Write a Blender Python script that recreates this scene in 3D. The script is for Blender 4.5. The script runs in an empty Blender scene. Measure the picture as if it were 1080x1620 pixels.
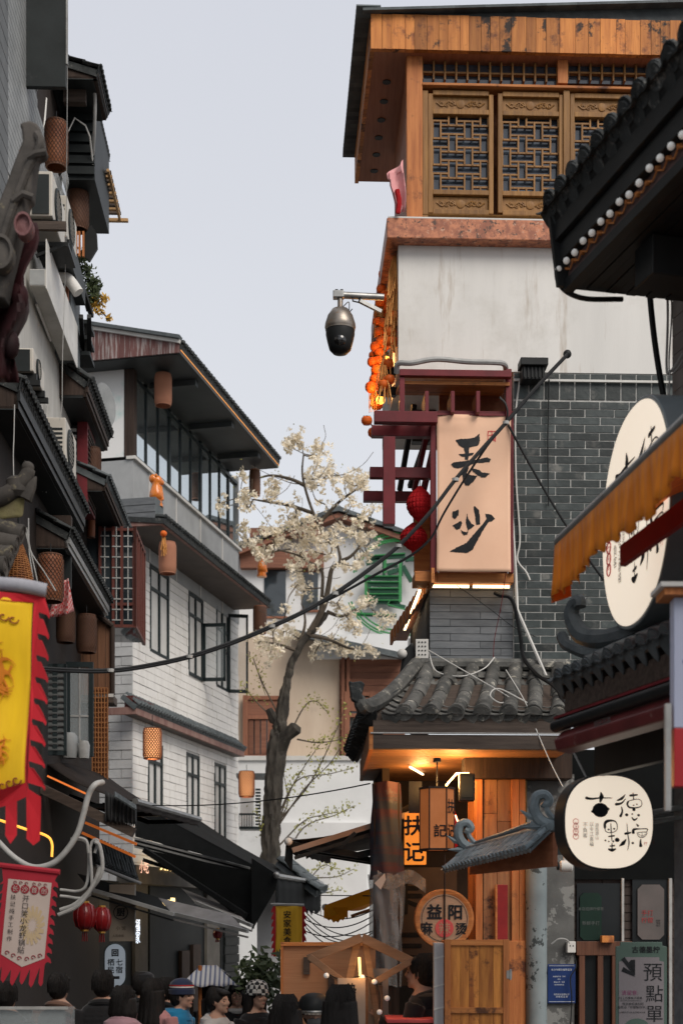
import bpy, bmesh, math, random
from mathutils import Vector, Matrix
random.seed(7)
sc = bpy.context.scene
C = sc.collection
R_ = math.radians

# ------------------------------------------------------------------ camera
F, CX, HY, ZC = 2300.0, 540.0, 1465.0, 2.1      # focal length and horizon in pixels of a 1080 x 1620 frame, eye height
cd = bpy.data.cameras.new('camera'); cam = bpy.data.objects.new('camera', cd); C.objects.link(cam)
cam.location = (0, 0, ZC); cam.rotation_euler = (R_(90), 0, 0)
cd.sensor_fit = 'HORIZONTAL'; cd.sensor_width = 24.0; cd.lens = 24.0 * F / 1080.0
cd.shift_x = 0.0; cd.shift_y = (HY - 810.0) / 1080.0
cd.clip_start = 0.1; cd.clip_end = 2000
cd.dof.use_dof = True; cd.dof.focus_distance = 13.0; cd.dof.aperture_fstop = 2.6
sc.camera = cam
# ------------------------------------------------------------------ sky and sun
SUN_EL, SUN_AZ = 44.0, 146.0            # degrees; azimuth clockwise from +Y (the view direction)
w = bpy.data.worlds.new('World'); sc.world = w; w.use_nodes = True
nt = w.node_tree; nt.nodes.clear()
def wn(t): return nt.nodes.new(t)
sky = wn('ShaderNodeTexSky'); sky.sky_type = 'NISHITA'; sky.sun_disc = False
sky.sun_elevation = R_(SUN_EL); sky.sun_rotation = R_(SUN_AZ); sky.dust_density = 6; sky.air_density = 1.2
tc = wn('ShaderNodeTexCoord'); sp = wn('ShaderNodeSeparateXYZ'); rp = wn('ShaderNodeValToRGB')
nt.links.new(tc.outputs['Generated'], sp.inputs[0]); nt.links.new(sp.outputs['Z'], rp.inputs[0])
rp.color_ramp.elements[0].color = (.78, .80, .83, 1); rp.color_ramp.elements[0].position = .02
rp.color_ramp.elements[1].color = (.62, .637, .695, 1); rp.color_ramp.elements[1].position = .55
sc1 = wn('ShaderNodeVectorMath'); sc1.operation = 'SCALE'; sc1.inputs['Scale'].default_value = 9.6
nt.links.new(rp.outputs[0], sc1.inputs[0])
mx = wn('ShaderNodeMix'); mx.data_type = 'RGBA'; mx.inputs['Factor'].default_value = .93      # closed, even cloud cover
cn = wn('ShaderNodeTexNoise'); cn.inputs['Scale'].default_value = 2.6; cn.inputs['Detail'].default_value = 4; cmr = wn('ShaderNodeMapRange'); cmr.inputs['To Min'].default_value = 9.25; cmr.inputs['To Max'].default_value = 9.95   # faint cloud texture
nt.links.new(tc.outputs['Generated'], cn.inputs['Vector']); nt.links.new(cn.outputs[0], cmr.inputs[0]); nt.links.new(cmr.outputs[0], sc1.inputs['Scale'])
nt.links.new(sky.outputs[0], mx.inputs[6]); nt.links.new(sc1.outputs[0], mx.inputs[7])
bg = wn('ShaderNodeBackground'); bg.inputs['Strength'].default_value = .069
nt.links.new(mx.outputs[2], bg.inputs[0]); wo = wn('ShaderNodeOutputWorld'); nt.links.new(bg.outputs[0], wo.inputs[0])
sl = bpy.data.lights.new('sun', 'SUN'); sl.energy = 1.5; sl.angle = R_(34); sl.color = (1, .93, .84)
so = bpy.data.objects.new('sun', sl); C.objects.link(so)
az, el = R_(SUN_AZ), R_(SUN_EL)
so.rotation_euler = Vector((-math.sin(az)*math.cos(el), -math.cos(az)*math.cos(el), -math.sin(el))).to_track_quat('-Z', 'Y').to_euler()
so.location = (0, 0, 30)
sc.view_settings.view_transform = 'Standard'; sc.view_settings.look = 'None'
sc.view_settings.exposure = 0.75; sc.view_settings.gamma = 1.0
sc.render.engine = 'CYCLES'
sc.cycles.use_denoising = True
sc.cycles.max_bounces = 8; sc.cycles.transparent_max_bounces = 12
sc.cycles.sample_clamp_indirect = 6

# ------------------------------------------------------------------ helpers
def P(px, py, d): return Vector(((px-CX)*d/F, d, ZC+(HY-py)*d/F))
def tag(o, label=None, cat=None, group=None, kind=None):
    if label: o['label'] = label
    if cat: o['category'] = cat
    if group: o['group'] = group
    if kind: o['kind'] = kind
    return o
class Fr:                                   # an upright frame: x along the face, y into it, z up
    def __init__(s, px, d, rot):
        s.o = Vector(((px-CX)*d/F, d)); s.r = R_(rot)
        s.u = Vector((math.cos(s.r), math.sin(s.r))); s.w = Vector((-math.sin(s.r), math.cos(s.r)))
    def at(s, px, py, off=0.0):             # point of the plane y=off seen at a pixel
        k = Vector(((px-CX)/F, 1.0)); d = (off + s.o.dot(s.w))/k.dot(s.w)
        return Vector(((k*d-s.o).dot(s.u), off, ZC+(HY-py)*d/F))
    def on(s, px, py, x):                   # point of the plane x seen at a pixel
        k = Vector(((px-CX)/F, 1.0)); d = (x + s.o.dot(s.u))/k.dot(s.u)
        return Vector((x, (k*d-s.o).dot(s.w), ZC+(HY-py)*d/F))
    def pd(s, px, py, d):                   # pixel and depth
        p = P(px, py, d); q = Vector((p.x, p.y))-s.o
        return Vector((q.dot(s.u), q.dot(s.w), p.z))
    def world(s, p): q = s.o+s.u*p[0]+s.w*p[1]; return Vector((q.x, q.y, p[2]))
    def root(s, name, label, cat, group=None):
        e = bpy.data.objects.new(name, None); C.objects.link(e); e.empty_display_size = .1
        e.location = (s.o.x, s.o.y, 0); e.rotation_euler = (0, 0, s.r)
        return tag(e, label, cat, group)
def empty(name, loc, label=None, cat=None, group=None, rz=0):
    e = bpy.data.objects.new(name, None); C.objects.link(e); e.empty_display_size = .1
    e.location = loc; e.rotation_euler = (0, 0, rz); return tag(e, label, cat, group)
class MB:
    def __init__(s): s.v = []; s.f = []; s.m = []
    def add(s, v, f, m=0):
        b = len(s.v); s.v += [tuple(p) for p in v]; s.f += [[i+b for i in q] for q in f]; s.m += [m]*len(f); return s
    def hexa(s, p, m=0): return s.add(p, [(0,3,2,1),(4,5,6,7),(0,1,5,4),(1,2,6,5),(2,3,7,6),(3,0,4,7)], m)
    def box(s, x0, x1, y0, y1, z0, z1, m=0):
        x0, x1 = min(x0,x1), max(x0,x1); y0, y1 = min(y0,y1), max(y0,y1); z0, z1 = min(z0,z1), max(z0,z1)
        return s.hexa([(x0,y0,z0),(x1,y0,z0),(x1,y1,z0),(x0,y1,z0),(x0,y0,z1),(x1,y0,z1),(x1,y1,z1),(x0,y1,z1)], m)
    def bar(s, p, q, w, h, up=(0,0,1), m=0):
        p, q = Vector(p), Vector(q); t = (q-p).normalized(); up = Vector(up)
        if abs(t.dot(up)) > .98: up = Vector((0,1,0))
        a = t.cross(up).normalized()*w/2; b = a.cross(t).normalized()*h/2
        return s.hexa([p-a-b, p+a-b, q+a-b, q-a-b, p-a+b, p+a+b, q+a+b, q-a+b], m)
    def tube(s, pts, r, n=8, m=0, cap=True):
        pts = [Vector(p) for p in pts]; k = len(pts); rs = r if isinstance(r, (list, tuple)) else [r]*k
        V = []; up = Vector((.13, .21, .97)); pa = None
        for i, p in enumerate(pts):
            t = (pts[min(i+1,k-1)]-pts[max(i-1,0)]).normalized()
            a = t.cross(up) if pa is None else pa - t*pa.dot(t)
            if a.length < 1e-5: a = t.cross(Vector((1,0,0)))
            a.normalize(); pa = a; b = t.cross(a)
            V += [p+(a*math.cos(2*math.pi*j/n)+b*math.sin(2*math.pi*j/n))*rs[i] for j in range(n)]
        Fc = [(i*n+j, i*n+(j+1)%n, (i+1)*n+(j+1)%n, (i+1)*n+j) for i in range(k-1) for j in range(n)]
        if cap: Fc += [tuple(range(n))[::-1], tuple((k-1)*n+j for j in range(n))]
        return s.add(V, Fc, m)
    def lathe(s, prof, n=16, c=(0,0,0), m=0, sx=1, sy=1, close=True):
        c = Vector(c); k = len(prof)
        V = [c+Vector((r*sx*math.cos(2*math.pi*j/n), r*sy*math.sin(2*math.pi*j/n), z)) for r, z in prof for j in range(n)]
        Fc = [(i*n+j, i*n+(j+1)%n, (i+1)*n+(j+1)%n, (i+1)*n+j) for i in range(k-1) for j in range(n)]
        if close: Fc += [tuple(range(n))[::-1], tuple((k-1)*n+j for j in range(n))]
        return s.add(V, Fc, m)
    def prism(s, poly, y0, y1, m=0, ax='xz'):
        n = len(poly)
        g = (lambda a, b, y: (a, y, b)) if ax == 'xz' else ((lambda a, b, y: (y, a, b)) if ax == 'yz' else (lambda a, b, y: (a, b, y)))
        V = [g(a, b, y0) for a, b in poly]+[g(a, b, y1) for a, b in poly]
        return s.add(V, [tuple(range(n)), tuple(range(2*n-1, n-1, -1))]+[(i, n+i, n+(i+1)%n, (i+1)%n) for i in range(n)], m)
    def sheet(s, grid, m=0):
        a, b = len(grid), len(grid[0])
        return s.add([p for r in grid for p in r], [(i*b+j, i*b+j+1, (i+1)*b+j+1, (i+1)*b+j) for i in range(a-1) for j in range(b-1)], m)
    def ball(s, c, r, n=10, k=6, m=0, sz=1.0):
        pr = [(r*math.sin(math.pi*(i+.02)/(k+.04)), -r*sz*math.cos(math.pi*(i+.02)/(k+.04))) for i in range(k+1)]
        return s.lathe(pr, n, c, m)
    def mesh(s, name, mats, smooth=False, ang=40):
        me = bpy.data.meshes.new(name); me.from_pydata(s.v, [], s.f)
        for m in (mats if isinstance(mats, (list, tuple)) else [mats]): me.materials.append(m)
        if any(s.m): me.polygons.foreach_set('material_index', s.m)
        bm = bmesh.new(); bm.from_mesh(me); bmesh.ops.recalc_face_normals(bm, faces=bm.faces[:]); bm.to_mesh(me); bm.free()
        if smooth:
            me.polygons.foreach_set('use_smooth', [True]*len(me.polygons)); me.set_sharp_from_angle(angle=R_(ang))
        me.update(); return me
    def build(s, name, mats, parent=None, smooth=False, bevel=0, kind=None, solid=0, ang=40):
        o = bpy.data.objects.new(name, s.mesh(name, mats, smooth, ang)); C.objects.link(o)
        if parent: o.parent = parent
        if solid:
            q = o.modifiers.new('t', 'SOLIDIFY'); q.thickness = solid; q.offset = 0
        if bevel:
            q = o.modifiers.new('b', 'BEVEL'); q.width = bevel; q.segments = 2; q.limit_method = 'ANGLE'; q.angle_limit = R_(35)
        if kind: o['kind'] = kind
        return o
def put(name, me, parent, mat=None, label=None):
    o = bpy.data.objects.new(name, me); C.objects.link(o)
    if parent: o.parent = parent
    if mat is not None: o.matrix_local = mat
    return o
_uc = {}
def unit_cube(m, bev=.0):
    if m.name not in _uc:
        b = MB().box(-.5,.5,-.5,.5,-.5,.5); _uc[m.name] = b.mesh('block', m)
    return _uc[m.name]
def blk(name, m, parent, x0, x1, y0, y1, z0, z1):       # a box that shares one mesh
    o = put(name, unit_cube(m), parent)
    o.location = ((x0+x1)/2, (y0+y1)/2, (z0+z1)/2); o.scale = (max(abs(x1-x0),1e-4), max(abs(y1-y0),1e-4), max(abs(z1-z0),1e-4)); return o
def bx(name, m, parent, x0, x1, y0, y1, z0, z1, bevel=0):
    return MB().box(x0,x1,y0,y1,z0,z1).build(name, m, parent, bevel=bevel)
def basis(o, x, y, z): return Matrix(((x[0],y[0],z[0],o[0]),(x[1],y[1],z[1],o[1]),(x[2],y[2],z[2],o[2]),(0,0,0,1)))
def lerp(a, b, t): return a+(b-a)*t
def sag(a, b, s, n=16):
    a, b = Vector(a), Vector(b); return [a.lerp(b, i/n)-Vector((0,0,s*4*(i/n)*(1-i/n))) for i in range(n+1)]
def smooth_pts(pts, n=6):                    # Catmull-Rom through points
    pts = [Vector(p) for p in pts]; q = [pts[0]*2-pts[1]]+pts+[pts[-1]*2-pts[-2]]; out = []
    for i in range(1, len(q)-2):
        for j in range(n):
            t = j/n; a, b, c, d = q[i-1], q[i], q[i+1], q[i+2]
            out.append(.5*((2*b)+(c-a)*t+(2*a-5*b+4*c-d)*t*t+(3*b-a-3*c+d)*t**3))
    return out+[pts[-1]]
def text(body, size, m, parent, loc, name='lettering', bold=0.0, line=1.0, rot=(90,0,0), sx=1, sp=1.0):
    c = bpy.data.curves.new('t', 'FONT'); c.body = body; c.size = size; c.align_x = 'CENTER'; c.align_y = 'CENTER'
    c.space_line = line; c.space_character = sp; c.resolution_u = 3
    t = bpy.data.objects.new('t', c); C.objects.link(t)
    bpy.context.view_layer.update()
    me = bpy.data.meshes.new_from_object(t.evaluated_get(bpy.context.evaluated_depsgraph_get()))
    bpy.data.objects.remove(t); me.name = name; me.materials.clear(); me.materials.append(m)
    # centre on the drawn outline
    xs = [v.co.x for v in me.vertices]; ys = [v.co.y for v in me.vertices]
    if xs: me.transform(Matrix.Translation((-(min(xs)+max(xs))/2, -(min(ys)+max(ys))/2, 0)))
    if bold:                                 # heavier strokes: the outline repeated with small shifts
        V = [v.co.copy() for v in me.vertices]; Fc = [tuple(p.vertices) for p in me.polygons]; b = MB(); k = bold*size*1.6
        for q, (dx, dy) in enumerate(((0,0),(k,0),(-k,0),(0,k),(0,-k),(k*.7,k*.7),(-k*.7,-k*.7),(k*.7,-k*.7),(-k*.7,k*.7))): b.add([(v.x+dx, v.y+dy, q*.00015) for v in V], Fc)
        me = b.mesh(name, m)
    o = put(name, me, parent); o.location = loc; o.rotation_euler = [R_(a) for a in rot]; o.scale = (sx, 1, 1); return o

# ------------------------------------------------------------------ materials
def M(name, col, col2=None, rough=.7, scale=4.0, st=(1,1,1), lo=.35, hi=.65, bump=0.0, bs=40.0, metal=0.0, rnd=.0, spot=None, spot2=None,
      emis=None, es=0.0, trans=0.0, alpha=1.0, spec=.28, transl=0.0, sheen=0.0, coat=0, detail=6, brick=None):
    m = bpy.data.materials.new(name); m.use_nodes = True; n = m.node_tree.nodes; L = m.node_tree.links
    b = n['Principled BSDF']; b.inputs['Roughness'].default_value = rough; b.inputs['Metallic'].default_value = metal
    b.inputs['Specular IOR Level'].default_value = spec*(.75 if max(col) < .06 and spec < .5 else 1)
    if coat: b.inputs['Coat Weight'].default_value = coat
    if sheen: b.inputs['Sheen Weight'].default_value = sheen
    g = n.new('ShaderNodeNewGeometry'); oi = n.new('ShaderNodeObjectInfo')
    sv = n.new('ShaderNodeVectorMath'); sv.operation = 'SCALE'; sv.inputs[0].default_value = (13.7, 29.3, 7.9); L.new(oi.outputs['Random'], sv.inputs['Scale'])
    ad = n.new('ShaderNodeVectorMath'); ad.operation = 'ADD'; L.new(g.outputs['Position'], ad.inputs[0])
    if rnd: L.new(sv.outputs[0], ad.inputs[1])
    mp = n.new('ShaderNodeMapping'); mp.inputs['Scale'].default_value = st; L.new(ad.outputs[0], mp.inputs[0])
    def noise(s, src=mp, det=detail, ro=.6):
        q = n.new('ShaderNodeTexNoise'); q.inputs['Scale'].default_value = s; q.inputs['Detail'].default_value = det; q.inputs['Roughness'].default_value = ro
        L.new(src.outputs[0], q.inputs['Vector']); return q
    def ramp(src, a, c):
        q = n.new('ShaderNodeMapRange'); q.inputs['From Min'].default_value = a; q.inputs['From Max'].default_value = c; L.new(src, q.inputs['Value']); return q.outputs[0]
    def mix(f, A, B):
        q = n.new('ShaderNodeMix'); q.data_type = 'RGBA'
        if isinstance(f, float): q.inputs[0].default_value = f
        else: L.new(f, q.inputs[0])
        for i, c in ((6, A), (7, B)):
            if isinstance(c, (tuple, list)): q.inputs[i].default_value = (*c[:3], 1)
            else: L.new(c, q.inputs[i])
        return q.outputs[2]
    if col2 is None: col2 = tuple(c*.72 for c in col)
    out = mix(ramp(noise(scale).outputs[0], lo, hi), col, col2)
    if spot: out = mix(ramp(noise(spot[1], ad, 5, .7).outputs[0], spot[2], spot[2]+spot[3]), out, spot[0])
    if spot2: out = mix(ramp(noise(spot2[1], mp if len(spot2) > 4 else ad, 5, .7).outputs[0], spot2[2], spot2[2]+spot2[3]), out, spot2[0])
    if rnd:
        hs = n.new('ShaderNodeHueSaturation'); mr = n.new('ShaderNodeMapRange'); mr.inputs['To Min'].default_value = 1-rnd; mr.inputs['To Max'].default_value = 1+rnd
        L.new(oi.outputs['Random'], mr.inputs[0]); L.new(mr.outputs[0], hs.inputs['Value']); L.new(out, hs.inputs['Color']); out = hs.outputs[0]
    L.new(out, b.inputs['Base Color'])
    if transl:                               # thin cloth, paper and petals let light through
        tb_ = n.new('ShaderNodeBsdfTranslucent'); ms = n.new('ShaderNodeMixShader'); ms.inputs[0].default_value = transl; L.new(out, tb_.inputs[0])
        L.new(b.outputs[0], ms.inputs[1]); L.new(tb_.outputs[0], ms.inputs[2]); L.new(ms.outputs[0], n['Material Output'].inputs[0])
    if bump:
        bp = n.new('ShaderNodeBump'); bp.inputs['Strength'].default_value = bump; bp.inputs['Distance'].default_value = .01
        L.new(noise(bs, mp, 4).outputs[0], bp.inputs['Height']); L.new(bp.outputs[0], b.inputs['Normal'])
    if emis:
        b.inputs['Emission Color'].default_value = (*emis, 1); b.inputs['Emission Strength'].default_value = es
    if trans: b.inputs['Transmission Weight'].default_value = trans
    if alpha < 1: b.inputs['Alpha'].default_value = alpha
    return m
def grain(ax, k=14): return tuple(1.0 if a == ax else k for a in 'xyz')
def wood(name, a, b, ax='z', rough=.6, spot=None, rnd=.14, scale=2.2, bump=.3, k=14, **kw):
    return M(name, a, b, rough, scale, grain(ax, k), .3, .7, bump, 6, rnd=rnd, spot=spot, **kw)
def glow(name, col, s, emis=None):
    return M(name, col, tuple(c*.94 for c in col), rough=.6, scale=2, emis=emis or col, es=s)

m_plaster = M('stained_plaster', (.74,.725,.695), (.64,.63,.605), .85, .9, spot=((.55,.53,.49), 1.7, .50, .3), spot2=((.40,.33,.26), 2.6, .58, .2, 1), st=(2.4,2.4,.28), bump=.1, bs=60)
m_brick = M('dark_glazed_brick', (.055,.066,.066), (.030,.038,.038), .38, 6, rnd=.45, bump=.2, bs=30, spot=((.14,.14,.13), 5, .585, .12))
m_brick2 = M('grey_brick', (.17,.18,.19), (.12,.13,.14), .75, 6, rnd=.18, bump=.2, bs=30, st=(1,1,4))
m_mortar = M('mortar', (.58,.575,.545), (.36,.36,.345), .9, 12, bump=.2)
m_mortar_d = M('dark_mortar', (.17,.175,.18), (.11,.115,.12), .9, 12, bump=.2)
m_wood_o = wood('orange_planks', (.62,.24,.06), (.36,.12,.03), 'z', .6, spot=((.03,.017,.012), 3.4, .575, .05), rnd=.36, spot2=((.20,.068,.026), 6, .54, .12))
m_wood_ox = wood('orange_beam', (.56,.22,.065), (.34,.115,.035), 'x', .6, spot=((.10,.04,.02), 4, .58, .1), rnd=.15)
m_wood_oz = wood('orange_post', (.58,.22,.07), (.34,.11,.035), 'z', .6, spot=((.12,.045,.025), 4, .56, .1), rnd=.15)
m_wood_w = wood('walnut_frame', (.31,.155,.045), (.17,.08,.024), 'z', .5, rnd=.15)
m_wood_s = wood('soffit_wood', (.40,.16,.085), (.27,.10,.05), 'y', .6, rnd=.1)
m_wood_d = wood('dark_timber', (.055,.036,.028), (.028,.019,.015), 'z', .7, rnd=.15)
m_wood_dx = wood('dark_board', (.10,.075,.06), (.045,.033,.027), 'x', .7, rnd=.15)
m_granite = M('red_granite', (.56,.22,.115), (.30,.11,.065), .45, 16, lo=.4, hi=.6, spot=((.10,.055,.04), 24, .56, .06), spot2=((.55,.32,.22), 30, .6, .05))
m_tile = M('clay_tile', (.135,.132,.122), (.065,.066,.063), .75, 9, rnd=.35, bump=.5, bs=35, spot=((.36,.34,.29), 13, .585, .08))
m_tile_s = M('blue_slate_tile', (.26,.31,.33), (.15,.185,.20), .55, 9, rnd=.25, bump=.3, bs=35)
m_tile_d = M('black_tile', (.042,.046,.046), (.02,.023,.024), .65, 9, rnd=.4, bump=.6, bs=35, spot=((.13,.128,.12), 16, .575, .1))
m_tile_g = M('slate_tile', (.10,.115,.12), (.06,.07,.075), .6, 9, rnd=.25, bump=.3, bs=35)
m_red = M('maroon_paint', (.165,.018,.024), (.11,.014,.018), .45, 5, bump=.05, spot=((.28,.15,.13), 30, .72, .05))
m_black = M('black_metal', (.017,.0185,.019), (.011,.012,.0125), .5, 5, bump=.05, spec=.3)
m_dark = M('dark_panel', (.02,.025,.026), (.013,.0165,.017), .55, 3, bump=.08, spot=((.032,.036,.037), 5, .62, .15), spec=.3)
m_rubber = M('black_rubber', (.012,.013,.014), (.008,.008,.009), .5, 9, spec=.3)
m_white = M('white_paint', (.66,.65,.62), (.54,.53,.50), .6, 3, spot=((.36,.33,.29), 5, .62, .2))
m_cream = M('cream_plaster', (.62,.51,.40), (.54,.43,.33), .85, 1.5, st=(2,2,.5), bump=.08, spot=((.42,.34,.27), 1.4, .6, .2))
m_steel = M('dull_steel', (.36,.36,.35), (.25,.25,.24), .42, 9, metal=.75, spot=((.22,.16,.11), 10, .6, .1))
m_pipe = M('grey_pipe', (.42,.42,.41), (.30,.30,.29), .5, 9)
m_ink = M('black_ink', (.010,.011,.013), (.018,.02,.023), .6, 20)
m_glass = M('window_glass', (.03,.04,.047), (.02,.028,.034), .05, 2, spec=.9, bump=.01, bs=2)
m_glass_b = M('sky_tinted_glass', (.055,.072,.095), (.04,.052,.07), .05, 2, spec=.9)  # blue-grey sky reflection is put into the pane colour
m_pitch = M('pitch_black_board', (.006,.007,.007), (.004,.0045,.005), .7, 4, spec=.1)
m_glass_d = M('dim_shop_glass', (.014,.016,.017), (.009,.011,.012), .08, 2, spec=.3)
m_glass_c = M('clear_pane', (.5,.56,.58), (.45,.5,.52), .05, 2, trans=.0, alpha=.32, spec=.8)
# ------------------------------------------------------------------ the ground
m_ground = M('ground_earth', (.16,.15,.14), (.11,.105,.10), .9, .8, bump=.2)
m_street = M('paving', (.17,.165,.16), (.11,.108,.105), .75, 3, bump=.2)
g = MB().sheet([[(-600,-300,0),(600,-300,0)],[(-600,900,0),(600,900,0)]]).build('ground', m_ground); tag(g, kind='structure')
g = MB().sheet([[(-3.6,-6,.004),(3.2,-6,.004)],[(-3.6,60,.004),(3.2,60,.004)]]).build('street', m_street); tag(g, kind='structure')
# ------------------------------------------------------------------ shared builders
def rc(fr, a, b, c, d, off=0.0):
    p, q = fr.at(a, b, off), fr.at(c, d, off); return min(p.x,q.x), max(p.x,q.x), min(p.z,q.z), max(p.z,q.z)
def rbox(name, m, parent, fr, a, b, c, d, y0, y1, bevel=.004):
    x0, x1, z0, z1 = rc(fr, a, b, c, d, min(y0, y1)); return bx(name, m, parent, x0, x1, y0, y1, z0, z1, bevel)
def rblk(name, m, parent, fr, a, b, c, d, y0, y1):
    x0, x1, z0, z1 = rc(fr, a, b, c, d, min(y0, y1)); return blk(name, m, parent, x0, x1, y0, y1, z0, z1)
_tm = {}
def tile_meshes(m):
    if m.name in _tm: return _tm[m.name]
    n = 7; h = MB(); V = []
    for y, r in ((0,.93),(1,1.0)):
        V += [(r*math.cos(math.pi*j/n), y, r*math.sin(math.pi*j/n)) for j in range(n+1)]
    Fc = [(j, j+1, n+2+j, n+1+j) for j in range(n)]+[tuple(range(n+1)), tuple(range(2*n+1, n, -1)), (0, n, 2*n+1, n+1)]
    h.add(V, Fc); barrel = h.mesh('tile', m, True, 50)
    k = 6; p = MB(); V = []
    for y, zz in ((0,-.08),(1,.34)):
        for th in (0, -.16):
            V += [(-1+2*j/k, y, zz+th+.45*(abs(-1+2*j/k)**2)) for j in range(k+1)]
    r = k+1; Fc = [(j, j+1, 2*r+j+1, 2*r+j) for j in range(k)]+[(r+j, 3*r+j, 3*r+j+1, r+j+1) for j in range(k)]+[(2*r+j, 2*r+j+1, 3*r+j+1, 3*r+j) for j in range(k)]+[(0,2*r,3*r,r),(k,r+k,3*r+k,2*r+k)]
    p.add(V, Fc); pan = p.mesh('pan_tile', m, True, 50)
    d = MB()                                  # round end with raised rim and boss, facing +y
    pr = [(1.0,-.25),(1.0,.12),(.8,.12),(.72,.03),(.42,.03),(.32,.12),(.02,.14)]
    d.lathe(pr, 14); d.v = [(x, z, y) for x, y, z in d.v]; end = d.mesh('tile_end', m, True, 40)
    q = MB(); pl = [(-1,.3),(-.85,-.35),(-.45,-.85),(0,-1.1),(.45,-.85),(.85,-.35),(1,.3),(.5,.08),(0,0),(-.5,.08)]
    q.prism(pl, -.1, .1); drip = q.mesh('drip_tile', m)
    _tm[m.name] = (barrel, pan, end, drip); return _tm[m.name]
def tile_roof(root, r0, r1, e0, e1, ncol, nseg, rad, m, pans=5, sagz=0.0, ends=True, drips=True, deck=None, i0=0, dripk=1.0, dt=1.0, joined=False):
    r0, r1, e0, e1 = map(Vector, (r0, r1, e0, e1)); B, PN, EN, DR = tile_meshes(m)
    side = (e1-e0).normalized(); up = Vector((0,0,1))
    def pt(t, s): return r0.lerp(r1, t).lerp(e0.lerp(e1, t), s)-up*(sagz*math.sin(math.pi*s))
    acc = MB()
    def emit(nm, me, mt):
        if joined:
            acc.add([mt @ v.co for v in me.vertices], [tuple(p.vertices) for p in me.polygons])
        else: put(nm, me, root, mt)
    nn = None
    for i in range(ncol):
        t = (i+.5)/ncol
        for j in range(nseg):
            p, q = pt(t, j/nseg), pt(t, (j+1)/nseg); y = (q-p).normalized(); z = side.cross(y).normalized()
            if z.z < 0: z = -z
            x = y.cross(z); L = (q-p).length*1.08; rr = rad*(1+.08*random.uniform(-1,1))
            x = x+y*random.uniform(-.07,.07); p = p+x*random.uniform(-.06,.06)*rad+z*random.uniform(-.05,.05)*rad
            emit('tile', B, basis(p+z*(rad*.35), x*rr, y*L, z*rr)); nn = z
        if ends: emit('tile_end', EN, basis(pt(t,1.0)+z*rad*.5, x*rad*1.08, y*rad*.9, z*rad*1.08))
    wd = (e1-e0).length/ncol*.5
    if pans:
        for i in range(ncol+1):
            t = min(max(i/ncol, .0), 1.0)
            for j in range(pans):
                p, q = pt(t, j/pans), pt(t, (j+1)/pans); y = (q-p).normalized(); z = side.cross(y).normalized()
                if z.z < 0: z = -z
                x = y.cross(z); emit('pan_tile', PN, basis(p+z*rad*.06, x*wd*.72, y*(q-p).length*1.15, z*rad*.8))
            if drips: emit('drip_tile', DR, basis(pt(t,1.0)+z*rad*.1, x*wd*.8, (y*.85-up*.3)*rad*.9, (up*.9+y*.25)*rad*1.45*dripk))
    if joined: acc.build('tiles', m, root, True, kind='stuff')
    if deck is not None:
        a, b, c, d = pt(0,0), pt(1,0), pt(1,1), pt(0,1); o = -nn*.05*dt
        MB().hexa([a+o*1.8, b+o*1.8, c+o*1.8, d+o*1.8, a+o*.3, b+o*.3, c+o*.3, d+o*.3]).build('roof_deck', deck, root)
def spiral(c, u, v, r, turns=1.25, a0=0.0, n=18, shrink=.35):
    c, u, v = Vector(c), Vector(u), Vector(v)
    return [c+(u*math.cos(a0+2*math.pi*turns*i/n)+v*math.sin(a0+2*math.pi*turns*i/n))*r*lerp(1, shrink, i/n) for i in range(n+1)]
def lantern(px, py, d, wpx, hpx, label, m_skin, m_cap, lit=0.0, netr=.003, group='basket lanterns', ends=True, hang=None, name='lantern', taper=.86, rail=9, net=None):
    s = d/F; p = P(px, py, d); r = wpx*s/2; h = hpx*s
    e = empty(name, p-Vector((0,0,h/2)), label, 'lantern', group, rz=random.uniform(0,1))
    pr = [(r*taper,0),(r*.97,h*.07),(r,h*.2),(r,h*.8),(r*.97,h*.93),(r*taper,h)]
    MB().lathe(pr, 18, close=False).build('shade', m_skin, e, True)
    for z in (0, h):
        MB().lathe([(r*taper-.008,z-.008),(r*taper+.006,z-.008),(r*taper+.006,z+.008),(r*taper-.008,z+.008),(r*taper-.008,z-.008)], 18, close=False).build('rim', m_cap, e, True)
    MB().lathe([(r*taper*.98,h*.985),(.012,h*1.0),(.01,h*1.03)], 14).build('cap', m_cap, e, True)
    if net:                                    # woven outer basket, open diamonds
        b = MB(); k = 20; q = 18
        for sgn in (1,-1):
            for j in range(k):
                pts = []
                for i in range(q+1):
                    z = h*i/q; rr = r*1.03 if .08 < i/q < .92 else r*.95; a = 2*math.pi*j/k+sgn*i/q*2.6
                    pts.append((rr*math.cos(a), rr*math.sin(a), z))
                b.tube(pts, netr, 4)
        b.build('basket', net, e)
    hg = hang if hang else .12
    MB().tube([(0,0,h),(0,0,h+hg)], .005, 5).build('hanging_wire', m_black, e)
    if lit:
        l = bpy.data.lights.new('lantern_bulb', 'POINT'); l.energy = lit; l.color = (1,.62,.28); l.shadow_soft_size = .05
        lo = bpy.data.objects.new('bulb_light', l); C.objects.link(lo); lo.parent = e; lo.location = (0,0,h*.45)
    return e
def line_thing(name, label, cat, pts, r, m, group=None, n=6):
    b = MB().tube(pts, r, n).build(name, m, None, True); return tag(b, label, cat, group)
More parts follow.
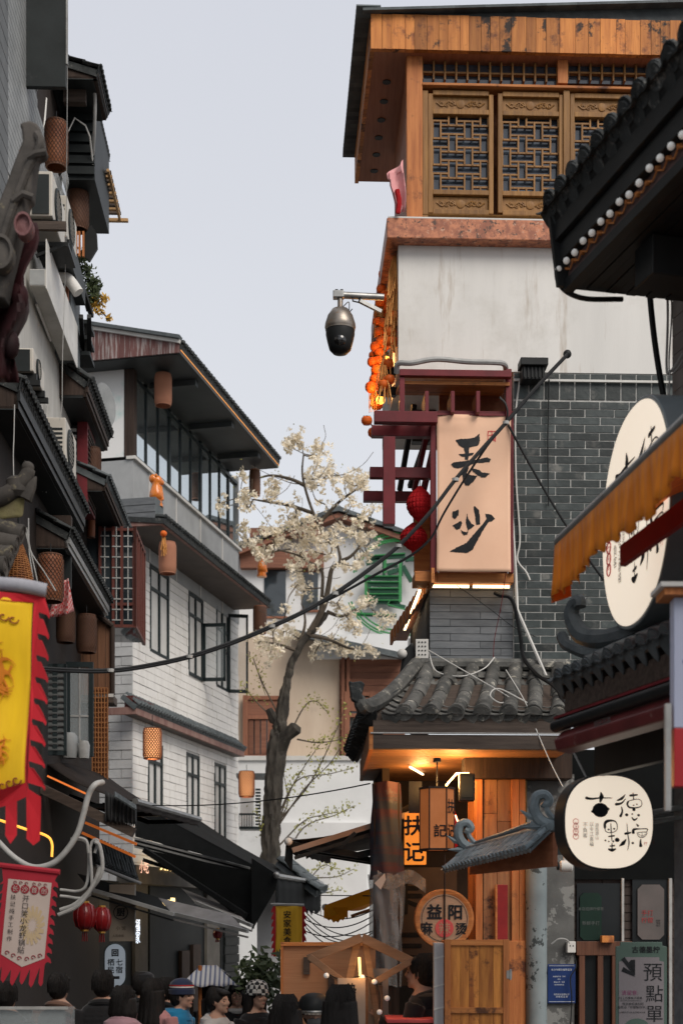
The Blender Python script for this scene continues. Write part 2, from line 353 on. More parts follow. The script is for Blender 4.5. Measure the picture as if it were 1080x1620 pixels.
def ac_unit(name, label, root_loc, rz, w, dp, h, m_body, group='air conditioner units'):
    e = empty(name, root_loc, label, 'air conditioner', group, rz)
    MB().box(0,w,0,dp,.03,h).build('casing', m_body, e, bevel=.012)
    g = MB().lathe([(h*.40,0),(h*.40,.012),(h*.36,.02),(h*.36,0)], 24, close=False); g.v = [(x+w*.38, -z-.001, y+h*.52) for x,y,z in g.v]; gr = g.build('fan_grille', m_dark, e, True)
    d = MB().lathe([(h*.365,.0),(h*.365,.004)], 24); d.v = [(x+w*.38, -z-.002, y+h*.52) for x,y,z in d.v]; d.build('fan_guard', m_black, e)
    for k in range(9):
        zz = h*.52-h*.34+k*h*.68/8; hw = math.sqrt(max((h*.36)**2-(zz-h*.52)**2, 1e-4))
        blk('grille_bar', m_body, e, w*.38-hw, w*.38+hw, -.014, -.008, zz-.004, zz+.004)
    for k in range(7): blk('slat', m_dark, e, -.004, .0, dp*.15, dp*.85, h*.2+k*h*.09, h*.2+k*h*.09+h*.045)
    for k in range(7): blk('slat', m_dark, e, w, w+.004, dp*.15, dp*.85, h*.2+k*h*.09, h*.2+k*h*.09+h*.045)
    for xx in (w*.12, w*.85): MB().box(xx-.02,xx+.02,-.02,dp+.02,-.03,.03).build('foot', m_black, e)
    return e
# ------------------------------------------------------------------ timber-topped house with the banner
RF = Fr(630, 12, 2.2)
RH = RF.root('timber_house', 'brick and plaster house with an orange timber top storey and tiled skirt roof', 'house')
W_in = RF.at(1090, 600).x + 1.2                     # right-hand end, behind the neighbouring shop
xa = 0.0
z_of = lambda py, off=0.0, px=800: RF.at(px, py, off).z
# plaster storey
MB().box(0, W_in, 0, 2.0, z_of(588), z_of(378)).build('plaster_wall', m_plaster, RH)
# granite ledge, also along the street side
MB().box(RF.at(610,345).x, W_in, -.13, 2.05, z_of(379,-.13), z_of(347,-.13)).build('granite_ledge', m_granite, RH, bevel=.008)
MB().box(RF.at(612,345).x, W_in, -.125, 2.0, z_of(347,-.13)+.001, z_of(344.5,-.13)).build('ledge_edging', m_white, RH)
# upper storey: core (dark inside), posts and beams
x0 = RF.at(645,200).x; zt0, zt1 = z_of(345), z_of(78)
core = MB()
core.box(x0, x0+.05, .06, 1.45, zt0, zt1).box(x0, W_in, 1.4, 1.46, zt0, zt1).box(x0+.05, W_in, .5, .52, zt0, zt1)
core.build('side_wall', m_wood_s, RH)
rbox('post', m_wood_oz, RH, RF, 643, 78, 668, 346, -.04, .09)
rbox('post', m_wood_oz, RH, RF, 882, 92, 898, 131, -.035, .06)
rbox('beam', m_wood_ox, RH, RF, 640, 78, 1060, 95, -.02, .08)
rbox('beam', m_wood_ox, RH, RF, 668, 129, 1060, 142, -.05, .08)
# transom lights
def transom(a, b, n):
    xx0, xx1, zz0, zz1 = rc(RF, a, 95, b, 129)
    tw = bx('transom_window', m_glass_b, RH, xx0, xx1, .05, .058, zz0, zz1)
    for i in range(n+1):
        x = lerp(xx0, xx1, i/n); blk('glazing_bar', m_wood_w, tw, x-.007, x+.007, .0, .049, zz0, zz1)
    z = lerp(zz0, zz1, .42); blk('glazing_bar', m_wood_w, tw, xx0, xx1, .008, .047, z-.007, z+.007)
transom(668, 882, 12); transom(898, 1060, 9)
# lattice windows
m_lamp_in = glow('warm_room_lamp', (1,.55,.25), 2.2)
def lattice(a, b):
    xx0, xx1, zz0, zz1 = rc(RF, a, 148, b, 339)
    wn_ = bx('lattice_window', m_glass_b, RH, xx0+.03, xx1-.03, .06, .066, z_of(304), z_of(181))
    st = .055
    def fr_(n_, x_0, x_1, z_0, z_1, y0=-.012, y1=.05): return bx(n_, m_wood_w, wn_, x_0, x_1, y0, y1, z_0, z_1, .004)
    fr_('stile', xx0, xx0+.038, zz0, zz1); fr_('stile', xx1-.038, xx1, zz0, zz1)
    for py in (149, 179, 306, 337): z = z_of(py); fr_('rail', xx0+.038, xx1-.038, z-.02, z+.02)
    for p0, p1 in ((153, 175), (311, 333)):
        za, zb = z_of(p1), z_of(p0)
        cb = fr_('carved_board', xx0+.038, xx1-.038, za, zb, .018, .05)
        c = MB(); xm = (xx0+xx1)/2; zm = (za+zb)/2
        c.lathe([(.035,0),(.035,.006),(.02,.009)], 10); c.v = [(x+xm, .018-z, y+zm) for x, y, z in c.v]
        for sg in (1,-1):
            for q in range(3):
                cx = xm+sg*(.07+.045*q); pts = spiral((cx, .015, zm), (1,0,0), (0,0,sg if q%2 else -sg), .024, 1.2, q, 10); c.tube(pts, .005, 5)
            c.tube(smooth_pts([(xm+sg*.04,.015,zm-.01),(xm+sg*.1,.015,zm+.02),(xm+sg*.15,.015,zm-.02),(xm+sg*.2,.015,zm+.01)],4), .006, 5)
        c.build('carving', m_wood_w, wn_, True)
    # interlocking slats: tall and flat openings woven together
    la, lb, lz0, lz1 = xx0+.04, xx1-.04, z_of(302), z_of(184); u = (lb-la)/7; nz = int((lz1-lz0)/u); uz = (lz1-lz0)/8.5; t = .0068
    for c in range(4):
        xc = la+2*c*u
        for k in range(-1, 4):
            z0 = lz0+((c % 2)*1.5+3*k)*uz; z1 = z0+2*uz
            a, b = max(z0, lz0), min(z1, lz1)
            if b-a < .01: continue
            for x in (xc, xc+u): blk('slat', m_wood_w, wn_, x-t, x+t, .010, .036, a, b)
            for z in (z0, z1):
                if lz0-.001 <= z <= lz1+.001: blk('slat', m_wood_w, wn_, max(xc-u, la), min(xc+2*u, lb), .013, .033, z-t, z+t)
lattice(677, 780); lattice(787, 891); lattice(901, 1004); lattice(1010, 1113)
rbox('window_post', m_wood_w, RH, RF, 668, 142, 677, 345, -.02, .06); rbox('window_post', m_wood_w, RH, RF, 891, 142, 901, 345, -.03, .06)
rbox('window_rail', m_wood_w, RH, RF, 668, 338, 1113, 345.5, -.025, .06)
# roof: soffit slab, plank fascia, tile edges
zs = RF.pd(590, 77, 11.87).z
nl, fl = RF.pd(586, 77, 11.87), RF.pd(562, 287, 13.98)
yf = nl.y
pr = MB(); pts = [(nl.x, yf), (W_in, yf), (W_in, fl.y), (fl.x, fl.y)]
pr.prism(pts, zs, zs+.03, ax='xy'); pr.build('soffit', m_wood_s, RH)
ztop = RF.pd(590, 22, 11.87).z
pr = MB(); pr.prism([(x, y) for x, y in ((nl.x+.02, yf+.03), (W_in, yf+.03), (W_in, fl.y-.02), (fl.x+.02, fl.y-.02))], zs+.03, ztop-.02, ax='xy'); pr.build('roof_core', m_wood_s, RH)
npk = 26; xs = [nl.x]
while xs[-1] < W_in-1.0: xs.append(xs[-1]+random.uniform(.07,.135))
for i in range(len(xs)-1): blk('plank', m_wood_o, RH, xs[i]+.0015, xs[i+1]-.0015, yf-.018+random.uniform(-.003,.003), yf+.03, zs-.004, ztop-.004+random.uniform(-.004,.004))
yy = yf
while yy < fl.y-.05:                                     # side fascia planks
    y2 = min(yy+.12, fl.y); xq = lerp(nl.x, fl.x, (yy-yf)/(fl.y-yf)); blk('plank', m_wood_o, RH, xq-.006, xq+.03, yy+.032, y2+.03, zs-.004, ztop-.012); yy = y2
for i in range(6):                                       # recessed downlights
    t = (i+.7)/6.4; x = lerp(nl.x, fl.x, t)+.165; y = lerp(yf+.25, fl.y, t)
    MB().lathe([(.036,zs-.006),(.036,zs+.0),(.028,zs-.004)], 14, (x,y,0)).build('downlight', m_black, RH)
shin = MB().box(-.5,.5,-.5,.5,-.5,.5).mesh('shingle', m_tile_g)
for i in range(34):                                      # tiles in profile along the street edge
    t = i/33; x = lerp(nl.x, fl.x, t); y = lerp(yf-.02, fl.y+.03, t)
    put('shingle', shin, RH, Matrix.Translation((x-.02, y, ztop+.012)) @ Matrix.Rotation(R_(-24), 4, 'X') @ Matrix.Diagonal((.20,.10,.018,1)))
x = nl.x-.06; i = 0
while x < W_in-.8:
    w_ = .25; sl_ = .05*(x-nl.x)
    for r_ in range(2): put('shingle', shin, RH, Matrix.Translation((x+w_/2, yf+.05+r_*.12, ztop+.018+sl_+.012*r_)) @ Matrix.Rotation(R_(-3), 4, 'Y') @ Matrix.Rotation(R_(4), 4, 'X') @ Matrix.Diagonal((w_*1.06,.24,.02,1)))
    x += w_; i += 1
MB().prism([(nl.x+.09, ztop-.01), (W_in, ztop-.01), (W_in, ztop+.05*(W_in-nl.x)), (nl.x+.09, ztop+.008)], yf+.02, fl.y).build('roof_slab', m_tile_g, RH)

# brick storey: glazed bricks on the right, grey bricks under the banner bay
bxl = RF.at(812, 700).x; bz1 = z_of(588); zb0 = z_of(1100)
bw = MB().box(bxl, W_in, .009, .3, zb0, bz1-.001).build('brick_wall', m_mortar, RH)
bs_ = RF.at(840,592).x-RF.at(815,592).x
x = bxl; sw = 24.6*.005217
while x < RF.at(1085, 600).x:                            # soldier course
    blk('brick', m_brick, bw, x+.006, x+sw-.006, .002, .02, z_of(630), z_of(590)); x += sw
blk('string_pipe', m_white, bw, bxl, RF.at(1085,600).x, -.03, -.012, z_of(604), z_of(600.5))
ch = 12.45*.005217; bl = 47.2*.005217; zc_ = z_of(633); r_ = 0
while zc_ > zb0+ch:
    x = bxl-(bl*.55 if r_ % 2 else bl*.05)-random.uniform(0,.01)
    while x < RF.at(1085,600).x:
        a_, b_ = max(x, bxl)+.0045+random.uniform(0,.0015), x+bl-.0045-random.uniform(0,.0015)
        if b_-a_ > .02: blk('brick', m_brick, bw, a_, b_, random.uniform(.001,.005), .02, zc_-ch+.0046, zc_-.0046)
        x += bl
    zc_ -= ch; r_ += 1
gx0 = RF.at(680,1000).x; gz1 = z_of(922); gz0 = z_of(1075)
gw = MB().box(gx0, bxl-.002, .03, .3, gz0, gz1).build('brick_wall', m_mortar_d, RH)
ch = 11.6*.005217; zc_ = gz1; r_ = 0
while zc_ > gz0:
    x = gx0-(.25 if r_ % 2 else .0)
    while x < bxl-.01:
        a_, b_ = max(x, gx0)+.001, min(x+.42, bxl)-.003
        if b_-a_ > .02: blk('brick', m_brick2, gw, a_, b_, random.uniform(.012,.018), .035, zc_-ch+.0035, zc_-.0015)
        x += .42
    zc_ -= ch; r_ += 1
MB().box(gx0, gx0+.03, .03, 1.9, gz0-.4, gz1).build('side_wall', m_brick2, RH)
MB().box(RF.at(700,700).x, bxl-.01, .25, .3, gz1, bz1).build('bay_back', m_wood_s, RH)
# floor of the bay and its warm strip lamps
m_strip = glow('warm_strip', (1,.74,.42), 2.0)
rbox('bay_ledge', m_wood_ox, RH, RF, 690, 906, 812, 922, -.16, .3)
bx('bay_ledge_side', m_wood_ox, RH, RF.pd(655,910,11.9).x, RF.at(690,910).x, -.16, .1, z_of(921,-.16), z_of(905,-.16), .004)
rbox('strip_lamp', m_strip, RH, RF, 684, 925, 742, 929.5, -.1, -.08, 0); rbox('strip_lamp', m_strip, RH, RF, 748, 925.5, 806, 930, -.1, -.08, 0)
a, b = RF.pd(688, 912, 11.75), RF.pd(621, 1012, 14.3); zl = a.z-.02
sof = MB(); sof.prism([(a.x-.02, a.y), (gx0, a.y), (gx0, b.y), (b.x, b.y)], zl, zl+.05, ax='xy'); sof.build('bay_soffit', m_wood_s, RH)
yy = a.y
while yy < b.y:
    t = (yy-a.y)/(b.y-a.y); blk('plank', m_wood_ox, RH, lerp(a.x,b.x,t)-.03, lerp(a.x,b.x,t)-.005, yy, yy+.2, zl-.03, zl+.09); yy += .203
p, q = RF.pd(664, 930, 12.1), RF.pd(640, 1012, 13.7); p.z = q.z = zl-.012
MB().bar(p, q, .022, .018).build('strip_lamp', m_strip, RH)

# maroon steel frame round the bay
def rb(a, b, c, d, y0, y1, nm='steel_beam', m=m_red): return rbox(nm, m, RH, RF, a, b, c, d, y0, y1, .003)
rb(632, 583, 809, 596, -.36, -.30); rb(800, 583, 809, 660, -.28, -.24)
cs = MB(); p = [RF.at(640,597,-.30), RF.at(806,597,-.30)]; q = [RF.at(640,642,0), RF.at(806,642,0)]
zt = z_of(584, -.3)
for k in range(7): y_ = -.30+k*.078; bx('canopy_board', m_wood_ox, RH, p[0].x-.03, p[1].x, y_, y_+.075, zt-.13+.018*k, zt-.105+.018*k)
for a in (634, 672, 713, 753): rb(a, 618, a+6, 652, -.32, -.05, 'bracket')
rb(632, 596, 640, 650, -.34, -.28, 'bracket')
rb(592, 649, 692, 668, -.34, -.26); rb(692, 649, 812, 664, -.2, -.14); rb(588, 672, 684, 690, -.16, -.08)
rb(606, 690, 625, 829, -.30, -.22, 'steel_post'); rb(585, 738, 690, 756, -.05, .02); rb(575, 776, 668, 793, .25, .32)
rb(681, 668, 690, 906, -.22, -.17, 'steel_post'); rb(806, 650, 812, 906, -.2, -.16, 'steel_post')
for a, b_, c, d, o in ((655,640,632,776,.6), (676,680,655,776,.5), (690,690,664,800,.3), (682,672,648,770,.9)):
    MB().bar(RF.at(a,b_,o*.3), RF.at(c,d,o), .04, .04).build('steel_strut', m_black if o > .5 else m_red, RH)
MB().box(RF.at(652,700,.9).x, RF.at(690,700,.9).x, .9, 1.0, z_of(700,.9), z_of(650,.9)).build('bay_side_beam', m_black, RH)
MB().box(RF.at(655,880,.35).x, RF.at(690,800,.35).x, .32, .4, z_of(905,.35), z_of(800,.35)).build('bay_side_panel', m_wood_ox, RH)

# tiled skirt roof over the shop front
rz, ez = RF.pd(760, 1058, 11.9), RF.pd(760, 1134, 10.95)
xr0, xr1 = RF.pd(662, 1058, 11.9).x, RF.pd(905, 1058, 11.9).x; xe0, xe1 = RF.pd(618, 1134, 10.95).x, RF.pd(905, 1134, 10.95).x
sk = empty('skirt_roof', (0,0,0)); sk.parent = RH
tile_roof(sk, (xr0,-.02,rz.z), (xr1,-.02,rz.z), (xe0,ez.y,ez.z), (xe1,ez.y,ez.z), 7, 4, .062, m_tile, pans=8, sagz=.05, deck=m_wood_dx)
# left slope, falling to the street
sy1 = RF.pd(568,1200,13.3).y; sx = RF.pd(575, 1150, 11.0).x
tile_roof(sk, (xr0,sy1,rz.z), (xr0,-.02,rz.z), (sx,sy1,ez.z-.02), (sx+.03,ez.y+.02,ez.z), 11, 3, .06, m_tile_d, pans=4, sagz=.04, deck=m_wood_dx)
hp = smooth_pts([(xr0,-.02,rz.z+.06), (lerp(xr0,sx,.5),lerp(-.02,ez.y,.5),lerp(rz.z,ez.z,.55)+.03), (sx+.02,ez.y+.01,ez.z+.07), (sx-.05,ez.y-.05,ez.z+.13)], 6)
MB().tube(hp, [.06]*(len(hp)-4)+[.055,.05,.045,.04], 8).build('hip_ridge', m_tile, sk, True)
tp = hp[-1]; MB().prism([(tp.x-.05,tp.z-.02),(tp.x+.05,tp.z-.08),(tp.x+.03,tp.z+.02),(tp.x+.05,tp.z+.10),(tp.x+.02,tp.z+.12),(tp.x-.04,tp.z+.11),(tp.x-.07,tp.z+.12),(tp.x-.06,tp.z+.05)], tp.y-.04, tp.y+.04).build('ridge_finial', m_tile_d, sk, bevel=.01)
MB().tube([(xr0-.02,-.03,rz.z+.055),(xr1,-.03,rz.z+.055)], .05, 8).build('ridge_cap', m_tile, sk, True)
# eave boards
ex0 = RF.pd(590, 1165, 10.9).x; ey = RF.pd(590, 1165, 10.9).y; xright = RF.pd(905,1165,10.9).x
zq = lambda py: RF.pd(700, py, 10.9).z
bx('eave_board', m_wood_dx, sk, ex0, xright, ey+.03, ey+.07, zq(1158), zq(1138), .003)
bx('eave_board', m_wood_dx, sk, ex0-.005, xright, ey, ey+.06, zq(1185), zq(1162), .004)
MB().tube([(ex0-.02, ey-.006, zq(1160)), (xright, ey-.006, zq(1160))], .006, 6).build('eave_conduit', m_pipe, sk)
fy = RF.pd(568,1235,13.3).y; fx = RF.pd(569,1235,13.3).x
MB().hexa([(ex0-.03,ey,zq(1186)),(ex0,ey,zq(1186)),(fx+.03,fy,zq(1186)),(fx,fy,zq(1186)),(ex0-.03,ey,zq(1150)),(ex0,ey,zq(1150)),(fx+.03,fy,zq(1150)),(fx,fy,zq(1150))]).build('eave_board', m_wood_ox, sk)
m_soff = wood('lit_soffit_planks', (.36,.19,.09), (.22,.10,.045), 'x', .6, rnd=.15)
yy = ey+.062
while yy < fy:
    blk('soffit_plank', m_soff, sk, lerp(ex0,fx,(yy-ey)/(fy-ey))+.002, xright, yy, yy+.145, zq(1184), zq(1184)+.018+random.uniform(0,.003)); yy += .15
# ------------------------------------------------------------------ ground floor of the timber house
def dpx(d): return d/F
m_int = M('shop_interior', (.05,.035,.026), (.03,.022,.018), .8, 3, bump=.1)  # gloom of the open shop put into dark base colours
GF = empty('shop_front', (0,0,0)); GF.parent = RH
zfl = 0.0; ztopg = zq(1186)+.03
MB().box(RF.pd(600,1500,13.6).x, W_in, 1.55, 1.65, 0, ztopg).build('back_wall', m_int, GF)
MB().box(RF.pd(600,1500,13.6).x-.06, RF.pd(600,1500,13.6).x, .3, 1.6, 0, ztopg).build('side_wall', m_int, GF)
# timber board partition
x_a, x_b = RF.at(762,1300,-.4).x, RF.at(832,1300,-.4).x
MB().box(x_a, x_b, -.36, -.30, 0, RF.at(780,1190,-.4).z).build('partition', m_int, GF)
m_plk = wood('scorched_planks', (.33,.17,.075), (.20,.085,.04), 'z', .55, spot=((.05,.025,.018), 5, .56, .1), rnd=.3)
for i, (a, b) in enumerate(((764,786),(786,809),(809,821),(821,831))):
    for j, (c, d) in enumerate(((1226,1300),(1300,1362),(1362,1495))):
        dy = 12*((i*7+j*3) % 3-1) if 0 < j else 0
        rblk('plank', m_plk if a < 809 else m_wood_oz, GF, RF, a+.4, c+(dy if j else 0), b-.4, d+(12*((i*7+j*3+3) % 3-1) if j < 2 else 0)-.6, -.40-(.03 if a > 805 else 0), -.361)
rbox('corner_post', m_wood_oz, GF, RF, 752, 1222, 763, 1620, -.42, -.30)
rbox('corner_post', m_wood_oz, GF, RF, 805, 1489, 832, 1640, -.45, -.36)
rbox('header_beam', m_wood_d, GF, RF, 735, 1186, 905, 1232, -.52, -.30)
rbox('red_panel', M('red_board', (.30,.02,.02), (.22,.015,.018), .5, 4), GF, RF, 786, 1400, 803, 1490, -.46, -.43)
rbox('panel_edge', m_wood_ox, GF, RF, 783, 1400, 787, 1490, -.46, -.43)
rbox('post', m_wood_oz, GF, RF, 741, 1240, 749, 1490, .0, .06)
# round flaking column and patched wall between the shops
pc = RF.at(848, 1500, -.45); s_ = 11.55/F
m_flake = M('flaked_paint', (.24,.28,.29), (.19,.225,.235), .6, 4, spot=((.05,.06,.062), 9, .585, .02), bump=.15)
MB().lathe([(.085,0),(.085,2.62)], 20, (pc.x, pc.y, 0)).build('column', m_flake, GF, True)
m_patch = M('patched_render', (.13,.13,.125), (.09,.09,.088), .85, 5, spot=((.22,.22,.21), 3.2, .50, .02), bump=.2)
rbox('render_wall', m_patch, GF, RF, 833, 1225, 908, 1640, -.30, -.1, 0)
# tea shop: dark header, brick piers, door
m_dbrick = M('umber_brick', (.06,.042,.036), (.04,.028,.024), .7, 6, rnd=.25, bump=.2)
rbox('shop_header', m_pitch, GF, RF, 835, 1186, 1110, 1392, -.29, -.12, 0)
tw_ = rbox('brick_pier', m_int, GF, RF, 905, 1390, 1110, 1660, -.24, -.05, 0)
x0_, x1_, z0_, z1_ = rc(RF, 905, 1390, 1110, 1640, -.24); zc_ = z1_; r_ = 0
while zc_ > z0_:
    x = x0_-(.12 if r_ % 2 else 0)
    while x < x1_: 
        a_, b_ = max(x, x0_)+.004, min(x+.24, x1_)-.004
        if b_-a_ > .02: blk('brick', m_dbrick, tw_, a_, b_, -.25, -.238, zc_-.066, zc_-.004)
        x += .24
    zc_ -= .07; r_ += 1
def rbr(n, m, a, b, c, d, y0, y1, bev=.003): return rbox(n, m, GF, RF, a, b, c, d, y0, y1, bev)
m_door = wood('brown_door', (.13,.055,.03), (.08,.033,.02), 'z', .5)
for a in (916, 945, 968, 990): rbr('door_stile', m_door, a, 1504, a+9, 1660, -.34, -.28)
rbr('door_rail', m_door, 912, 1490, 1000, 1512, -.345, -.275); rbr('door_pane', m_glass_d, 916, 1510, 998, 1660, -.30, -.295, 0)
rbr('transom_pane', m_glass_d, 912, 1398, 985, 1490, -.27, -.26, 0); rbr('window_jamb', m_pipe, 983, 1390, 987, 1492, -.30, -.27)
rbr('shop_window', m_glass_d, 1000, 1385, 1056, 1640, -.28, -.27, 0); rbr('window_jamb', m_pipe, 1058, 1390, 1063, 1660, -.32, -.27)
rbr('brown_box', m_wood_o, 952, 1481, 971, 1492, -.40, -.33)
# posters in the tea shop window
m_gposter = M('green_poster', (.008,.026,.018), (.006,.02,.014), .5, 4); m_wposter = M('pale_poster', (.13,.11,.105), (.10,.088,.084), .5, 4)  # poster tones lowered to carry the dimness behind the glass
m_gtxt = M('pale_print', (.10,.115,.11), (.085,.095,.09), .6, 9); m_rtxt = M('red_print', (.32,.05,.05), (.26,.04,.04), .6, 9)
def poster(name, label, a, b, c, d, off, m, fr=RF):
    x0, x1, z0, z1 = rc(fr, a, b, c, d, off); e = empty(name, fr.world(((x0+x1)/2, off, z0)), label, 'poster', rz=fr.r)
    w_, h_ = (x1-x0)/2, z1-z0; cc = min(w_*.35, .05)
    MB().prism([(-w_+cc,0),(w_-cc,0),(w_,cc),(w_,h_-cc),(w_-cc,h_),(-w_+cc,h_),(-w_,h_-cc),(-w_,cc)], -.004, .0).build('sheet', m, e); return e, w_, h_
e, w_, h_ = poster('window_poster', 'dark green shop poster with two lines of pale characters', 917, 1413, 951, 1488, -.285, m_gposter)
text('本店招牌柠檬茶', .03, m_gtxt, e, (0,-.008,h_*.66)); text('新鲜手打', .036, m_gtxt, e, (0,-.008,h_*.36))
e, w_, h_ = poster('window_poster', 'pale shop poster with red characters behind glass beside the door', 1008, 1400, 1050, 1487, -.295, m_wposter)
text('手打\n柠檬', .05, m_rtxt, e, (-.03,-.008,h_*.42), line=1.2); text('新鲜\n现做\n每日', .018, m_ink, e, (.06,-.008,h_*.3), line=1.1)
# blue notice, socket box, small camera
m_blue = M('blue_enamel', (.012,.035,.14), (.01,.028,.11), .4, 4); m_wtxt = M('white_print', (.6,.62,.66), (.55,.57,.6), .6, 9)
x0, x1, z0, z1 = rc(RF, 866, 1526, 910, 1588, -.33); e = empty('notice_plate', RF.world(((x0+x1)/2, -.33, z0)), 'blue enamel notice plate with white print on the patched wall', 'notice', rz=RF.r); h_ = z1-z0; w_ = (x1-x0)/2
MB().box(-w_,w_,0,.012,0,h_).build('plate', m_blue, e, bevel=.003)
for z in (.012, h_-.015): blk('border', m_wtxt, e, -w_+.01, w_-.01, -.003, -.001, z, z+.003)
text('长沙市餐饮服务监督', .019, m_wtxt, e, (0,-.003,h_*.86)); text('经营者名称   茶饮\n地址\n监管人员   张某\n投诉举报电话', .013, m_wtxt, e, (-.02,-.003,h_*.58), line=1.7); text('食品安全监督公示\n请 相 互 监 督', .016, m_wtxt, e, (0,-.003,h_*.2), line=1.2)
p = RF.at(903, 1508, -.36); e = empty('socket_box', RF.world(p), 'white wall socket box on the patched render', 'socket', rz=RF.r)
MB().box(-.034,.034,-.02,.06,0,.092).build('box_body', m_white, e, bevel=.006)
for x in (-.012,.012): blk('socket_hole', m_black, e, x-.004, x+.004, -.0215, -.0195, .05, .062)
line_thing('power_cable', 'grey cable running from the socket box along the patched wall', 'cable', [RF.world(q) for q in smooth_pts([RF.at(872,1494,-.36), RF.at(884,1486,-.38), RF.at(897,1488,-.38), RF.at(903,1500,-.37)])], .006, m_pipe)
line_thing('power_cable', 'thin cable dropping from the socket box past the blue notice', 'cable', [RF.world(q) for q in smooth_pts([RF.at(907,1509,-.36), RF.at(911,1530,-.38), RF.at(902,1548,-.38), RF.at(904,1580,-.38), RF.at(902,1625,-.38)])], .005, m_black)
e = empty('bullet_camera', P(893,1375,11.2), 'small cream bullet camera under the round tea sign', 'camera')
b = MB().lathe([(.03,-.06),(.045,-.05),(.045,.03),(.02,.05)], 14); b.v = [(x-.01, z*.5+.0, y) if False else (z*-1, y, x+.02) for x, y, z in b.v]; b.build('camera_body', m_white, e, True)
b = MB().lathe([(.032,.0),(.03,.012)], 14); b.v = [(-.048-z, y, x+.02) for x, y, z in b.v]; b.build('lens', m_black, e)
MB().tube([(0,0,.06),(.0,0,.12),(.05,.05,.14)], .014, 8).build('mount', m_white, e, True)

# ------------------------------------------------------------------ things on the upper house
# pale banner with two brushed characters
m_banner = M('apricot_cloth', (.86,.55,.38), (.80,.49,.33), .85, 2, bump=.05, sheen=.2)
x0, x1, z0, z1 = rc(RF, 690, 656, 808, 905, -.24); bw_ = x1-x0; bh_ = z1-z0
e = empty('banner', RF.world((x0,-.24,z0)), 'apricot cloth banner with two large black brushed characters', 'banner', rz=RF.r)
def bsurf(u, v): return (u*bw_-.012*math.sin(v*3)*(u-.5), .018*math.sin(u*5+v*4)*(.3+.7*v)*math.sin(math.pi*u)+.012*math.sin(v*9+u*3)*v**6-.01*math.exp(-((v-.93)/.03)**2)*(1-u), v*bh_)
MB().sheet([[bsurf(i/24, j/40) for i in range(25)] for j in range(41)]).build('cloth', m_banner, e, True, solid=.002)
S1 = [[(232,325),(260,318),(330,312),(400,300),(425,285),(450,260),(455,330),(435,375),(380,385),(345,400),(300,395),(265,375)],
 [(305,390),(355,390),(350,470),(345,510),(315,505),(318,450)], [(258,455),(300,452),(400,440),(390,460),(330,480),(290,478)],
 [(190,550),(215,530),(300,520),(420,505),(520,478),(555,490),(545,520),(500,528),(420,535),(350,560),(260,585),(215,580)],
 [(370,580),(400,590),(450,600),(470,620),(550,628),(500,670),(470,668),(420,640),(385,610)], [(290,640),(330,575),(352,580),(330,640),(380,650),(430,655),(395,705),(350,748),(320,742),(300,710)]]
S2 = [[(205,985),(262,962),(258,1015),(225,1052),(200,1030)], [(205,1112),(280,1065),(292,1090),(275,1140),(245,1148)],
 [(278,1145),(300,1165),(335,1175),(345,1160),(325,1080),(335,1000),(350,1050),(380,1095),(405,1110),(375,1140),(350,1150),(340,1195),(310,1200),(290,1180)],
 [(395,945),(405,930),(445,970),(452,1030),(455,1100),(420,1105),(410,1020)],
 [(500,1000),(560,1010),(592,1045),(560,1072),(530,1080),(480,1160),(430,1250),(390,1330),(340,1362),(270,1358),(180,1352),(240,1315),(330,1270),(400,1190),(470,1110),(515,1050)]]
def brush(strokes, name, par):
    acc = MB()
    for st_ in strokes:
        pts = []
        for i in range(len(st_)):
            a, b = st_[i], st_[(i+1) % len(st_)]
            n_ = max(1, int(math.hypot(b[0]-a[0], b[1]-a[1])/9))
            for k in range(n_): pts.append((lerp(a[0],b[0],k/n_)+random.uniform(-2.4,2.4), lerp(a[1],b[1],k/n_)+random.uniform(-2.4,2.4)))
        V = []
        for (X, Y) in pts:
            u, v = (X-62)/(735-62), 1-(Y-90)/(1535-90); q = bsurf(u, v); V.append((q[0], q[1]-.004, q[2]))
        acc.add(V, [tuple(range(len(V)))])
    bm = bmesh.new(); me = acc.mesh('t', m_ink); bm.from_mesh(me); bmesh.ops.triangulate(bm, faces=bm.faces[:], ngon_method='EAR_CLIP'); bm.to_mesh(me); bm.free()
    put(name, me, par)
brush(S1, 'lettering', e); brush(S2, 'lettering', e)
m_seal = M('seal_red', (.62,.10,.09), (.55,.08,.08), .7, 9)
brush([[(525,232),(600,232),(600,240),(525,240)],[(525,240),(533,240),(533,330),(525,330)],[(560,240),(568,240),(568,300),(560,300)],[(592,240),(600,240),(600,330),(592,330)],[(540,268),(590,268),(590,276),(540,276)],[(560,300),(585,300),(600,330),(570,315)]], 'seal', e)
e.children[-1].data.materials.clear(); e.children[-1].data.materials.append(m_seal)
blk('top_rod', m_red, e, -.02, bw_+.02, -.012, .012, bh_-.006, bh_+.012)

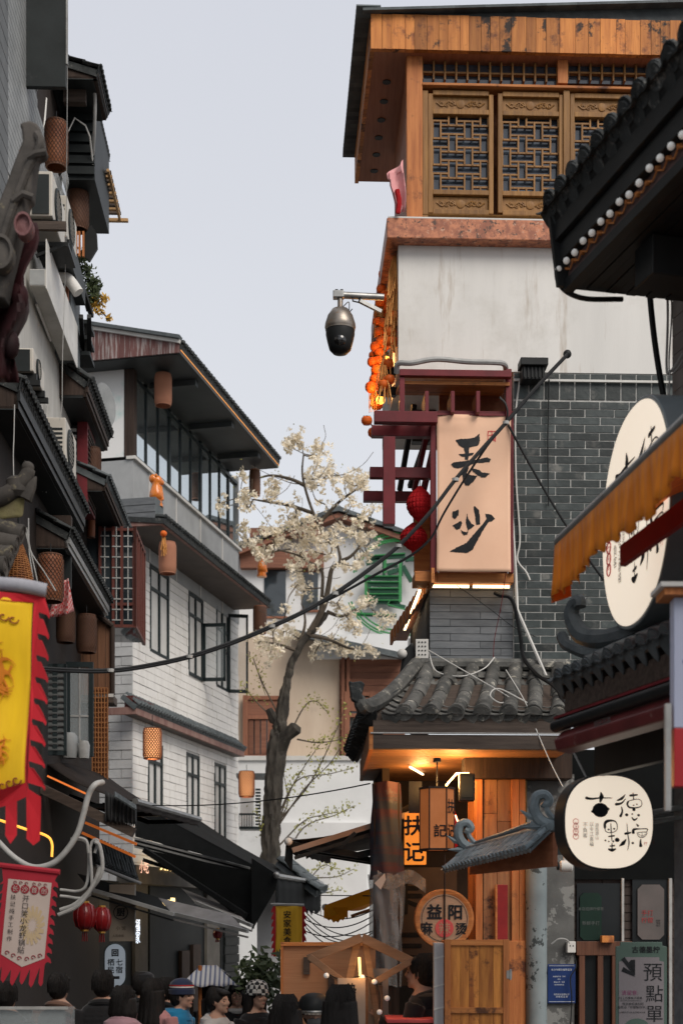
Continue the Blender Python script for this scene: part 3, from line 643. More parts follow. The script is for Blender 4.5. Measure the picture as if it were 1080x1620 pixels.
# red honeycomb paper lanterns
m_hc = M('red_paper', (.60,.012,.018), (.42,.008,.012), .75, 60, bump=.6, bs=110, transl=.25)
def honeycomb(px, py, d, w, h, label):
    s = d/F; e = empty('paper_lantern', P(px, py+h/2, d), label, 'paper lantern', 'red paper lanterns on the maroon frame'); R0 = w*s/2; H = h*s
    b = MB(); n = 22; k = 14
    for j in range(n):                     # folded leaves round the axis
        a = 2*math.pi*j/n; a2 = a+math.pi/n
        for q in range(k):
            t0, t1 = q/k, (q+1)/k
            def rr(t): return R0*max(math.sin(math.pi*min(max(t,.02),.98))**.8, .05)
            z0, z1 = t0*H, t1*H; off = 1.0 if q % 2 else .93
            b.add([(rr(t0)*math.cos(a)*.93, rr(t0)*math.sin(a)*.93, z0), (rr(t0)*math.cos(a2), rr(t0)*math.sin(a2), z0), (rr(t1)*math.cos(a2)*off, rr(t1)*math.sin(a2)*off, z1), (rr(t1)*math.cos(a)*.93, rr(t1)*math.sin(a)*.93, z1)], [(0,1,2,3)])
            a3 = a+2*math.pi/n
            b.add([(rr(t0)*math.cos(a3)*.93, rr(t0)*math.sin(a3)*.93, z0), (rr(t0)*math.cos(a2), rr(t0)*math.sin(a2), z0), (rr(t1)*math.cos(a2)*off, rr(t1)*math.sin(a2)*off, z1), (rr(t1)*math.cos(a3)*.93, rr(t1)*math.sin(a3)*.93, z1)], [(0,3,2,1)])
    b.build('paper_body', m_hc, e); MB().tube([(0,0,H),(0,0,H+.25)], .004, 5).build('hanging_wire', m_black, e)
    MB().lathe([(.014,-.03),(.018,0),(.014,.02)], 8).build('bottom_knob', m_hc, e)
honeycomb(664, 798, 12.0, 44, 58, 'upper red honeycomb paper lantern beside the apricot banner')
honeycomb(654, 850, 12.1, 44, 46, 'lower red honeycomb paper lantern beside the apricot banner')

# persimmon and straw garlands on the street side
m_persim = M('persimmon_skin', (.92,.20,.03), (.82,.15,.02), .45, 6, rnd=.1, transl=.2); m_straw = M('straw', (.72,.34,.10), (.46,.20,.06), .8, 14, rnd=.2, st=(8,8,1)); m_leaf_o = M('dry_calyx', (.10,.09,.03), (.07,.06,.02), .8, 9)
per = MB(); per.lathe([(.006,-.042),(.03,-.04),(.047,-.02),(.05,0),(.045,.022),(.026,.036),(.008,.031)], 12); per_me = per.mesh('persimmon', m_persim, True)
cal = MB()
for k in range(4):
    a = k*math.pi/2; cal.add([(0,0,.034),(.028*math.cos(a-.5),.028*math.sin(a-.5),.04),(.04*math.cos(a),.04*math.sin(a),.034),(.028*math.cos(a+.5),.028*math.sin(a+.5),.04)], [(0,1,2,3)])
cal_me = cal.mesh('calyx', m_leaf_o)
def garland(label, d0, spots, straw):
    e = empty('persimmon_garland', P(spots[0][0], spots[0][1], d0), label, 'garland', 'persimmon garlands by the plaster wall')
    o0 = e.location.copy()
    pts = [P(x, y, d0+dd)-o0 for x, y, dd in spots]
    for q in pts:
        m_ = Matrix.Translation(q) @ Matrix.Rotation(random.uniform(-.4,.4), 4, 'X') @ Matrix.Rotation(random.uniform(0,6), 4, 'Z') @ Matrix.Scale(random.uniform(.9,1.12), 4)
        f_ = put('persimmon', per_me, e, m_); put('calyx', cal_me, f_)
    MB().tube([q+Vector((.01,0,.02)) for q in sorted(pts, key=lambda v: -v.z)], .006, 5).build('rope', m_straw, e)
    b = MB()
    for (x, y0, y1, n_, sp) in straw:
        for k in range(n_):
            a = P(x+random.uniform(-1.5,1.5), y0+random.uniform(0,8), d0+.05)-o0; c = P(x+random.uniform(-sp,sp)-sp*.15, y1-random.uniform(0,(y1-y0)*.55), d0+random.uniform(-.1,.1))-o0
            mid = a.lerp(c, .5)+Vector((random.uniform(-.02,.02), random.uniform(-.02,.02), 0)); b.tube([a, mid, c], random.uniform(.0025,.006), 4)
    if b.v: b.build('straw_bundle', m_straw, e, kind='stuff')
    return e
garland('straw bundle with persimmons hanging beside the corner of the plaster wall', 12.15, [(624,500,.0),(620,540,.0),(614,575,.05),(616,600,.0),(606,608,0),(622,512,.05),(617,525,.0)], [(624,398,525,150,12),(620,470,565,60,12),(608,560,640,26,14)])
garland('string of bright orange persimmons hanging farthest along the eave', 12.75, [(607,433,0),(603,457,0),(601,477,0),(600,497,.1),(597,508,0),(599,526,0),(594,548,0),(591,562,.1),(589,572,0),(600,556,0),(596,585,0),(587,612,0),(605,498,.1),(606,530,.1),(608,545,0),(604,560,.1),(594,628,.1),(599,598,.0),(612,440,.0),(609,468,.0),(611,486,.05),(606,512,.0),(603,540,.0),(598,570,.0),(606,584,.0),(602,610,.0),(596,640,.1),(610,512,.1),(614,530,.0),(592,600,.0)], [(600,450,600,22,7),(590,580,660,14,8)])
garland('two single persimmons dangling left of the maroon beams', 12.2, [(580,665,0),(590,684,.2)], [])
# floodlights and one lit bulb on the same side
m_bulb = glow('amber_bulb', (1,.42,.07), 1.6)
for a, b, d, lb in ((620,588,12.3,'upper black floodlight pointing sideways above the maroon beam'), (618,620,12.4,'lower black floodlight pointing sideways above the maroon beam')):
    e = empty('floodlight', P(a,b,d), lb, 'floodlight', 'floodlights by the maroon frame', rz=R_(12))
    MB().box(-.085,.05,-.04,.04,-.035,.035).build('housing', m_black, e, bevel=.008); MB().box(-.1,-.086,-.045,.045,-.04,.04).build('front_frame', m_black, e, bevel=.004)
    for k in range(4): blk('cooling_fin', m_black, e, -.06+k*.025, -.052+k*.025, -.045, .045, .035, .048)
    MB().tube([(.05,0,0),(.09,0,.03),(.12,.0,.03)], .01, 6).build('bracket', m_black, e)
for a, b, d, lb in ((612,574,12.6,'lit amber bulb glowing among the persimmons'), (602,632,12.7,'lit amber bulb low in the persimmon garland')):
    e = empty('bulb', P(a,b,d), lb, 'bulb', 'lit bulbs in the garlands'); MB().lathe([(.012,.06),(.02,.045),(.04,.0),(.036,-.025),(.01,-.04)], 12).build('glass_bulb', m_bulb, e, True); MB().lathe([(.016,.05),(.016,.09)], 8).build('cap', m_black, e)
    l = bpy.data.lights.new('bulb_light', 'POINT'); l.energy = 1.6; l.color = (1,.5,.16); l.shadow_soft_size = .04; lo = bpy.data.objects.new('bulb_light', l); C.objects.link(lo); lo.parent = e; lo.location = (-.05,-.07,0)
# pink cloth on the corner post
m_pink = M('pink_cloth', (.72,.36,.36), (.62,.28,.29), .85, 5)
e = empty('cloth', P(628,335,11.85), 'crumpled pink cloth tied to the corner of the top storey', 'cloth'); o0 = e.location.copy()
gr = []
for j in range(9):
    t = j/8; row = []
    for i in range(9):
        u = i/8; a = lerp(614, 640, u) if t > .5 else lerp(lerp(626,614,t*2), lerp(638,640,t*2), u)
        q = P(a+3*math.sin(u*7+t*4), lerp(335, 252, t)+(22*(1-u) if t > .8 else 0), 11.85+.03*math.sin(u*9+t*5))-o0; row.append(q)
    gr.append(row)
MB().sheet(gr).build('folds', m_pink, e, True, solid=.003)
MB().tube(smooth_pts([P(629,337,11.84)-o0, P(631,318,11.83)-o0, P(628,300,11.83)-o0]), .02, 6).build('red_knot', m_hc, e, True)

# ------------------------------------------------------------------ dome camera on its arm
m_cam = M('weathered_silver', (.34,.31,.28), (.22,.19,.16), .38, 7, metal=.8, spot=((.30,.17,.09), 12, .58, .1)); m_dome = M('smoked_dome', (.012,.012,.013), (.01,.01,.01), .08, 3, spec=.9)
e = empty('dome_camera', P(538,560,12.0), 'silver and black dome surveillance camera on a bracket arm', 'camera'); s = 12.0/F
def cz(py): return (560-py)*s
MB().lathe([(.02,cz(487)),(.07,cz(490)),(.105,cz(500)),(.125,cz(512)),(.128,cz(518)),(.124,cz(520)),(.122,cz(523))], 24).build('hood', m_cam, e, True)
MB().lathe([(.119,cz(522)),(.119,cz(530)),(.108,cz(540)),(.10,cz(546)),(.09,cz(553)),(.06,cz(559)),(.01,cz(561))], 24).build('dome', m_black, e, True)
b = MB().ball((.0,-.055,cz(543)), .062, 16, 10); b.build('lens_ball', m_dome, e, True)
MB().lathe([(.022,cz(490)),(.022,cz(470)),(.03,cz(470)),(.03,cz(464))], 14).build('neck', m_cam, e, True)
MB().box(-.06,.03,-.035,.035,cz(472),cz(461)).build('junction_box', m_steel, e, bevel=.006)
for x in (-.03, .012): blk('bolt', m_black, e, x-.012, x+.012, -.012, .012, cz(461), cz(458))
MB().tube([(.0,0,cz(466.5)),(.36,.06,cz(465))], .028, 12).build('arm', m_steel, e, True)
MB().bar((.16,.02,cz(474)), (.34,.06,cz(488)), .03, .028).build('brace', m_steel, e)
MB().tube([(.10,-.0,cz(469)),(.105,0,cz(476)),(.15,0,cz(478)),(.17,0,cz(470))], .007, 6).build('clip', m_black, e)
MB().tube(smooth_pts([(.02,-.03,cz(488)),(.07,-.03,cz(480)),(.075,-.02,cz(494)),(.1,-.02,cz(490))]), .004, 5).build('loose_wire', m_black, e)

# junction box over the brick and conduits down the wall
e = empty('junction_box', RF.world(RF.at(842,606,-.1)), 'black floodlight box where plaster meets brick', 'light fitting', rz=RF.r)
s = 11.9/F
MB().box(-22*s,22*s,-.1,.06,22*s,34*s).build('lid', m_black, e, bevel=.006); MB().box(-18*s,18*s,-.06,.08,2*s,22*s).build('body', m_black, e, bevel=.006)
for k in range(6): blk('fin', m_black, e, (-16+k*6)*s, (-14+k*6)*s, -.075, -.061, 4*s, 21*s)
def RW(*q): return [RF.world(RF.at(a, b, o)) for a, b, o in q]
line_thing('hose', 'grey corrugated hose lying along the top of the maroon canopy', 'hose', smooth_pts(RW((627,590,-.25),(630,575,-.3),(652,574,-.34),(690,568,-.34),(740,572,-.34),(780,573,-.34),(797,576,-.3),(800,590,-.2),(802,640,-.1))), .022, m_pipe, n=8)
line_thing('conduit', 'long pale conduit running down beside the banner to the tiled roof', 'conduit', RW((803,640,-.06),(806,760,-.05),(815,900,-.05),(818,965,-.05),(870,1085,-.12)), .014, m_white, 'conduits')
line_thing('conduit', 'thin white cable clipped to the edge of the dark brickwork', 'cable', smooth_pts(RW((822,600,-.02),(815,660,-.02),(816,760,-.02),(822,850,-.02),(818,885,-.02),(832,905,-.03),(838,918,-.03))), .008, m_white)
line_thing('black_cable', 'black cable hanging straight down across the dark brick wall', 'cable', RW((868,600,-.04),(866,700,-.03),(867,800,-.03)), .006, m_black)
line_thing('black_cable', 'black cable slanting down right across the brick wall', 'cable', sag(*RW((800,665,-.25),(960,925,-.6)), .06), .010, m_black)
line_thing('black_cable', 'black cable looping from the bay floor down over the tiles', 'cable', smooth_pts(RW((782,938,-.06),(790,942,-.08),(810,950,-.08),(822,1000,-.08),(828,1040,-.08),(850,1068,-.35),(880,1090,-.7),(900,1130,-1.0))), .016, m_rubber)
line_thing('thin_wire', 'pale wire drooping in a loop over the skirt roof', 'wire', smooth_pts(RW((678,1032,-.1),(690,1062,-.2),(730,1070,-.3),(765,1058,-.2),(782,1040,-.1))), .005, m_white)
line_thing('thin_wire', 'pale wire coiled on the barrel tiles', 'wire', smooth_pts(RW((676,1028,-.1),(740,1065,-.4),(800,1100,-.75),(806,1108,-.8),(790,1112,-.85),(775,1100,-.8),(790,1090,-.75),(840,1115,-.8),(890,1135,-.95))), .005, m_white)
line_thing('thin_wire', 'thin white wire hanging over the tile edge and eave board', 'wire', smooth_pts(RW((800,1060,-.2),(830,1110,-.8),(850,1160,-1.08),(872,1210,-1.1),(890,1245,-1.1))), .004, m_white)
line_thing('thin_wire', 'thin reddish wire hanging below the bay lamps', 'wire', smooth_pts(RW((800,905,-.2),(792,960,-.1),(782,1010,-.06),(780,1040,-.06))), .003, m_red)
line_thing('thin_wire', 'thin dark wire slanting under the bay lamps', 'wire', smooth_pts(RW((722,926,-.1),(770,960,-.1),(812,992,-.1),(848,1008,-.05))), .003, m_black)
# loudspeaker horn behind the hip of the roof
e = empty('loudspeaker', P(648,1090,12.1), 'black loudspeaker with white bracket behind the roof hip', 'loudspeaker'); s = 12.1/F
b = MB(); b.prism([(-20*s,0),(16*s,0),(18*s,30*s),(4*s,72*s),(-10*s,60*s)], -.08, .18); b.build('cabinet', m_black, e, bevel=.02)
MB().ball((-13*s,-.1,52*s), .042, 12, 8).build('cap', m_white, e, True)
MB().box(8*s,28*s,-.13,-.115,38*s,74*s).build('perforated_bracket', m_white, e, bevel=.003)
for i in range(3):
    for j in range(5): b = MB().lathe([(.007,0),(.007,.004)], 8); b.v = [(x+(13+5*i)*s, -.131-z, y+(43+6.5*j)*s) for x, y, z in b.v]; b.build('hole', m_black, e)
# ------------------------------------------------------------------ things at the shop front
m_lsign = M('amber_lightbox', (.75,.25,.04), (.65,.20,.03), .6, 3, emis=(1,.28,.03), es=.42)
m_lskin = M('lantern_skin', (.42,.17,.07), (.34,.13,.05), .65, 5, emis=(1,.27,.06), es=.10)
# hexagonal hanging lantern
s = 11.0/F; e = empty('hanging_lantern', P(691,1345,11.0), 'hexagonal amber hanging lantern with brushed characters under the eave', 'lantern'); H = 97*s; R0 = 27*s
b = MB(); ang = [R_(a) for a in (0,60,120,180,240,300)]
for k in range(6):
    a, c = ang[k], ang[(k+1) % 6]; b.add([(R0*math.cos(a),R0*math.sin(a),0),(R0*math.cos(c),R0*math.sin(c),0),(R0*math.cos(c),R0*math.sin(c),H),(R0*math.cos(a),R0*math.sin(a),H)], [(0,1,2,3)])
b.build('shade', m_lskin, e)
for a in ang: MB().tube([(R0*math.cos(a),R0*math.sin(a),-.005),(R0*math.cos(a),R0*math.sin(a),H+.005)], .006, 6).build('rib', m_wood_d, e)
for z in (0,H): MB().lathe([(R0-.006,z-.008),(R0+.008,z-.008),(R0+.008,z+.008),(R0-.006,z+.008)], 6, close=False).build('rim', m_wood_d, e)
fa = R0*math.cos(R_(30))+.004
def on_face(adeg, txt, size, z, off=0): 
    a = R_(adeg); text(txt, size, m_ink, e, (fa*math.cos(a)-off*math.sin(a), fa*math.sin(a)+off*math.cos(a), z), rot=(90,0,adeg+90), bold=.012, line=.9)
on_face(270, '記', .10, H*.30, .015); on_face(330, '扶', .115, H*.70, .0); on_face(330, '记', .115, H*.30, .0)
MB().tube([(0,0,H),(0,0,H+.22)], .006, 6).build('hanging_rod', m_black, e); MB().lathe([(.03,H+.2),(.03,H+.23)], 12).build('rose', m_black, e)
def lamp(par, loc, en, col=(1,.5,.16), size=.06, nm='lamp_light'):
    l = bpy.data.lights.new(nm, 'POINT'); l.energy = en; l.color = col; l.shadow_soft_size = size; lo = bpy.data.objects.new(nm, l); C.objects.link(lo); lo.parent = par; lo.location = loc; return lo
MB().ball((.0,0,H*.86), .03, 12, 8).build('lantern_bulb', glow('hot_bulb', (1,.55,.2), 10), e, True)
lamp(e, (0,0,H+.05), 10)
# flat lit box sign
s = 11.3/F; e = empty('box_sign', P(657,1368,11.3), 'bright orange flat lit box sign with brushed characters', 'sign'); 
MB().box(-17*s,17*s,0,.08,0,81*s).build('light_box', m_lsign, e, bevel=.004); text('扶\n记', 33*s, m_ink, e, (-.01,-.004,41*s), bold=.015, line=1.25); MB().box(-.05,.05,.02,.06,81*s,81*s+.25).build('hanger', m_black, e)
# eave strip lamp and its light
e = empty('strip_light', P(655,1210,12.1), 'warm strip lamp tucked under the wooden eave', 'lamp')
MB().bar((-.04,-.1,-.03),(.10,.5,-.03), .016, .014).build('tube', m_strip, e); lamp(e, (.06,0,-.12), 6)
e = empty('strip_light', P(722,1238,11.5), 'bent warm strip lamp beside the hexagonal lantern', 'lamp')
MB().tube([(-.08,0,-.14),(-.08,0,-.02),(.0,0,.07),(.1,0,.07)], .009, 6).build('tube', m_strip, e); lamp(e, (-.02,-.1,0), 8)
# black speaker box
s = 11.3/F; e = empty('wall_speaker', P(738,1268,11.2), 'small black speaker box on the post under the eave', 'speaker'); MB().box(-12*s,12*s,-.05,.07,0,43*s).build('cabinet', m_black, e, bevel=.008); MB().box(-9*s,9*s,-.056,-.049,5*s,38*s).build('grille', m_dark, e)
# red pennant
e = empty('pennant', P(722,1345,11.35), 'small red pennant with a lit edge behind the hexagonal lantern', 'pennant'); s = 11.35/F
MB().prism([(-6*s,70*s),(2*s,50*s),(14*s,14*s),(-4*s,2*s)], 0, .006).build('cloth', m_hc, e); MB().tube([(-2*s,-.004,55*s),(4*s,-.004,38*s),(9*s,-.004,22*s)], .006, 5).build('lit_edge', m_strip, e)
# round wooden sign
s = 11.4/F; m_sgn = wood('pale_sign_wood', (.44,.28,.18), (.38,.23,.14), 'x', .6, rnd=0); e = empty('round_sign', P(702,1454,11.4), 'round wooden sign with black characters and a red disc', 'sign', rz=R_(6)); R0 = 45*s
b = MB().lathe([(R0,-.02),(R0,.03)], 48); b.v = [(x, z, y) for x, y, z in b.v]; b.build('disc', m_sgn, e)
b = MB().lathe([(R0-.005,-.03),(R0+.01,-.03),(R0+.01,.035),(R0-.03,.035),(R0-.03,-.022),(R0-.005,-.03)], 48, close=False); b.v = [(x, z, y) for x, y, z in b.v]; b.build('rim', m_wood_ox, e, True)
b = MB().lathe([(R0-.045,-.024),(R0-.041,-.024)], 48, close=False); b.v = [(x, z, y) for x, y, z in b.v]; b.build('ring_line', m_ink, e)
text('益', .125, m_ink, e, (-.08,-.025,.055), bold=.018); text('阳', .125, m_ink, e, (.085,-.025,.05), bold=.018); text('麻', .105, m_ink, e, (-.145,-.025,-.075), bold=.015); text('烫', .10, m_ink, e, (.135,-.025,-.08), bold=.015)
b = MB().lathe([(.072,-.026),(.072,-.02)], 28); b.v = [(x, z, y-.075) for x, y, z in b.v]; b.build('red_disc', m_seal, e); text('辣', .10, m_sgn, e, (0,-.029,-.075))
MB().tube([(0,-.028,R0+.28),(0,-.028,-R0)], .007, 6).build('hanging_strap', m_wood_d, e)
# wooden cabinet board with hinge and a pale packing sheet
s = 10.8/F; e = empty('wooden_cabinet', (P(754,1620,10.8).x, 10.8, 0), 'upright framed wooden cabinet panel at the counter edge', 'cabinet'); Z1 = P(0,1487,10.8).z; hw = 51*s
m_cab = wood('knotty_pine', (.66,.27,.06), (.27,.085,.022), 'z', .5, spot=((.13,.045,.018), 6, .58, .1), rnd=.22, k=9)
xs = [-hw+.045]
while xs[-1] < hw-.06: xs.append(xs[-1]+random.uniform(.06,.12))
xs[-1] = hw-.045
for i in range(len(xs)-1): blk('plank', m_cab, e, xs[i]+.001, xs[i+1]-.001, .012, .03, .06, Z1-.045)
for x in (-hw, hw-.045): bx('stile', m_wood_oz, e, x, x+.045, -.006, .04, .0, Z1, .003)
for z in (Z1-.045, P(0,1604,10.8).z): bx('rail', m_wood_ox, e, -hw+.045, hw-.045, -.005, .039, z, z+.044, .003)
bx('cabinet_body', m_wood_oz, e, -hw+.002, hw-.002, .041, .4, 0, Z1-.01)
MB().tube([(hw+.008,-.004,Z1-.22),(hw+.008,-.004,Z1-.30)], .009, 8).build('hinge', m_steel, e); blk('hinge_leaf', m_steel, e, hw-.02, hw+.02, -.009, -.007, Z1-.29, Z1-.23)
s = 10.85/F; e = empty('packing_board', (P(694,1620,10.85).x, 10.85, 0), 'white taped packing board leaning by the wooden cabinet', 'board'); Z1 = P(0,1492,10.85).z
m_wrap = M('white_wrap', (.52,.50,.50), (.42,.41,.42), .5, 6, bump=.3, bs=14)
MB().box(-8*s,8*s,0,.12,0,Z1).build('board', m_wrap, e, bevel=.006)
for z in (Z1-.12, Z1-.33, Z1-.5): MB().bar((-8*s,-.003,z), (8*s,-.003,z+.02), .006, .012).build('tape', m_white, e)
# cloth- and plastic-wrapped corner post at the street side
m_strp = M('striped_tarp', (.05,.06,.075), (.10,.045,.05), .6, 2.2, st=(.3,.3,4), lo=.45, hi=.55, spot=((.12,.12,.13), 3, .6, .1)); m_plas = M('clear_plastic', (.42,.43,.43), (.34,.35,.35), .16, 5, alpha=.5, spec=.8, bump=.9, bs=9)
e = empty('wrapped_post', (P(611,1620,12.4).x, 12.4, 0), 'corner post wrapped in striped tarp and shiny clear plastic', 'post'); s = 12.4/F
def wrap(y0, y1, w0, w1, nm, m, amp, r_=14):
    gr = []
    for j in range(r_+1):
        t = j/r_; z = P(0, lerp(y0, y1, t), 12.4).z; hw = lerp(w0, w1, t)*s
        gr.append([(hw*math.cos(a)*(1+amp*math.sin(5*a+t*9)), .16*math.sin(a)*(1+amp*math.sin(7*a-t*6)), z+amp*.1*math.sin(3*a)) for a in [2*math.pi*i/40 for i in range(41)]])
    MB().sheet(gr).build(nm, m, e, True)
MB().box(-20*s,20*s,-.1,.1,0,P(0,1240,12.4).z).build('core', m_wood_d, e)
wrap(1240, 1392, 22, 27, 'striped_tarp', m_strp, .06); wrap(1385, 1560, 28, 22, 'plastic_sheet', m_plas, .10, 26)
gr = [[(lerp(-15,60,i/14)*s, -.19-.02*math.sin(i*1.3+j), P(0, lerp(1378,1400,j/4)+7*math.sin(i*.5)+i*.7, 12.4).z) for i in range(15)] for j in range(5)]
MB().sheet(gr).build('plastic_flap', m_plas, e, True)
b = MB().prism([(-20*s,P(0,1398,12.2).z),(-4*s,P(0,1382,12.2).z),(-2*s,P(0,1392,12.2).z),(-10*s,P(0,1408,12.2).z)], -.22, -.216); b.build('white_tape', m_white, e)
# counter front and the dim menu boards in the shop
e = empty('menu_board', P(660,1560,12.9), 'dim menu board with dark characters inside the noodle shop', 'menu board'); m_menu = M('dim_menu', (.10,.075,.06), (.08,.06,.05), .7, 4)
MB().box(-.25,.35,0,.03,0,1.05).build('board', m_menu, e); text('卡', .3, m_ink, e, (-.1,-.004,.78), bold=.02); text('三', .3, m_ink, e, (-.06,-.004,.35), bold=.02)
s = 10.9/F; e = empty('counter', (P(655,1620,10.9).x, 10.9, 0), 'low counter with a dark red top at the shop mouth', 'counter'); Z1 = P(0,1613,10.9).z
MB().box(-42*s,30*s,0,.5,0,Z1-.03).build('body', m_wood_d, e); MB().box(-44*s,32*s,-.02,.52,Z1-.03,Z1).build('top', m_seal, e, bevel=.006)

# ------------------------------------------------------------------ little curled tile canopy over the doorway
pL, pR = P(733, 1350, 10.9), P(868, 1313, 9.35)
CF = Fr(733, 10.9, math.degrees(math.atan2(pR.y-pL.y, pR.x-pL.x)))      # x runs towards the viewer, y into the wall
cr = CF.root('tile_canopy', 'small slate-blue tiled canopy with curled ridge ends over the doorway', 'canopy')
a0 = Vector((0,0,pL.z)); a1 = Vector(((pR-pL).xy.length, 0, pR.z)); zr = (a0.z+a1.z)/2
tile_roof(cr, a0, a1, a0+Vector((-.02,-.15,-.13)), a1+Vector((.02,-.15,-.13)), 24, 3, .024, m_tile_s, pans=3, deck=m_tile_s, ends=True, drips=True, dt=.25)
MB().tube([a0+Vector((0,.01,.02)), a1+Vector((0,.01,.02))], .028, 10).build('ridge_cap', m_tile_s, cr, True); MB().tube([a0+Vector((.25,.01,.06)), a1+Vector((-.3,.01,.06))], .018, 8).build('ridge_roll', m_tile_s, cr, True)
def ridge_curl(base, sx, sc_, root, m, fins=True):
    pts = [(0,0,0),(.10,0,.005),(.17,0,.05),(.20,0,.13),(.19,0,.20),(.15,0,.235),(.115,0,.215),(.12,0,.185),(.145,0,.185)]
    P_ = smooth_pts([(base[0]+sx*x*sc_, base[1], base[2]+z*sc_) for x, y, z in pts], 5); n_ = len(P_)
    MB().tube(P_, [lerp(.045,.022,i/n_)*sc_ for i in range(n_)], 8).build('ridge_curl', m, root, True)
    if fins:
        for (x, z, dx, dz) in ((.18,.10,.13,.06),(.13,.02,.17,.0)):
            MB().tube([(base[0]+sx*x*sc_, base[1], base[2]+z*sc_),(base[0]+sx*(x+dx*.5)*sc_, base[1], base[2]+(z+dz*.2)*sc_),(base[0]+sx*(x+dx)*sc_, base[1], base[2]+(z+dz)*sc_)], [.03*sc_,.022*sc_,.004*sc_], 6).build('ridge_fin', m, root, True)
def side_curl(base, k):                  # curls stand in the plane across the ridge, as seen from the street
    ex = (CF.u*CF.u.x*0+Vector((-1,0)));  lx = Vector((ex.dot(CF.u), ex.dot(CF.w), 0))
    def q(x, z): return base+lx*x*k+Vector((0,0,z*k))
    P_ = smooth_pts([q(a,b) for a,b in ((-.14,.02),(-.05,.02),(.03,.06),(.065,.13),(.05,.20),(.0,.215),(-.03,.18),(-.01,.155),(.015,.165))], 5); n_ = len(P_)
    MB().tube(P_, [lerp(.042,.024,i/n_)*k for i in range(n_)], 8).build('ridge_curl', m_tile_s, cr, True)
    MB().tube(smooth_pts([q(-.16,.03),q(-.07,.06),(q(-.02,.11)),q(-.01,.16)],4), .02*k, 6).build('ridge_roll', m_tile_s, cr, True)
    for (x, z, dx, dz) in ((.04,.07,.11,.05),(.0,.015,.14,.0)): MB().tube([q(x,z), q(x+dx*.5,z+dz*.2), q(x+dx,z+dz)], [.026*k,.02*k,.004*k], 6).build('ridge_fin', m_tile_s, cr, True)
side_curl(a0+Vector((.02,.02,.01)), 1.0); side_curl(a1+Vector((-.12,.02,.01)), 1.05)
bx('bracket_board', m_wood_s, cr, .05, a1.x, .03, .06, zr-.2, zr+.02)
for k in range(4): MB().bar((.1+k*.45,.06,zr-.03), (.1+k*.45,.75,zr-.03), .03, .03).build('bracket_arm', m_black, cr)
# ------------------------------------------------------------------ near tea house on the right
NF = Fr(1066, 8.7, -75)                 # x runs towards the camera, y into the building
NR = NF.root('tea_house', 'near tea house with a black tiled eave strung with white bulbs', 'house')
m_ntile = M('pinkish_facing_tile', (.24,.215,.20), (.19,.17,.16), .6, 5, rnd=.1, bump=.1)
nw = MB().box(0, 7, 0, .4, 0, 7.2).build('side_wall', m_mortar_d, NR)
for r_ in range(24):                    # facing tiles near the visible corner
    for c_ in range(3):
        z = 4.3+r_*.11; blk('tile', m_ntile, nw, c_*.3+(.15 if r_ % 2 else 0)-.1 if c_ else 0, c_*.3+.295+(.15 if r_ % 2 else 0)-.1, -.012, -.001, z, z+.106)
A = NF.pd(866, 338, 8.0); ZA = A.z; L_ = 2.6
yo = A.y; x_a = A.x
er = empty('eave', (0,0,0)); er.parent = NR
tile_roof(er, (x_a,yo+1.0,ZA+.50), (x_a+L_,yo+1.0,ZA+.50), (x_a,yo,ZA), (x_a+L_,yo,ZA), 17, 5, .062, m_tile_d, pans=5, deck=m_black, dripk=1.7)
for i, (z0, z1, y0) in enumerate(((-.16,-.035,.03),(-.27,-.165,.06))): bx('fascia_board', m_black, er, x_a+.0, x_a+L_, yo+y0, yo+y0+.05, ZA+z0, ZA+z1, .004)
bx('bulb_board', M('faded_red_board', (.12,.07,.065), (.08,.05,.045), .7, 6), er, x_a+.02, x_a+L_, yo+.11, yo+.14, ZA-.36, ZA-.272)
bx('lower_board', m_black, er, x_a+.0, x_a+L_, yo+.09, yo+.15, ZA-.42, ZA-.362, .003)
for k in range(14): bx('soffit_slat', m_black, er, x_a+.02, x_a+L_, yo+.16+k*.06, yo+.215+k*.06, ZA-.40-.004*(k % 2), ZA-.385, 0)
MB().box(x_a, x_a+L_, yo+.12, yo+1.02, ZA-.384, ZA-.36).build('soffit_backing', m_black, er)
MB().prism([(yo+.0,ZA-.03),(yo+1.0,ZA+.47),(yo+1.0,ZA-.38),(yo+.05,ZA-.40)], x_a, x_a+.03, ax='yz').build('gable_board', m_black, er)
MB().tube(smooth_pts([(x_a-.02,yo+.06,ZA-.2),(x_a-.03,yo+.08,ZA-.36),(x_a+.0,yo+.2,ZA-.44),(x_a,yo+.45,ZA-.42)]), .014, 6).build('eave_cable', m_rubber, er, True)
bm_ = glow('frosted_bulb', (.85,.84,.80), .06)
bulb = MB().ball((0,0,0), .0185, 12, 8); bulb_me = bulb.mesh('bulb', bm_, True); cap_me = MB().lathe([(.012,.0),(.014,.03)], 8).mesh('bulb_socket', m_wood_ox)
st_ = empty('string_lights', NF.world((x_a,yo,ZA-.36)), 'string of round white bulbs along the near black eave', 'string lights', rz=NF.r)
for k in range(22):
    x = .02+k*.108; z = .055+random.uniform(-.012,.012); put('bulb', bulb_me, st_, Matrix.Translation((x,.055,z))); put('bulb_socket', cap_me, st_, Matrix.Translation((x,.07,z)) @ Matrix.Rotation(R_(-80), 4, 'X') @ Matrix.Translation((0,0,.018)))
wp = []
for k in range(22): wp += [(.02+k*.108,.095,.06), (.075+k*.108,.10,.035)]
MB().tube(wp, .005, 5).build('string_cable', m_wood_ox, st_)
bx('support_beam', m_black, NR, x_a+.55, x_a+.75, yo+.25, .3, ZA-.62, ZA-.42, .006)
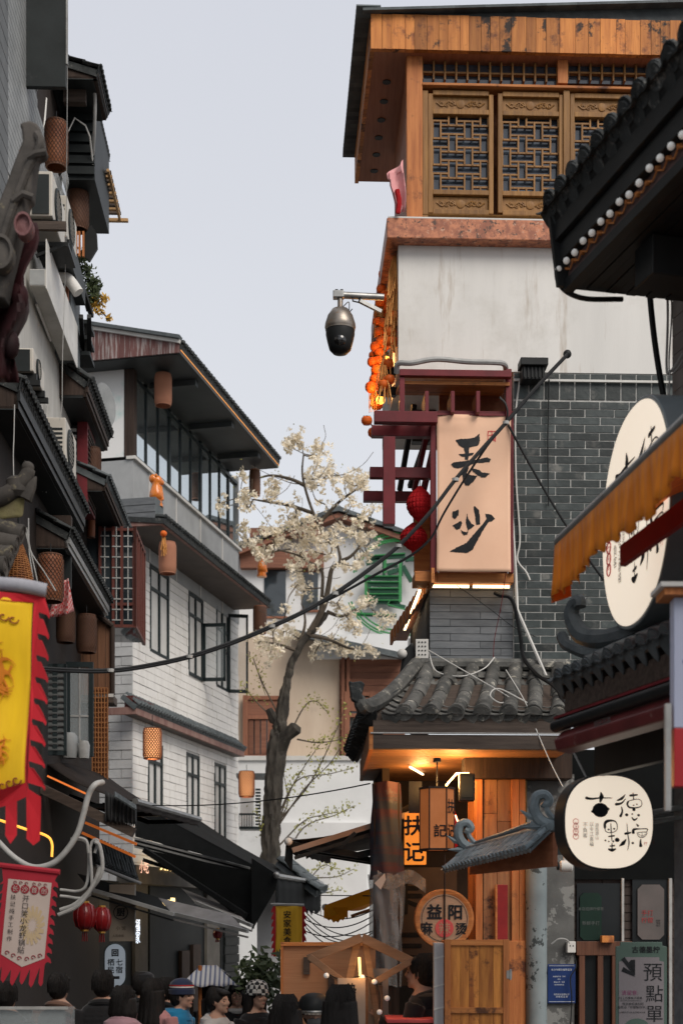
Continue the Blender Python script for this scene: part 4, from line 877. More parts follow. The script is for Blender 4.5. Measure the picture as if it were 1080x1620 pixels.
MB().hexa([NF.pd(995,402,8.1),NF.pd(1068,405,8.1),NF.pd(1090,405,8.9),NF.pd(1010,400,8.9),NF.pd(998,385,8.1),NF.pd(1080,322,8.1),NF.pd(1090,322,8.9),NF.pd(1010,385,8.9)]).build('bracket', m_black, NR, bevel=.005)
line_thing('downpipe', 'thick black hose curving down behind the oval lit sign', 'hose', smooth_pts([P(1025,405,8.6),P(1028,470,8.6),P(1036,545,8.6),P(1048,620,8.6),P(1062,690,8.6)]), .018, m_rubber, n=10)
for k, q in enumerate(([(1046,400),(1050,440),(1058,470)],[(1054,400),(1056,500),(1054,580),(1060,588),(1080,560)],[(1050,400),(1062,480),(1058,570),(1062,592),(1084,565)],[(1040,470),(1047,461),(1060,468)],[(1059,585),(1058,640),(1062,660)])):
    line_thing('thin_wire', ('short curled wire at the black bracket','grey looped cable bundle beside the tiled corner','second grey looped cable beside the tiled corner','black wire hook sticking out at the tiled corner','thin wire trailing below the looped cables')[k], 'wire', smooth_pts([P(a,b,8.45-.02*k) for a, b in q]), .005 if k != 1 else .008, m_black if k in (0,3) else m_pipe)

# rounded lit signs: a squarish disc with a dark rim, brushed characters
m_face = glow('lit_sign_face', (.86,.76,.64), .40, (1,.86,.69)); m_rim = M('sign_rim', (.028,.03,.03), (.02,.022,.022), .45, 4)
def sq(r, n=64, p=2.45): 
    return [(r*math.copysign(abs(math.cos(2*math.pi*i/n))**(2/p), math.cos(2*math.pi*i/n)), r*math.copysign(abs(math.sin(2*math.pi*i/n))**(2/p), math.sin(2*math.pi*i/n))) for i in range(n)]
def tea_sign(e, r, dep, rim, p=2.45):
    MB().prism(sq(r, p=p), 0, dep).build('case', rim, e, bevel=.006, smooth=True, ang=50)
    MB().prism(sq(r*.965, p=p), -.006, -.001).build('face', m_face, e)
    k = r/.25
    def T(c, x, z, sz, bo=.012): text(c, sz*k, m_ink, e, (x*k,-.009,z*k), bold=bo)
    def ink(b, pts, w):                     # one brush stroke: a ribbon of changing width, given on a 1080 grid
        q = smooth_pts([(x, 0, z) for x, z in pts], 5) if len(pts) > 2 else [Vector((pts[0][0],0,pts[0][1])).lerp(Vector((pts[1][0],0,pts[1][1])), t/6) for t in range(7)]
        n_ = len(q); V = []
        ws = w if isinstance(w, tuple) else (w, w)
        for i_, p_ in enumerate(q):
            t_ = (q[min(i_+1,n_-1)]-q[max(i_-1,0)]).normalized(); nn = Vector((-t_.z, 0, t_.x)); u_ = i_/(n_-1); f_ = u_*(len(ws)-1); a_ = int(min(f_, len(ws)-2)); wd = lerp(ws[a_], ws[a_+1], f_-a_)/2*(1 if 0 < i_ < n_-1 else .55)
            V += [p_+nn*wd, p_-nn*wd]
        c_ = .25/390*k; b.add([((v_.x-455)*c_, -.009-.0002*len(b.f)*.02, (545-v_.z)*c_) for v_ in V], [(2*a,2*a+1,2*a+3,2*a+2) for a in range(n_-1)])
    def dot(b, x, z, r): c_ = .25/390*k; b.add([((x+r*math.cos(a)*1.05-455)*c_, -.0095, (545-z-r*.9*math.sin(a))*c_) for a in [2*math.pi*q/14 for q in range(14)]], [tuple(range(14))])
    S_ = {'gu': ([([(245,352),(300,360),(370,352),(482,350)],(26,18,12,6)), ([(378,302),(385,340),(372,388)],(6,40,16))], [(375,450,66),(310,462,14),(440,440,14)]),
     'de': ([([(592,318),(560,352),(515,372)],(6,24,10)), ([(596,352),(555,392),(500,402)],(6,16,26)), ([(556,418),(564,460),(545,505)],(10,16,26)), ([(625,328),(700,320)],(20,14)), ([(656,302),(664,365)],(8,12)), ([(618,372),(608,398),(630,425),(700,424),(732,405),(728,368),(690,356),(618,372)],(18,16,8,6,8)), ([(645,502),(668,526),(698,508)],(10,18,8))], [(602,485,14),(662,406,7),(690,398,7),(665,442,14),(650,478,8),(706,486,12)]),
     'mo': ([([(414,600),(416,556),(445,536),(500,538),(520,570),(514,612),(470,632),(425,624),(414,600)],(22,26,10,7,7,9)), ([(464,554),(470,640)],(8,12)), ([(442,664),(500,656)],(12,14)), ([(472,640),(474,700)],(10,8)), ([(452,742),(502,736)],(10,14)), ([(475,712),(476,772)],(8,12)), ([(440,764),(475,774),(512,762)],(12,28,10))], [(446,606,9),(494,600,9),(418,696,9),(448,704,7),(486,702,9),(520,690,20)]),
     'ning': ([([(604,552),(612,640),(622,710),(610,776)],(6,9,12,5)), ([(582,640),(612,634),(642,628)],(20,22,10)), ([(536,742),(572,716),(600,680)],(6,34,6)), ([(660,640),(664,604),(720,598),(782,598),(774,624)],(28,22,8,10,6)), ([(690,628),(706,660),(738,668),(766,652),(774,624),(690,628)],(6,7,7,7,6)), ([(700,634),(734,660)],(5,5)), ([(735,630),(736,662)],(6,5)), ([(768,634),(738,660)],(5,5)), ([(684,556),(706,578)],(6,22)), ([(724,678),(722,712),(726,746)],(10,18,34))], [(655,714,11)])}
    for nm_ in S_:
        b = MB()
        for pts_, w_ in S_[nm_][0]: ink(b, pts_, w_)
        for x_, z_, r_ in S_[nm_][1]: dot(b, x_, z_, r_)
        me = b.mesh('lettering', m_ink); put('lettering', me, e)
    T('遊\n逛\n游\n山', -.07, -.05, .022, 0); T('以\n令\n江\n喜\n福', -.10, -.065, .026, 0); T('不\n負\n客', -.135, -.045, .028, 0)
    b = MB()
    for q in range(4): b.tube([((-.186+.015*math.cos(a))*k, -.009, (.0-.026*q+.014*math.sin(a))*k) for a in [2*math.pi*i/14 for i in range(15)]], .0018*k, 4)
    b.build('seal', m_seal, e); text('青柠茶事', .02*k, m_seal, e, (-.186*k,-.010,-.04*k), rot=(90,90,0))
    text('柠', .022*k, m_seal, e, (.20*k,-.009,-.11*k), name='seal')
e = empty('round_tea_sign', P(963,1301,8.4), 'squarish round lit sign with four brushed characters', 'sign', rz=R_(12))
s = 8.4/F; tea_sign(e, 76*s, .16, m_rim); MB().tube([(.0,.1,.0),(.6,.12,.12)], .02, 8).build('bracket', m_steel, e); MB().tube([(.0,.1,-.04),(.6,.12,.06)], .016, 8).build('bracket', m_steel, e)
MB().tube([(-.1,.08,.25),(-.2,.1,.45)], .006, 5).build('hanging_wire', m_pipe, e)
e = empty('oval_tea_sign', P(1003,815,7.9), 'tall oval lit sign seen edge-on behind the orange awning', 'sign', rz=R_(-84))
m_rim2 = M('grey_sign_case', (.20,.23,.24), (.16,.185,.195), .4, 4); s = 7.9/F; tea_sign(e, 177*s, .26, m_rim2, 2.2); MB().box(-.1,.1,.26,.55,-.1,.1).build('bracket', m_black, e)

# orange awning with a ragged valance
m_or = M('orange_canvas', (.95,.37,.03), (.72,.23,.018), .75, 3, st=(6,6,.6), sheen=.2, transl=.45); m_ored = M('orange_canvas_end', (.9,.25,.025), (.8,.2,.02), .7, 3, transl=.45)
p0, p1 = P(886,858,7.4), P(1100,640,5.55)
e = empty('orange_awning', p0, 'orange awning with a scalloped pleated valance and steel roller', 'awning'); v = p1-p0; v.z = 0
MB().tube([(0,0,0), v], .035, 12).build('roller', m_steel, e, True)
nn_ = 260; gr0 = []; gr1 = []
for i in range(nn_+1):
    t = i/nn_; q = v*t; w_ = .013*math.sin(t*170)+.010*math.sin(t*61+1)+.008*math.sin(t*23); sc = abs(math.sin(t*math.pi*9.3)); h_ = lerp(.285,.24,t)-.05*(sc**.6)+.02*math.sin(t*11)
    o = Vector((-.9,-.2,0)).normalized()
    gr0.append([q+o*(.03+w_*r_)+Vector((0,0,-.02-h_*r_)) for r_ in (0,.25,.5,.75,1)])
MB().sheet(gr0).build('valance', m_or, e, True, solid=.003)
MB().add([(-.03,0,-.03),(.05,.02,-.03),(.06,.03,-.27),(-.045,.0,-.31)], [(0,1,2,3)]).build('valance_end', m_ored, e, solid=.003)
bk = Vector((1.1,.3,.45)); MB().sheet([[v*t for t in (0,.5,1)], [v*t+bk for t in (0,.5,1)]]).build('canvas', m_or, e, solid=.003)
q0, q1 = P(985,880,7.0)-p0, P(1095,800,6.2)-p0
MB().bar(q0, q1, .03, .10).build('red_front_bar', M('red_rail', (.36,.02,.02), (.28,.016,.016), .45, 4), e); 
# dark tiled canopy with a curled corner, boards, and the maroon cassette below
p0 = NF.pd(880,1078,8.4); Zc = p0.z; Lc = 2.2
e = NF.root('curled_canopy', 'black tiled shop canopy with a curled corner under the oval sign', 'canopy')
tile_roof(e, (p0.x,p0.y+.55,Zc+.28), (p0.x+Lc,p0.y+.55,Zc+.28), (p0.x,p0.y,Zc), (p0.x+Lc,p0.y,Zc), 17, 3, .045, m_tile_g, pans=3, deck=m_wood_dx, dripk=1.8, dt=.4)
c0 = Vector((p0.x+.02, p0.y+.35, Zc+.18)); ww = smooth_pts([(p0.x+1.2,p0.y+.5,Zc+.36),(p0.x+.45,p0.y+.45,Zc+.30),(p0.x+.15,p0.y+.3,Zc+.24),(p0.x-.06,p0.y+.2,Zc+.28),(p0.x-.14,p0.y+.16,Zc+.40),(p0.x-.12,p0.y+.16,Zc+.47),(p0.x-.06,p0.y+.17,Zc+.485),(p0.x-.05,p0.y+.17,Zc+.45)], 5)
MB().tube(ww, [lerp(.07,.035,i/len(ww)) for i in range(len(ww))], 8).build('ridge_curl', m_tile_g, e, True)
MB().tube(smooth_pts([(p0.x+.5,p0.y+.42,Zc+.22),(p0.x+.1,p0.y+.25,Zc+.15),(p0.x-.08,p0.y+.12,Zc+.22),(p0.x-.16,p0.y+.1,Zc+.30)]), .035, 7).build('ridge_fin', m_tile_g, e, True)
MB().prism([(p0.y+.02,Zc-.03),(p0.y+.5,Zc+.25),(p0.y+.5,Zc-.05),(p0.y+.05,Zc-.1)], p0.x-.02, p0.x+.02, ax='yz').build('end_board', m_wood_d, e)
for i, (z0, z1, y0, m) in enumerate(((-.18,-.06,.05,m_wood_dx),(-.30,-.19,.09,m_wood_d),(-.34,-.303,.14,m_wood_ox))): bx('canopy_board', m, e, p0.x+.03*i, p0.x+Lc, p0.y+y0, p0.y+y0+.06, Zc+z0, Zc+z1, .004)
bx('canopy_board', m_wood_d, e, p0.x+.02, p0.x+Lc, p0.y+.085, p0.y+.12, Zc-.058, Zc+.03); bx('canopy_back', m_black, e, p0.x+.08, p0.x+Lc, p0.y+.2, p0.y+.26, Zc-.55, Zc-.2)
p0 = NF.pd(884,1172,8.1); Zc = p0.z
m_cas = M('maroon_cassette', (.15,.03,.03), (.10,.022,.023), .38, 5, spot=((.22,.15,.13), 14, .62, .1))
e = NF.root('awning_cassette', 'closed maroon awning cassette under the curled canopy', 'awning')
MB().prism([(p0.y-.02,Zc-.06),(p0.y+.07,Zc-.075),(p0.y+.11,Zc-.03),(p0.y+.1,Zc+.05),(p0.y+.02,Zc+.055),(p0.y-.035,Zc+.0)], p0.x, p0.x+Lc, ax='yz').build('cassette', m_cas, e, bevel=.012)
MB().tube([(p0.x-.05,p0.y+.0,Zc+.085),(p0.x+Lc,p0.y+.0,Zc+.085)], .035, 10).build('front_rail', m_black, e, True); bx('rail_edge', m_red, e, p0.x-.03, p0.x+Lc, p0.y-.02, p0.y+.05, Zc+.121, Zc+.135)
text('特许品茶', .05, m_gtxt, e, (p0.x+.62,p0.y-.03,Zc+.012))
# hanging sign in white, blue and red at the frame edge
m_swh = M('pale_blue_panel', (.42,.45,.58), (.38,.41,.53), .4, 3); m_sblue = M('blue_mark', (.02,.06,.28), (.02,.05,.24), .4, 3); m_sred = M('red_band', (.40,.02,.025), (.33,.018,.02), .4, 3)
s = 6.1/F; e = empty('panel_sign', P(1066,1245,6.1), 'pale hanging sign with a blue mark and red foot at the picture edge', 'sign', rz=R_(0)); Hs = 300*s; ws = .30
bx('panel', m_swh, e, 0, ws, 0, .08, .075*3.3, Hs, .004); bx('red_foot', m_sred, e, 0, ws, -.002, .081, .0, .075*3.3-.001, .004)
MB().prism([(.035,Hs*.66),(.05,Hs*.70),(.06,Hs*.67),(.16,Hs*.70),(.16,Hs*.6),(.06,Hs*.63)], -.004, -.001).build('blue_mark', m_sblue, e)
bx('cap_board', m_wood_oz, e, -.05, ws+.05, -.05, .12, Hs+.001, Hs+.03); bx('cap_cover', m_white, e, -.07, ws+.07, -.07, .14, Hs+.031, Hs+.05)
bx('side_post', m_pipe, e, -.035, -.012, .0, .03, -.1, .35); MB().tube([(.08,.04,-.14),(.08,.04,.0)], .02, 8).build('hanger', m_black, e)
# standing poster board
s = 9.6/F; m_stand = M('sage_board', (.085,.13,.11), (.075,.115,.097), .5, 4); m_paper = M('lilac_paper', (.215,.195,.205), (.19,.172,.183), .6, 4)
e = empty('poster_stand', (P(1014,1620,9.6).x, 9.6, 0), 'sage green standing board with a black arrow and brushed characters', 'sign board', rz=R_(-4)); hw = 40*s; Z1 = P(0,1491,9.6).z
def chamf(hw, z0, z1, c): return [(-hw,z0),(hw,z0),(hw,z1-c),(hw-c,z1-c*.8),(hw-c,z1),(-hw+c,z1),(-hw+c,z1-c*.8),(-hw,z1-c)]
MB().prism(chamf(hw,.12,Z1,.03), 0, .03).build('board', m_stand, e, bevel=.003); MB().prism(chamf(hw-.02,.15,Z1-.1,.03), -.004, -.001).build('paper', m_paper, e)
b = MB()
ax_, az_ = -.095, Z1-.20
for pl in ([(-.03,.07),(-.012,.085),(.045,.0),(.04,-.02)], [(.045,-.02),(.045,.07),(.022,.068),(.01,.055)], [(.045,-.025),(-.03,.005),(-.018,.03),(.02,.005)]): b.add([(ax_+x*1.2,-.006,az_+z*1.2) for x, z in pl], [(0,1,2,3)])
b.build('arrow', m_ink, e)
text('古德墨柠', .046, m_ink, e, (.03,-.002,Z1-.05), bold=.01); text('預', .13, m_ink, e, (.075,-.006,Z1-.20)); text('點', .12, m_ink, e, (.085,-.006,Z1-.34)); text('單', .12, m_ink, e, (.085,-.006,Z1-.475))
m_mag = M('magenta_print', (.24,.06,.14), (.2,.05,.12), .6, 9)
text('请留意:', .034, m_mag, e, (-.075,-.006,Z1-.335)); text('扫上方看电子菜单', .019, m_ink, e, (-.07,-.006,Z1-.37)); text('现点单后请扫码\n自助点「柠檬制作中」', .02, m_ink, e, (-.06,-.006,Z1-.42), line=1.1); text('以出餐叫号为准 请留意手中小票', .012, m_ink, e, (-.06,-.006,Z1-.465))
blk('print_line', m_ink, e, -.14, .0, -.006, -.0045, Z1-.389, Z1-.387)
b = MB(); b.add([(-.03+.08*math.cos(a), -.006, Z1-.56+.055*math.sin(a)) for a in [2*math.pi*i/20 for i in range(20)]], [tuple(range(20))]); b.build('fruit_print', m_stand, e)
for x in (-hw*.7, hw*.7): bx('leg', m_black, e, x-.015, x+.015, -.08, .12, 0, .12)
# ------------------------------------------------------------------ white painted house down the left side (its street face turns away)
WF = Fr(211, 22, 90-12.74)              # x recedes along the street face, y into the house
WR = WF.root('white_house', 'white painted brick house with glazed top storey and three tiled eaves', 'house')
Lw = WF.at(378, 1200).x; Dw = 2.2
m_wbrick = M('white_painted_brick', (.80,.78,.745), (.72,.70,.67), .8, 3, st=(2.2,2.2,.4), bump=.5, bs=14, spot=((.56,.53,.49), 1.6, .56, .22), spot2=((.46,.43,.39), 2.4, .60, .18, 1))
m_gbrick = M('grey_painted_brick', (.50,.505,.505), (.41,.415,.415), .8, 4, rnd=.08, bump=.6, bs=16)
m_wjoint = M('painted_joint', (.60,.59,.565), (.52,.51,.49), .9, 3)
zw = lambda py, px=211: WF.at(px, py).z
zA, zB, zE2, zE3 = zw(1480), zw(855), zw(812), zw(1100)
zF2 = zw(868); zbot = 0
wl = MB().box(0, Lw, .03, Dw, zbot, zF2).build('wall', m_wjoint, WR)
# painted bricks on the street face, cut round the windows
wins = [(238,892,268,1030), (299,935,322,1066), (343,958,362,1086), (235,1172,258,1293), (296,1190,316,1318), (340,1206,358,1328)]
wr = []
for (a, b, c, d) in wins:
    p, q = WF.at(a, b), WF.at(c, d); p2, q2 = WF.at(c, b), WF.at(a, d)
    z1 = p.z; z0 = q2.z; wr.append((p.x, q.x, z0, z1))
chh, bll = .125, .56; z = zF2; r_ = 0; nb = 0; extra = MB()
zlow = zw(1365)
while z > zlow:
    x = -(bll/2 if r_ % 2 else 0)
    while x < Lw:
        a_, b_ = max(x, 0)+.004, min(x+bll, Lw)-.004
        segs = [(a_, b_)]
        for (u0, u1, v0, v1) in wr:
            if z-chh*.5 > v0 and z-chh*.5 < v1:
                ns = []
                for s0, s1 in segs:
                    if s1 < u0 or s0 > u1: ns.append((s0, s1))
                    else:
                        if s0 < u0: ns.append((s0, u0))
                        if s1 > u1: ns.append((u1, s1))
                segs = ns
        for s0, s1 in segs:
            if s1-s0 > .03:
                if nb < 290: blk('brick', m_wbrick, wl, s0, s1, random.uniform(.006,.016), .04, z-chh+.005, z-.004); nb += 1
                else: extra.box(s0, s1, random.uniform(.006,.016), .04, z-chh+.005, z-.004)
        x += bll
    z -= chh; r_ += 1
if extra.v: extra.build('brick_courses', m_wbrick, wl, kind='stuff')
# end wall facing the viewer: rough grey bricks
z = zw(905); r_ = 0; ge = MB().box(-.012, 0, .04, Dw, 0, zF2-.003).build('end_wall', m_wjoint, WR); nb = 0
while z > zw(1420):
    y = -.02-(.2 if r_ % 2 else 0)
    while y < .62:
        a_, b_ = max(y, .0)+.004, y+.396
        if b_-a_ > .03: blk('brick', m_gbrick, ge, random.uniform(-.05,-.032), -.011, a_, b_, z-.136, z-.006)
        y += .4
    z -= .142; r_ += 1
# windows
m_wfr = M('dark_teal_frame', (.022,.032,.034), (.016,.024,.026), .45, 5)
m_refl2 = M('pale_reflection_glass', (.42,.46,.47), (.36,.40,.41), .04, 2, spec=1.0, metal=.85)
def w_window(u0, u1, z0, z1, open_=None):
    w_ = bx('window', m_glass, WR, u0+.01, u1-.01, .10, .106, z0+.01, z1-.01)
    bx('pane', m_refl2, w_, u0+.05, (u0+u1)/2-.026, .092, .098, z0+.05, lerp(z0,z1,.72))
    for a, b in ((u0,u0+.05),(u1-.05,u1),((u0+u1)/2-.025,(u0+u1)/2+.025)): bx('frame', m_wfr, w_, a, b, .0, .09, z0, z1)
    for c in (z0, z1-.05, lerp(z0,z1,.72)): bx('frame', m_wfr, w_, u0+.05, u1-.05, .004, .088, c, c+.05)
    if open_:
        ua, hinge = open_; hw_ = (u1-u0)*.5; zt = lerp(z0,z1,.72) if ua else z1
        # open casement: swings out into the street
        e_ = empty('casement', (0,0,0)); e_.parent = WR; a = R_(open_[1]); dx, dy = math.cos(a), -math.sin(a); o = Vector((u1-.02, -.0, 0))
        q = lambda t, zz: Vector((o.x+dx*hw_*t, o.y+dy*hw_*t, zz))
        for t0, t1, za, zb in ((0,.1,z0,zt),(.9,1,z0,zt),(0,1,z0,z0+.06),(0,1,zt-.06,zt)):
            MB().hexa([q(t0,za),q(t1,za),q(t1,za)+Vector((-dy,dx,0))*.045,q(t0,za)+Vector((-dy,dx,0))*.045,q(t0,zb),q(t1,zb),q(t1,zb)+Vector((-dy,dx,0))*.045,q(t0,zb)+Vector((-dy,dx,0))*.045]).build('sash_bar', m_wfr, e_)
        MB().add([q(.08,z0+.05),q(.92,z0+.05),q(.92,zt-.05),q(.08,zt-.05)], [(0,1,2,3)]).build('pane', m_glass_c, e_)
        MB().tube([q(.94,lerp(z0,zt,.45))+Vector((0,-.04,0)), q(.94,lerp(z0,zt,.52))+Vector((0,-.05,0)), q(.86,lerp(z0,zt,.53))+Vector((0,-.06,0))], .01, 5).build('handle', m_black, e_)
for i, (u0, u1, z0, z1) in enumerate(wr): w_window(u0, u1, z0, z1, ((1, 82) if i == 1 else (0, 66)) if i in (1, 2) else None)
# eaves: soffit slab + tiles + boards
def eave(px0, py0, d0, L, out, up, mt, trim, ncol, soff, z=None, rad=.05, trimh=.08, deep=.02):
    p = WF.pd(px0, py0, d0); ee = empty('eave', (0,0,0)); ee.parent = WR; z = p.z; y0 = p.y; x0 = p.x
    MB().box(x0+.03, x0+L, y0+.05, deep, z-.02, z+.02).build('soffit', soff, ee)
    bx('trim_board', trim, ee, x0, x0+L, y0, y0+.05, z-.02, z+trimh, .004)
    bx('trim_board', trim, ee, x0-.01, x0+.03, y0, .3, z-.02, z+trimh, .004)
    tile_roof(ee, (x0-.03,.3 if up > .4 else -.0,z+trimh+up), (x0+L,.3 if up > .4 else -.0,z+trimh+up), (x0-.03,y0-.03,z+trimh+.02), (x0+L,y0-.03,z+trimh+.02), ncol, 3, rad, mt, pans=0, deck=mt, drips=True)
    return ee, x0, y0, z
m_sofd = M('painted_soffit', (.055,.062,.064), (.04,.046,.048), .5, 2); m_sofb = M('brown_soffit', (.10,.082,.072), (.075,.062,.055), .6, 3)
m_trimp = M('faded_red_trim', (.30,.19,.16), (.20,.10,.085), .7, 8, st=(1,1,.2)); m_trimo = M('orange_trim', (.55,.26,.10), (.40,.17,.07), .6, 5)
# top roof over the glazed storey
e1, x0, y0, z_1 = eave(285, 557, 21.4, 5.5, .8, .22, m_tile_d, m_sofd, 42, m_sofd, rad=.045, trimh=.10, deep=2.2)
bx('led_rope', glow('orange_rope', (1,.42,.12), .4), e1, x0, x0+5.5, y0-.012, y0-.002, z_1+.03, z_1+.065)
for k in (1.0, 2.9, 4.5): bx('soffit_beam', m_sofd, e1, x0+k, x0+k+.14, y0+.1, -.05, z_1-.11, z_1-.021)
# gable fascia facing the viewer: weathered boards
gz0, gz1 = WF.on(150, 590, x0).z, WF.on(150, 530, x0).z
m_weath = M('weathered_red_boards', (.13,.06,.055), (.30,.26,.25), .8, 3, st=(9,9,.7), lo=.48, hi=.6, rnd=.2)
for k in range(9):
    ya, yb = y0+k*.155, y0+k*.155+.152; h0 = .03+.33*min(k/8,1)
    MB().hexa([(x0-.05,ya,z_1-.02),(x0-.02,ya,z_1-.02),(x0-.02,yb,z_1-.02),(x0-.05,yb,z_1-.02),(x0-.05,ya,z_1+.11+.33*k/9),(x0-.02,ya,z_1+.11+.33*k/9),(x0-.02,yb,z_1+.11+.33*(k+1)/9),(x0-.05,yb,z_1+.11+.33*(k+1)/9)]).build('fascia_board', m_weath, e1)
MB().bar((x0-.06,y0-.02,z_1+.13),(x0-.06,y0+1.45,z_1+.13+.345), .05, .05).build('verge_strip', m_white, e1); MB().bar((x0-.07,y0-.03,z_1+.18),(x0-.07,y0+1.6,z_1+.18+.38), .14, .05).build('verge_tiles', m_tile_g, e1)
MB().box(x0, x0+.06, y0+.05, 1.4, z_1-.03, z_1+.05).build('end_soffit', m_sofd, e1)
# glazed storey
zg0, zg1 = zw(722), zw(592); zp0 = zw(872)
m_gpan = M('grey_panel', (.36,.37,.375), (.30,.31,.315), .7, 3); m_gwall = M('aqua_flaked_plaster', (.50,.62,.60), (.72,.72,.71), .8, 1.2, lo=.42, hi=.5)
MB().box(0, Lw, .0, .06, zp0, zg0-.05).build('parapet', m_gpan, WR)
bx('sill_rail', m_white, WR, -.05, Lw+.03, -.05, .1, zg0-.05, zg0, .004)
for k in (.55, 1.6, 2.65, 3.7): bx('panel_joint', m_wjoint, WR, k*Lw/4.6, k*Lw/4.6+.05, -.012, .0, zp0, zg0-.055)
MB().box(-.02, .0, .1, Dw, zg0, z_1-.02).build('end_wall_plaster', m_gwall, WR); MB().box(-.02, 0, .0, Dw, zp0, zg0-.051).build('end_parapet', m_gpan, WR)
bx('corner_post', m_wood_d, WR, -.03, .10, -.02, .14, zg0, z_1-.02, .004)
m_refl = M('sky_glass', (.62,.68,.70), (.56,.62,.64), .03, 2, spec=1.0, metal=.92)
gl = bx('glazing', m_refl, WR, .1, Lw, .05, .056, zg0, z_1-.02); nx = 10
for k in range(nx+1):
    x = lerp(.12, Lw, k/nx); bx('mullion', m_wfr, gl, x-(.04 if k % 3 == 0 else .018), x+(.04 if k % 3 == 0 else .018), .028, .06, zg0, z_1-.02)
for zz in (zg0, zg1-.06): bx('rail', m_wfr, gl, .1, Lw, .005, .07, zz, zz+.06)
MB().box(Lw-.06, Lw, .0, Dw, zp0, z_1).build('far_wall', m_gpan, WR)
MB().box(0,Lw,Dw-.05,Dw,zp0,z_1).build('rear_wall', m_gpan, WR)
# middle eave with corner block and figure; lower eave
e2, x0, y0, z_2 = eave(258, 828, 21.3, 5.75, .7, .10, m_tile_d, m_trimp, 46, m_sofb, rad=.042, trimh=.06)
q = WF.pd(228, 800, 21.35); cb = MB().box(x0, x0+.35, y0+.12, .6, z_2+.06, z_2+.40).build('corner_block', m_tile_g, e2)
for k in range(3): bx('block_course', m_brick2, e2, x0-.02, x0-.001, y0+.12, .55, z_2+.07+k*.11, z_2+.17+k*.11)
e3, x0, y0, z_3 = eave(216, 1128, 21.6, 5.6, .5, .20, m_tile_g, m_trimp, 44, m_sofb, rad=.04, trimh=.09)
bx('red_end_box', M('oxblood_box', (.10,.022,.018), (.07,.018,.015), .6, 5), e3, x0, x0+.9, y0+.06, .0, z_3+.0, z_3+.26)
# glazed ceramic beasts on the middle eave
m_cer = M('orange_glaze', (.72,.22,.03), (.58,.15,.02), .22, 8, bump=.5, bs=25, coat=.5)
def beast(p, k, label):
    e = empty('ceramic_lion', p, label, 'figurine', 'glazed lions on the middle eave', rz=R_(200))
    b = MB(); b.lathe([(.13,0),(.13,.05),(.11,.06),(.11,.10),(.12,.12)], 8, sx=1, sy=1.0); b.build('plinth', m_cer, e)
    b = MB(); b.lathe([(.10,.12),(.125,.18),(.12,.26),(.09,.34),(.075,.40),(.085,.44)], 12, sy=1.15); b.ball((-.02,0,.47), .10, 12, 8); b.ball((-.10,0,.45), .05, 8, 6); b.ball((.05,0,.50), .085, 10, 6)
    for sy in (-.05,.05): b.tube([(-.06,sy,.36),(-.09,sy,.24),(-.10,sy,.12)], [.04,.03,.035], 7); b.ball((.02,sy*1.4,.55), .03, 6, 5)
    o = b.build('body', m_cer, e, True, ang=80); e.scale = (k,k,k)
beast(P(247,802,21.6), .82, 'orange glazed lion figurine on the near corner of the middle eave')
beast(P(414,913,26.4), .72, 'small orange glazed figurine at the far end of the middle eave')
# ------------------------------------------------------------------ cluttered house on the left side
LF = Fr(160, 20, 92)                    # x recedes along the street, y into the house
LR = LF.root('left_house', 'tall cluttered grey tiled house with stacked dark eaves and balconies', 'house')
def lb(name, m, parent, a, b, c, d, d0, d1, bevel=0, fr=LF):
    p, q = fr.pd(a, b, d0), fr.pd(c, d, d0); L = d1-d0; x = (p.x+q.x)/2
    return bx(name, m, parent, x, x+L, min(p.y,q.y), max(p.y,q.y), min(p.z,q.z), max(p.z,q.z), bevel)
m_ltile = M('grey_mosaic_tile', (.30,.31,.31), (.22,.23,.23), .55, 5, rnd=.0, bump=.3, bs=20)
m_lwhite = M('aged_white_render', (.52,.51,.48), (.42,.41,.38), .85, 2, st=(2,2,.5), spot=((.28,.26,.23), 3, .58, .2))
zl_ = lambda py, d: P(0, py, d).z
m_lowd = wood('blackish_boards', (.035,.026,.022), (.02,.016,.014), 'z', .8)  # one near-black tone for the lower wall and upper recess
MB().box(-13, -.02, .02, 1.5, 0, 7.55).build('lower_wall', m_lowd, LR)
MB().box(-13, -1.2, .02, 1.5, 7.55, 9.1).build('render_wall', m_lwhite, LR)
MB().box(-13, -2.6, .03, 1.5, 9.1, 10.6).build('upper_wall', m_mortar_d, LR)
MB().box(-13, -4.9, .03, 1.5, 10.6, 14).build('upper_wall', m_mortar_d, LR)
MB().box(-4.899, -3.1, .05, 1.4, 10.6, 11.75).build('recess_wall', m_lowd, LR)
b = MB(); z = 9.1; r_ = 0
while z < 13.2:
    x = -8.2+(.12 if r_ % 2 else 0)
    while x < (-2.8 if z < 10.55 else -5.1): b.box(x, x+.235, .012, .031, z, z+.07); x += .24
    z += .078; r_ += 1
b.build('wall_tiles', m_ltile, LR, kind='stuff')
m_lside = M('ribbed_dark_cladding', (.12,.125,.125), (.09,.095,.095), .6, 4)
b = MB(); p = LF.pd(0, 0, 12.9)
for k in range(30): b.box(p.x-.5, p.x+.02, LF.pd(12,0,12.9).y, LF.pd(-60,0,12.9).y, 7.2+k*.16, 7.2+k*.16+.15)
b.build('end_cladding', m_lside, LR, kind='stuff')
# black sheet standing out from the wall near the top
lb('black_panel', m_dark, LR, 36, -70, 104, 136, 14.4, 14.46, .004); lb('panel_edge', m_steel, LR, 104.3, -70, 107, 100, 14.4, 14.43)
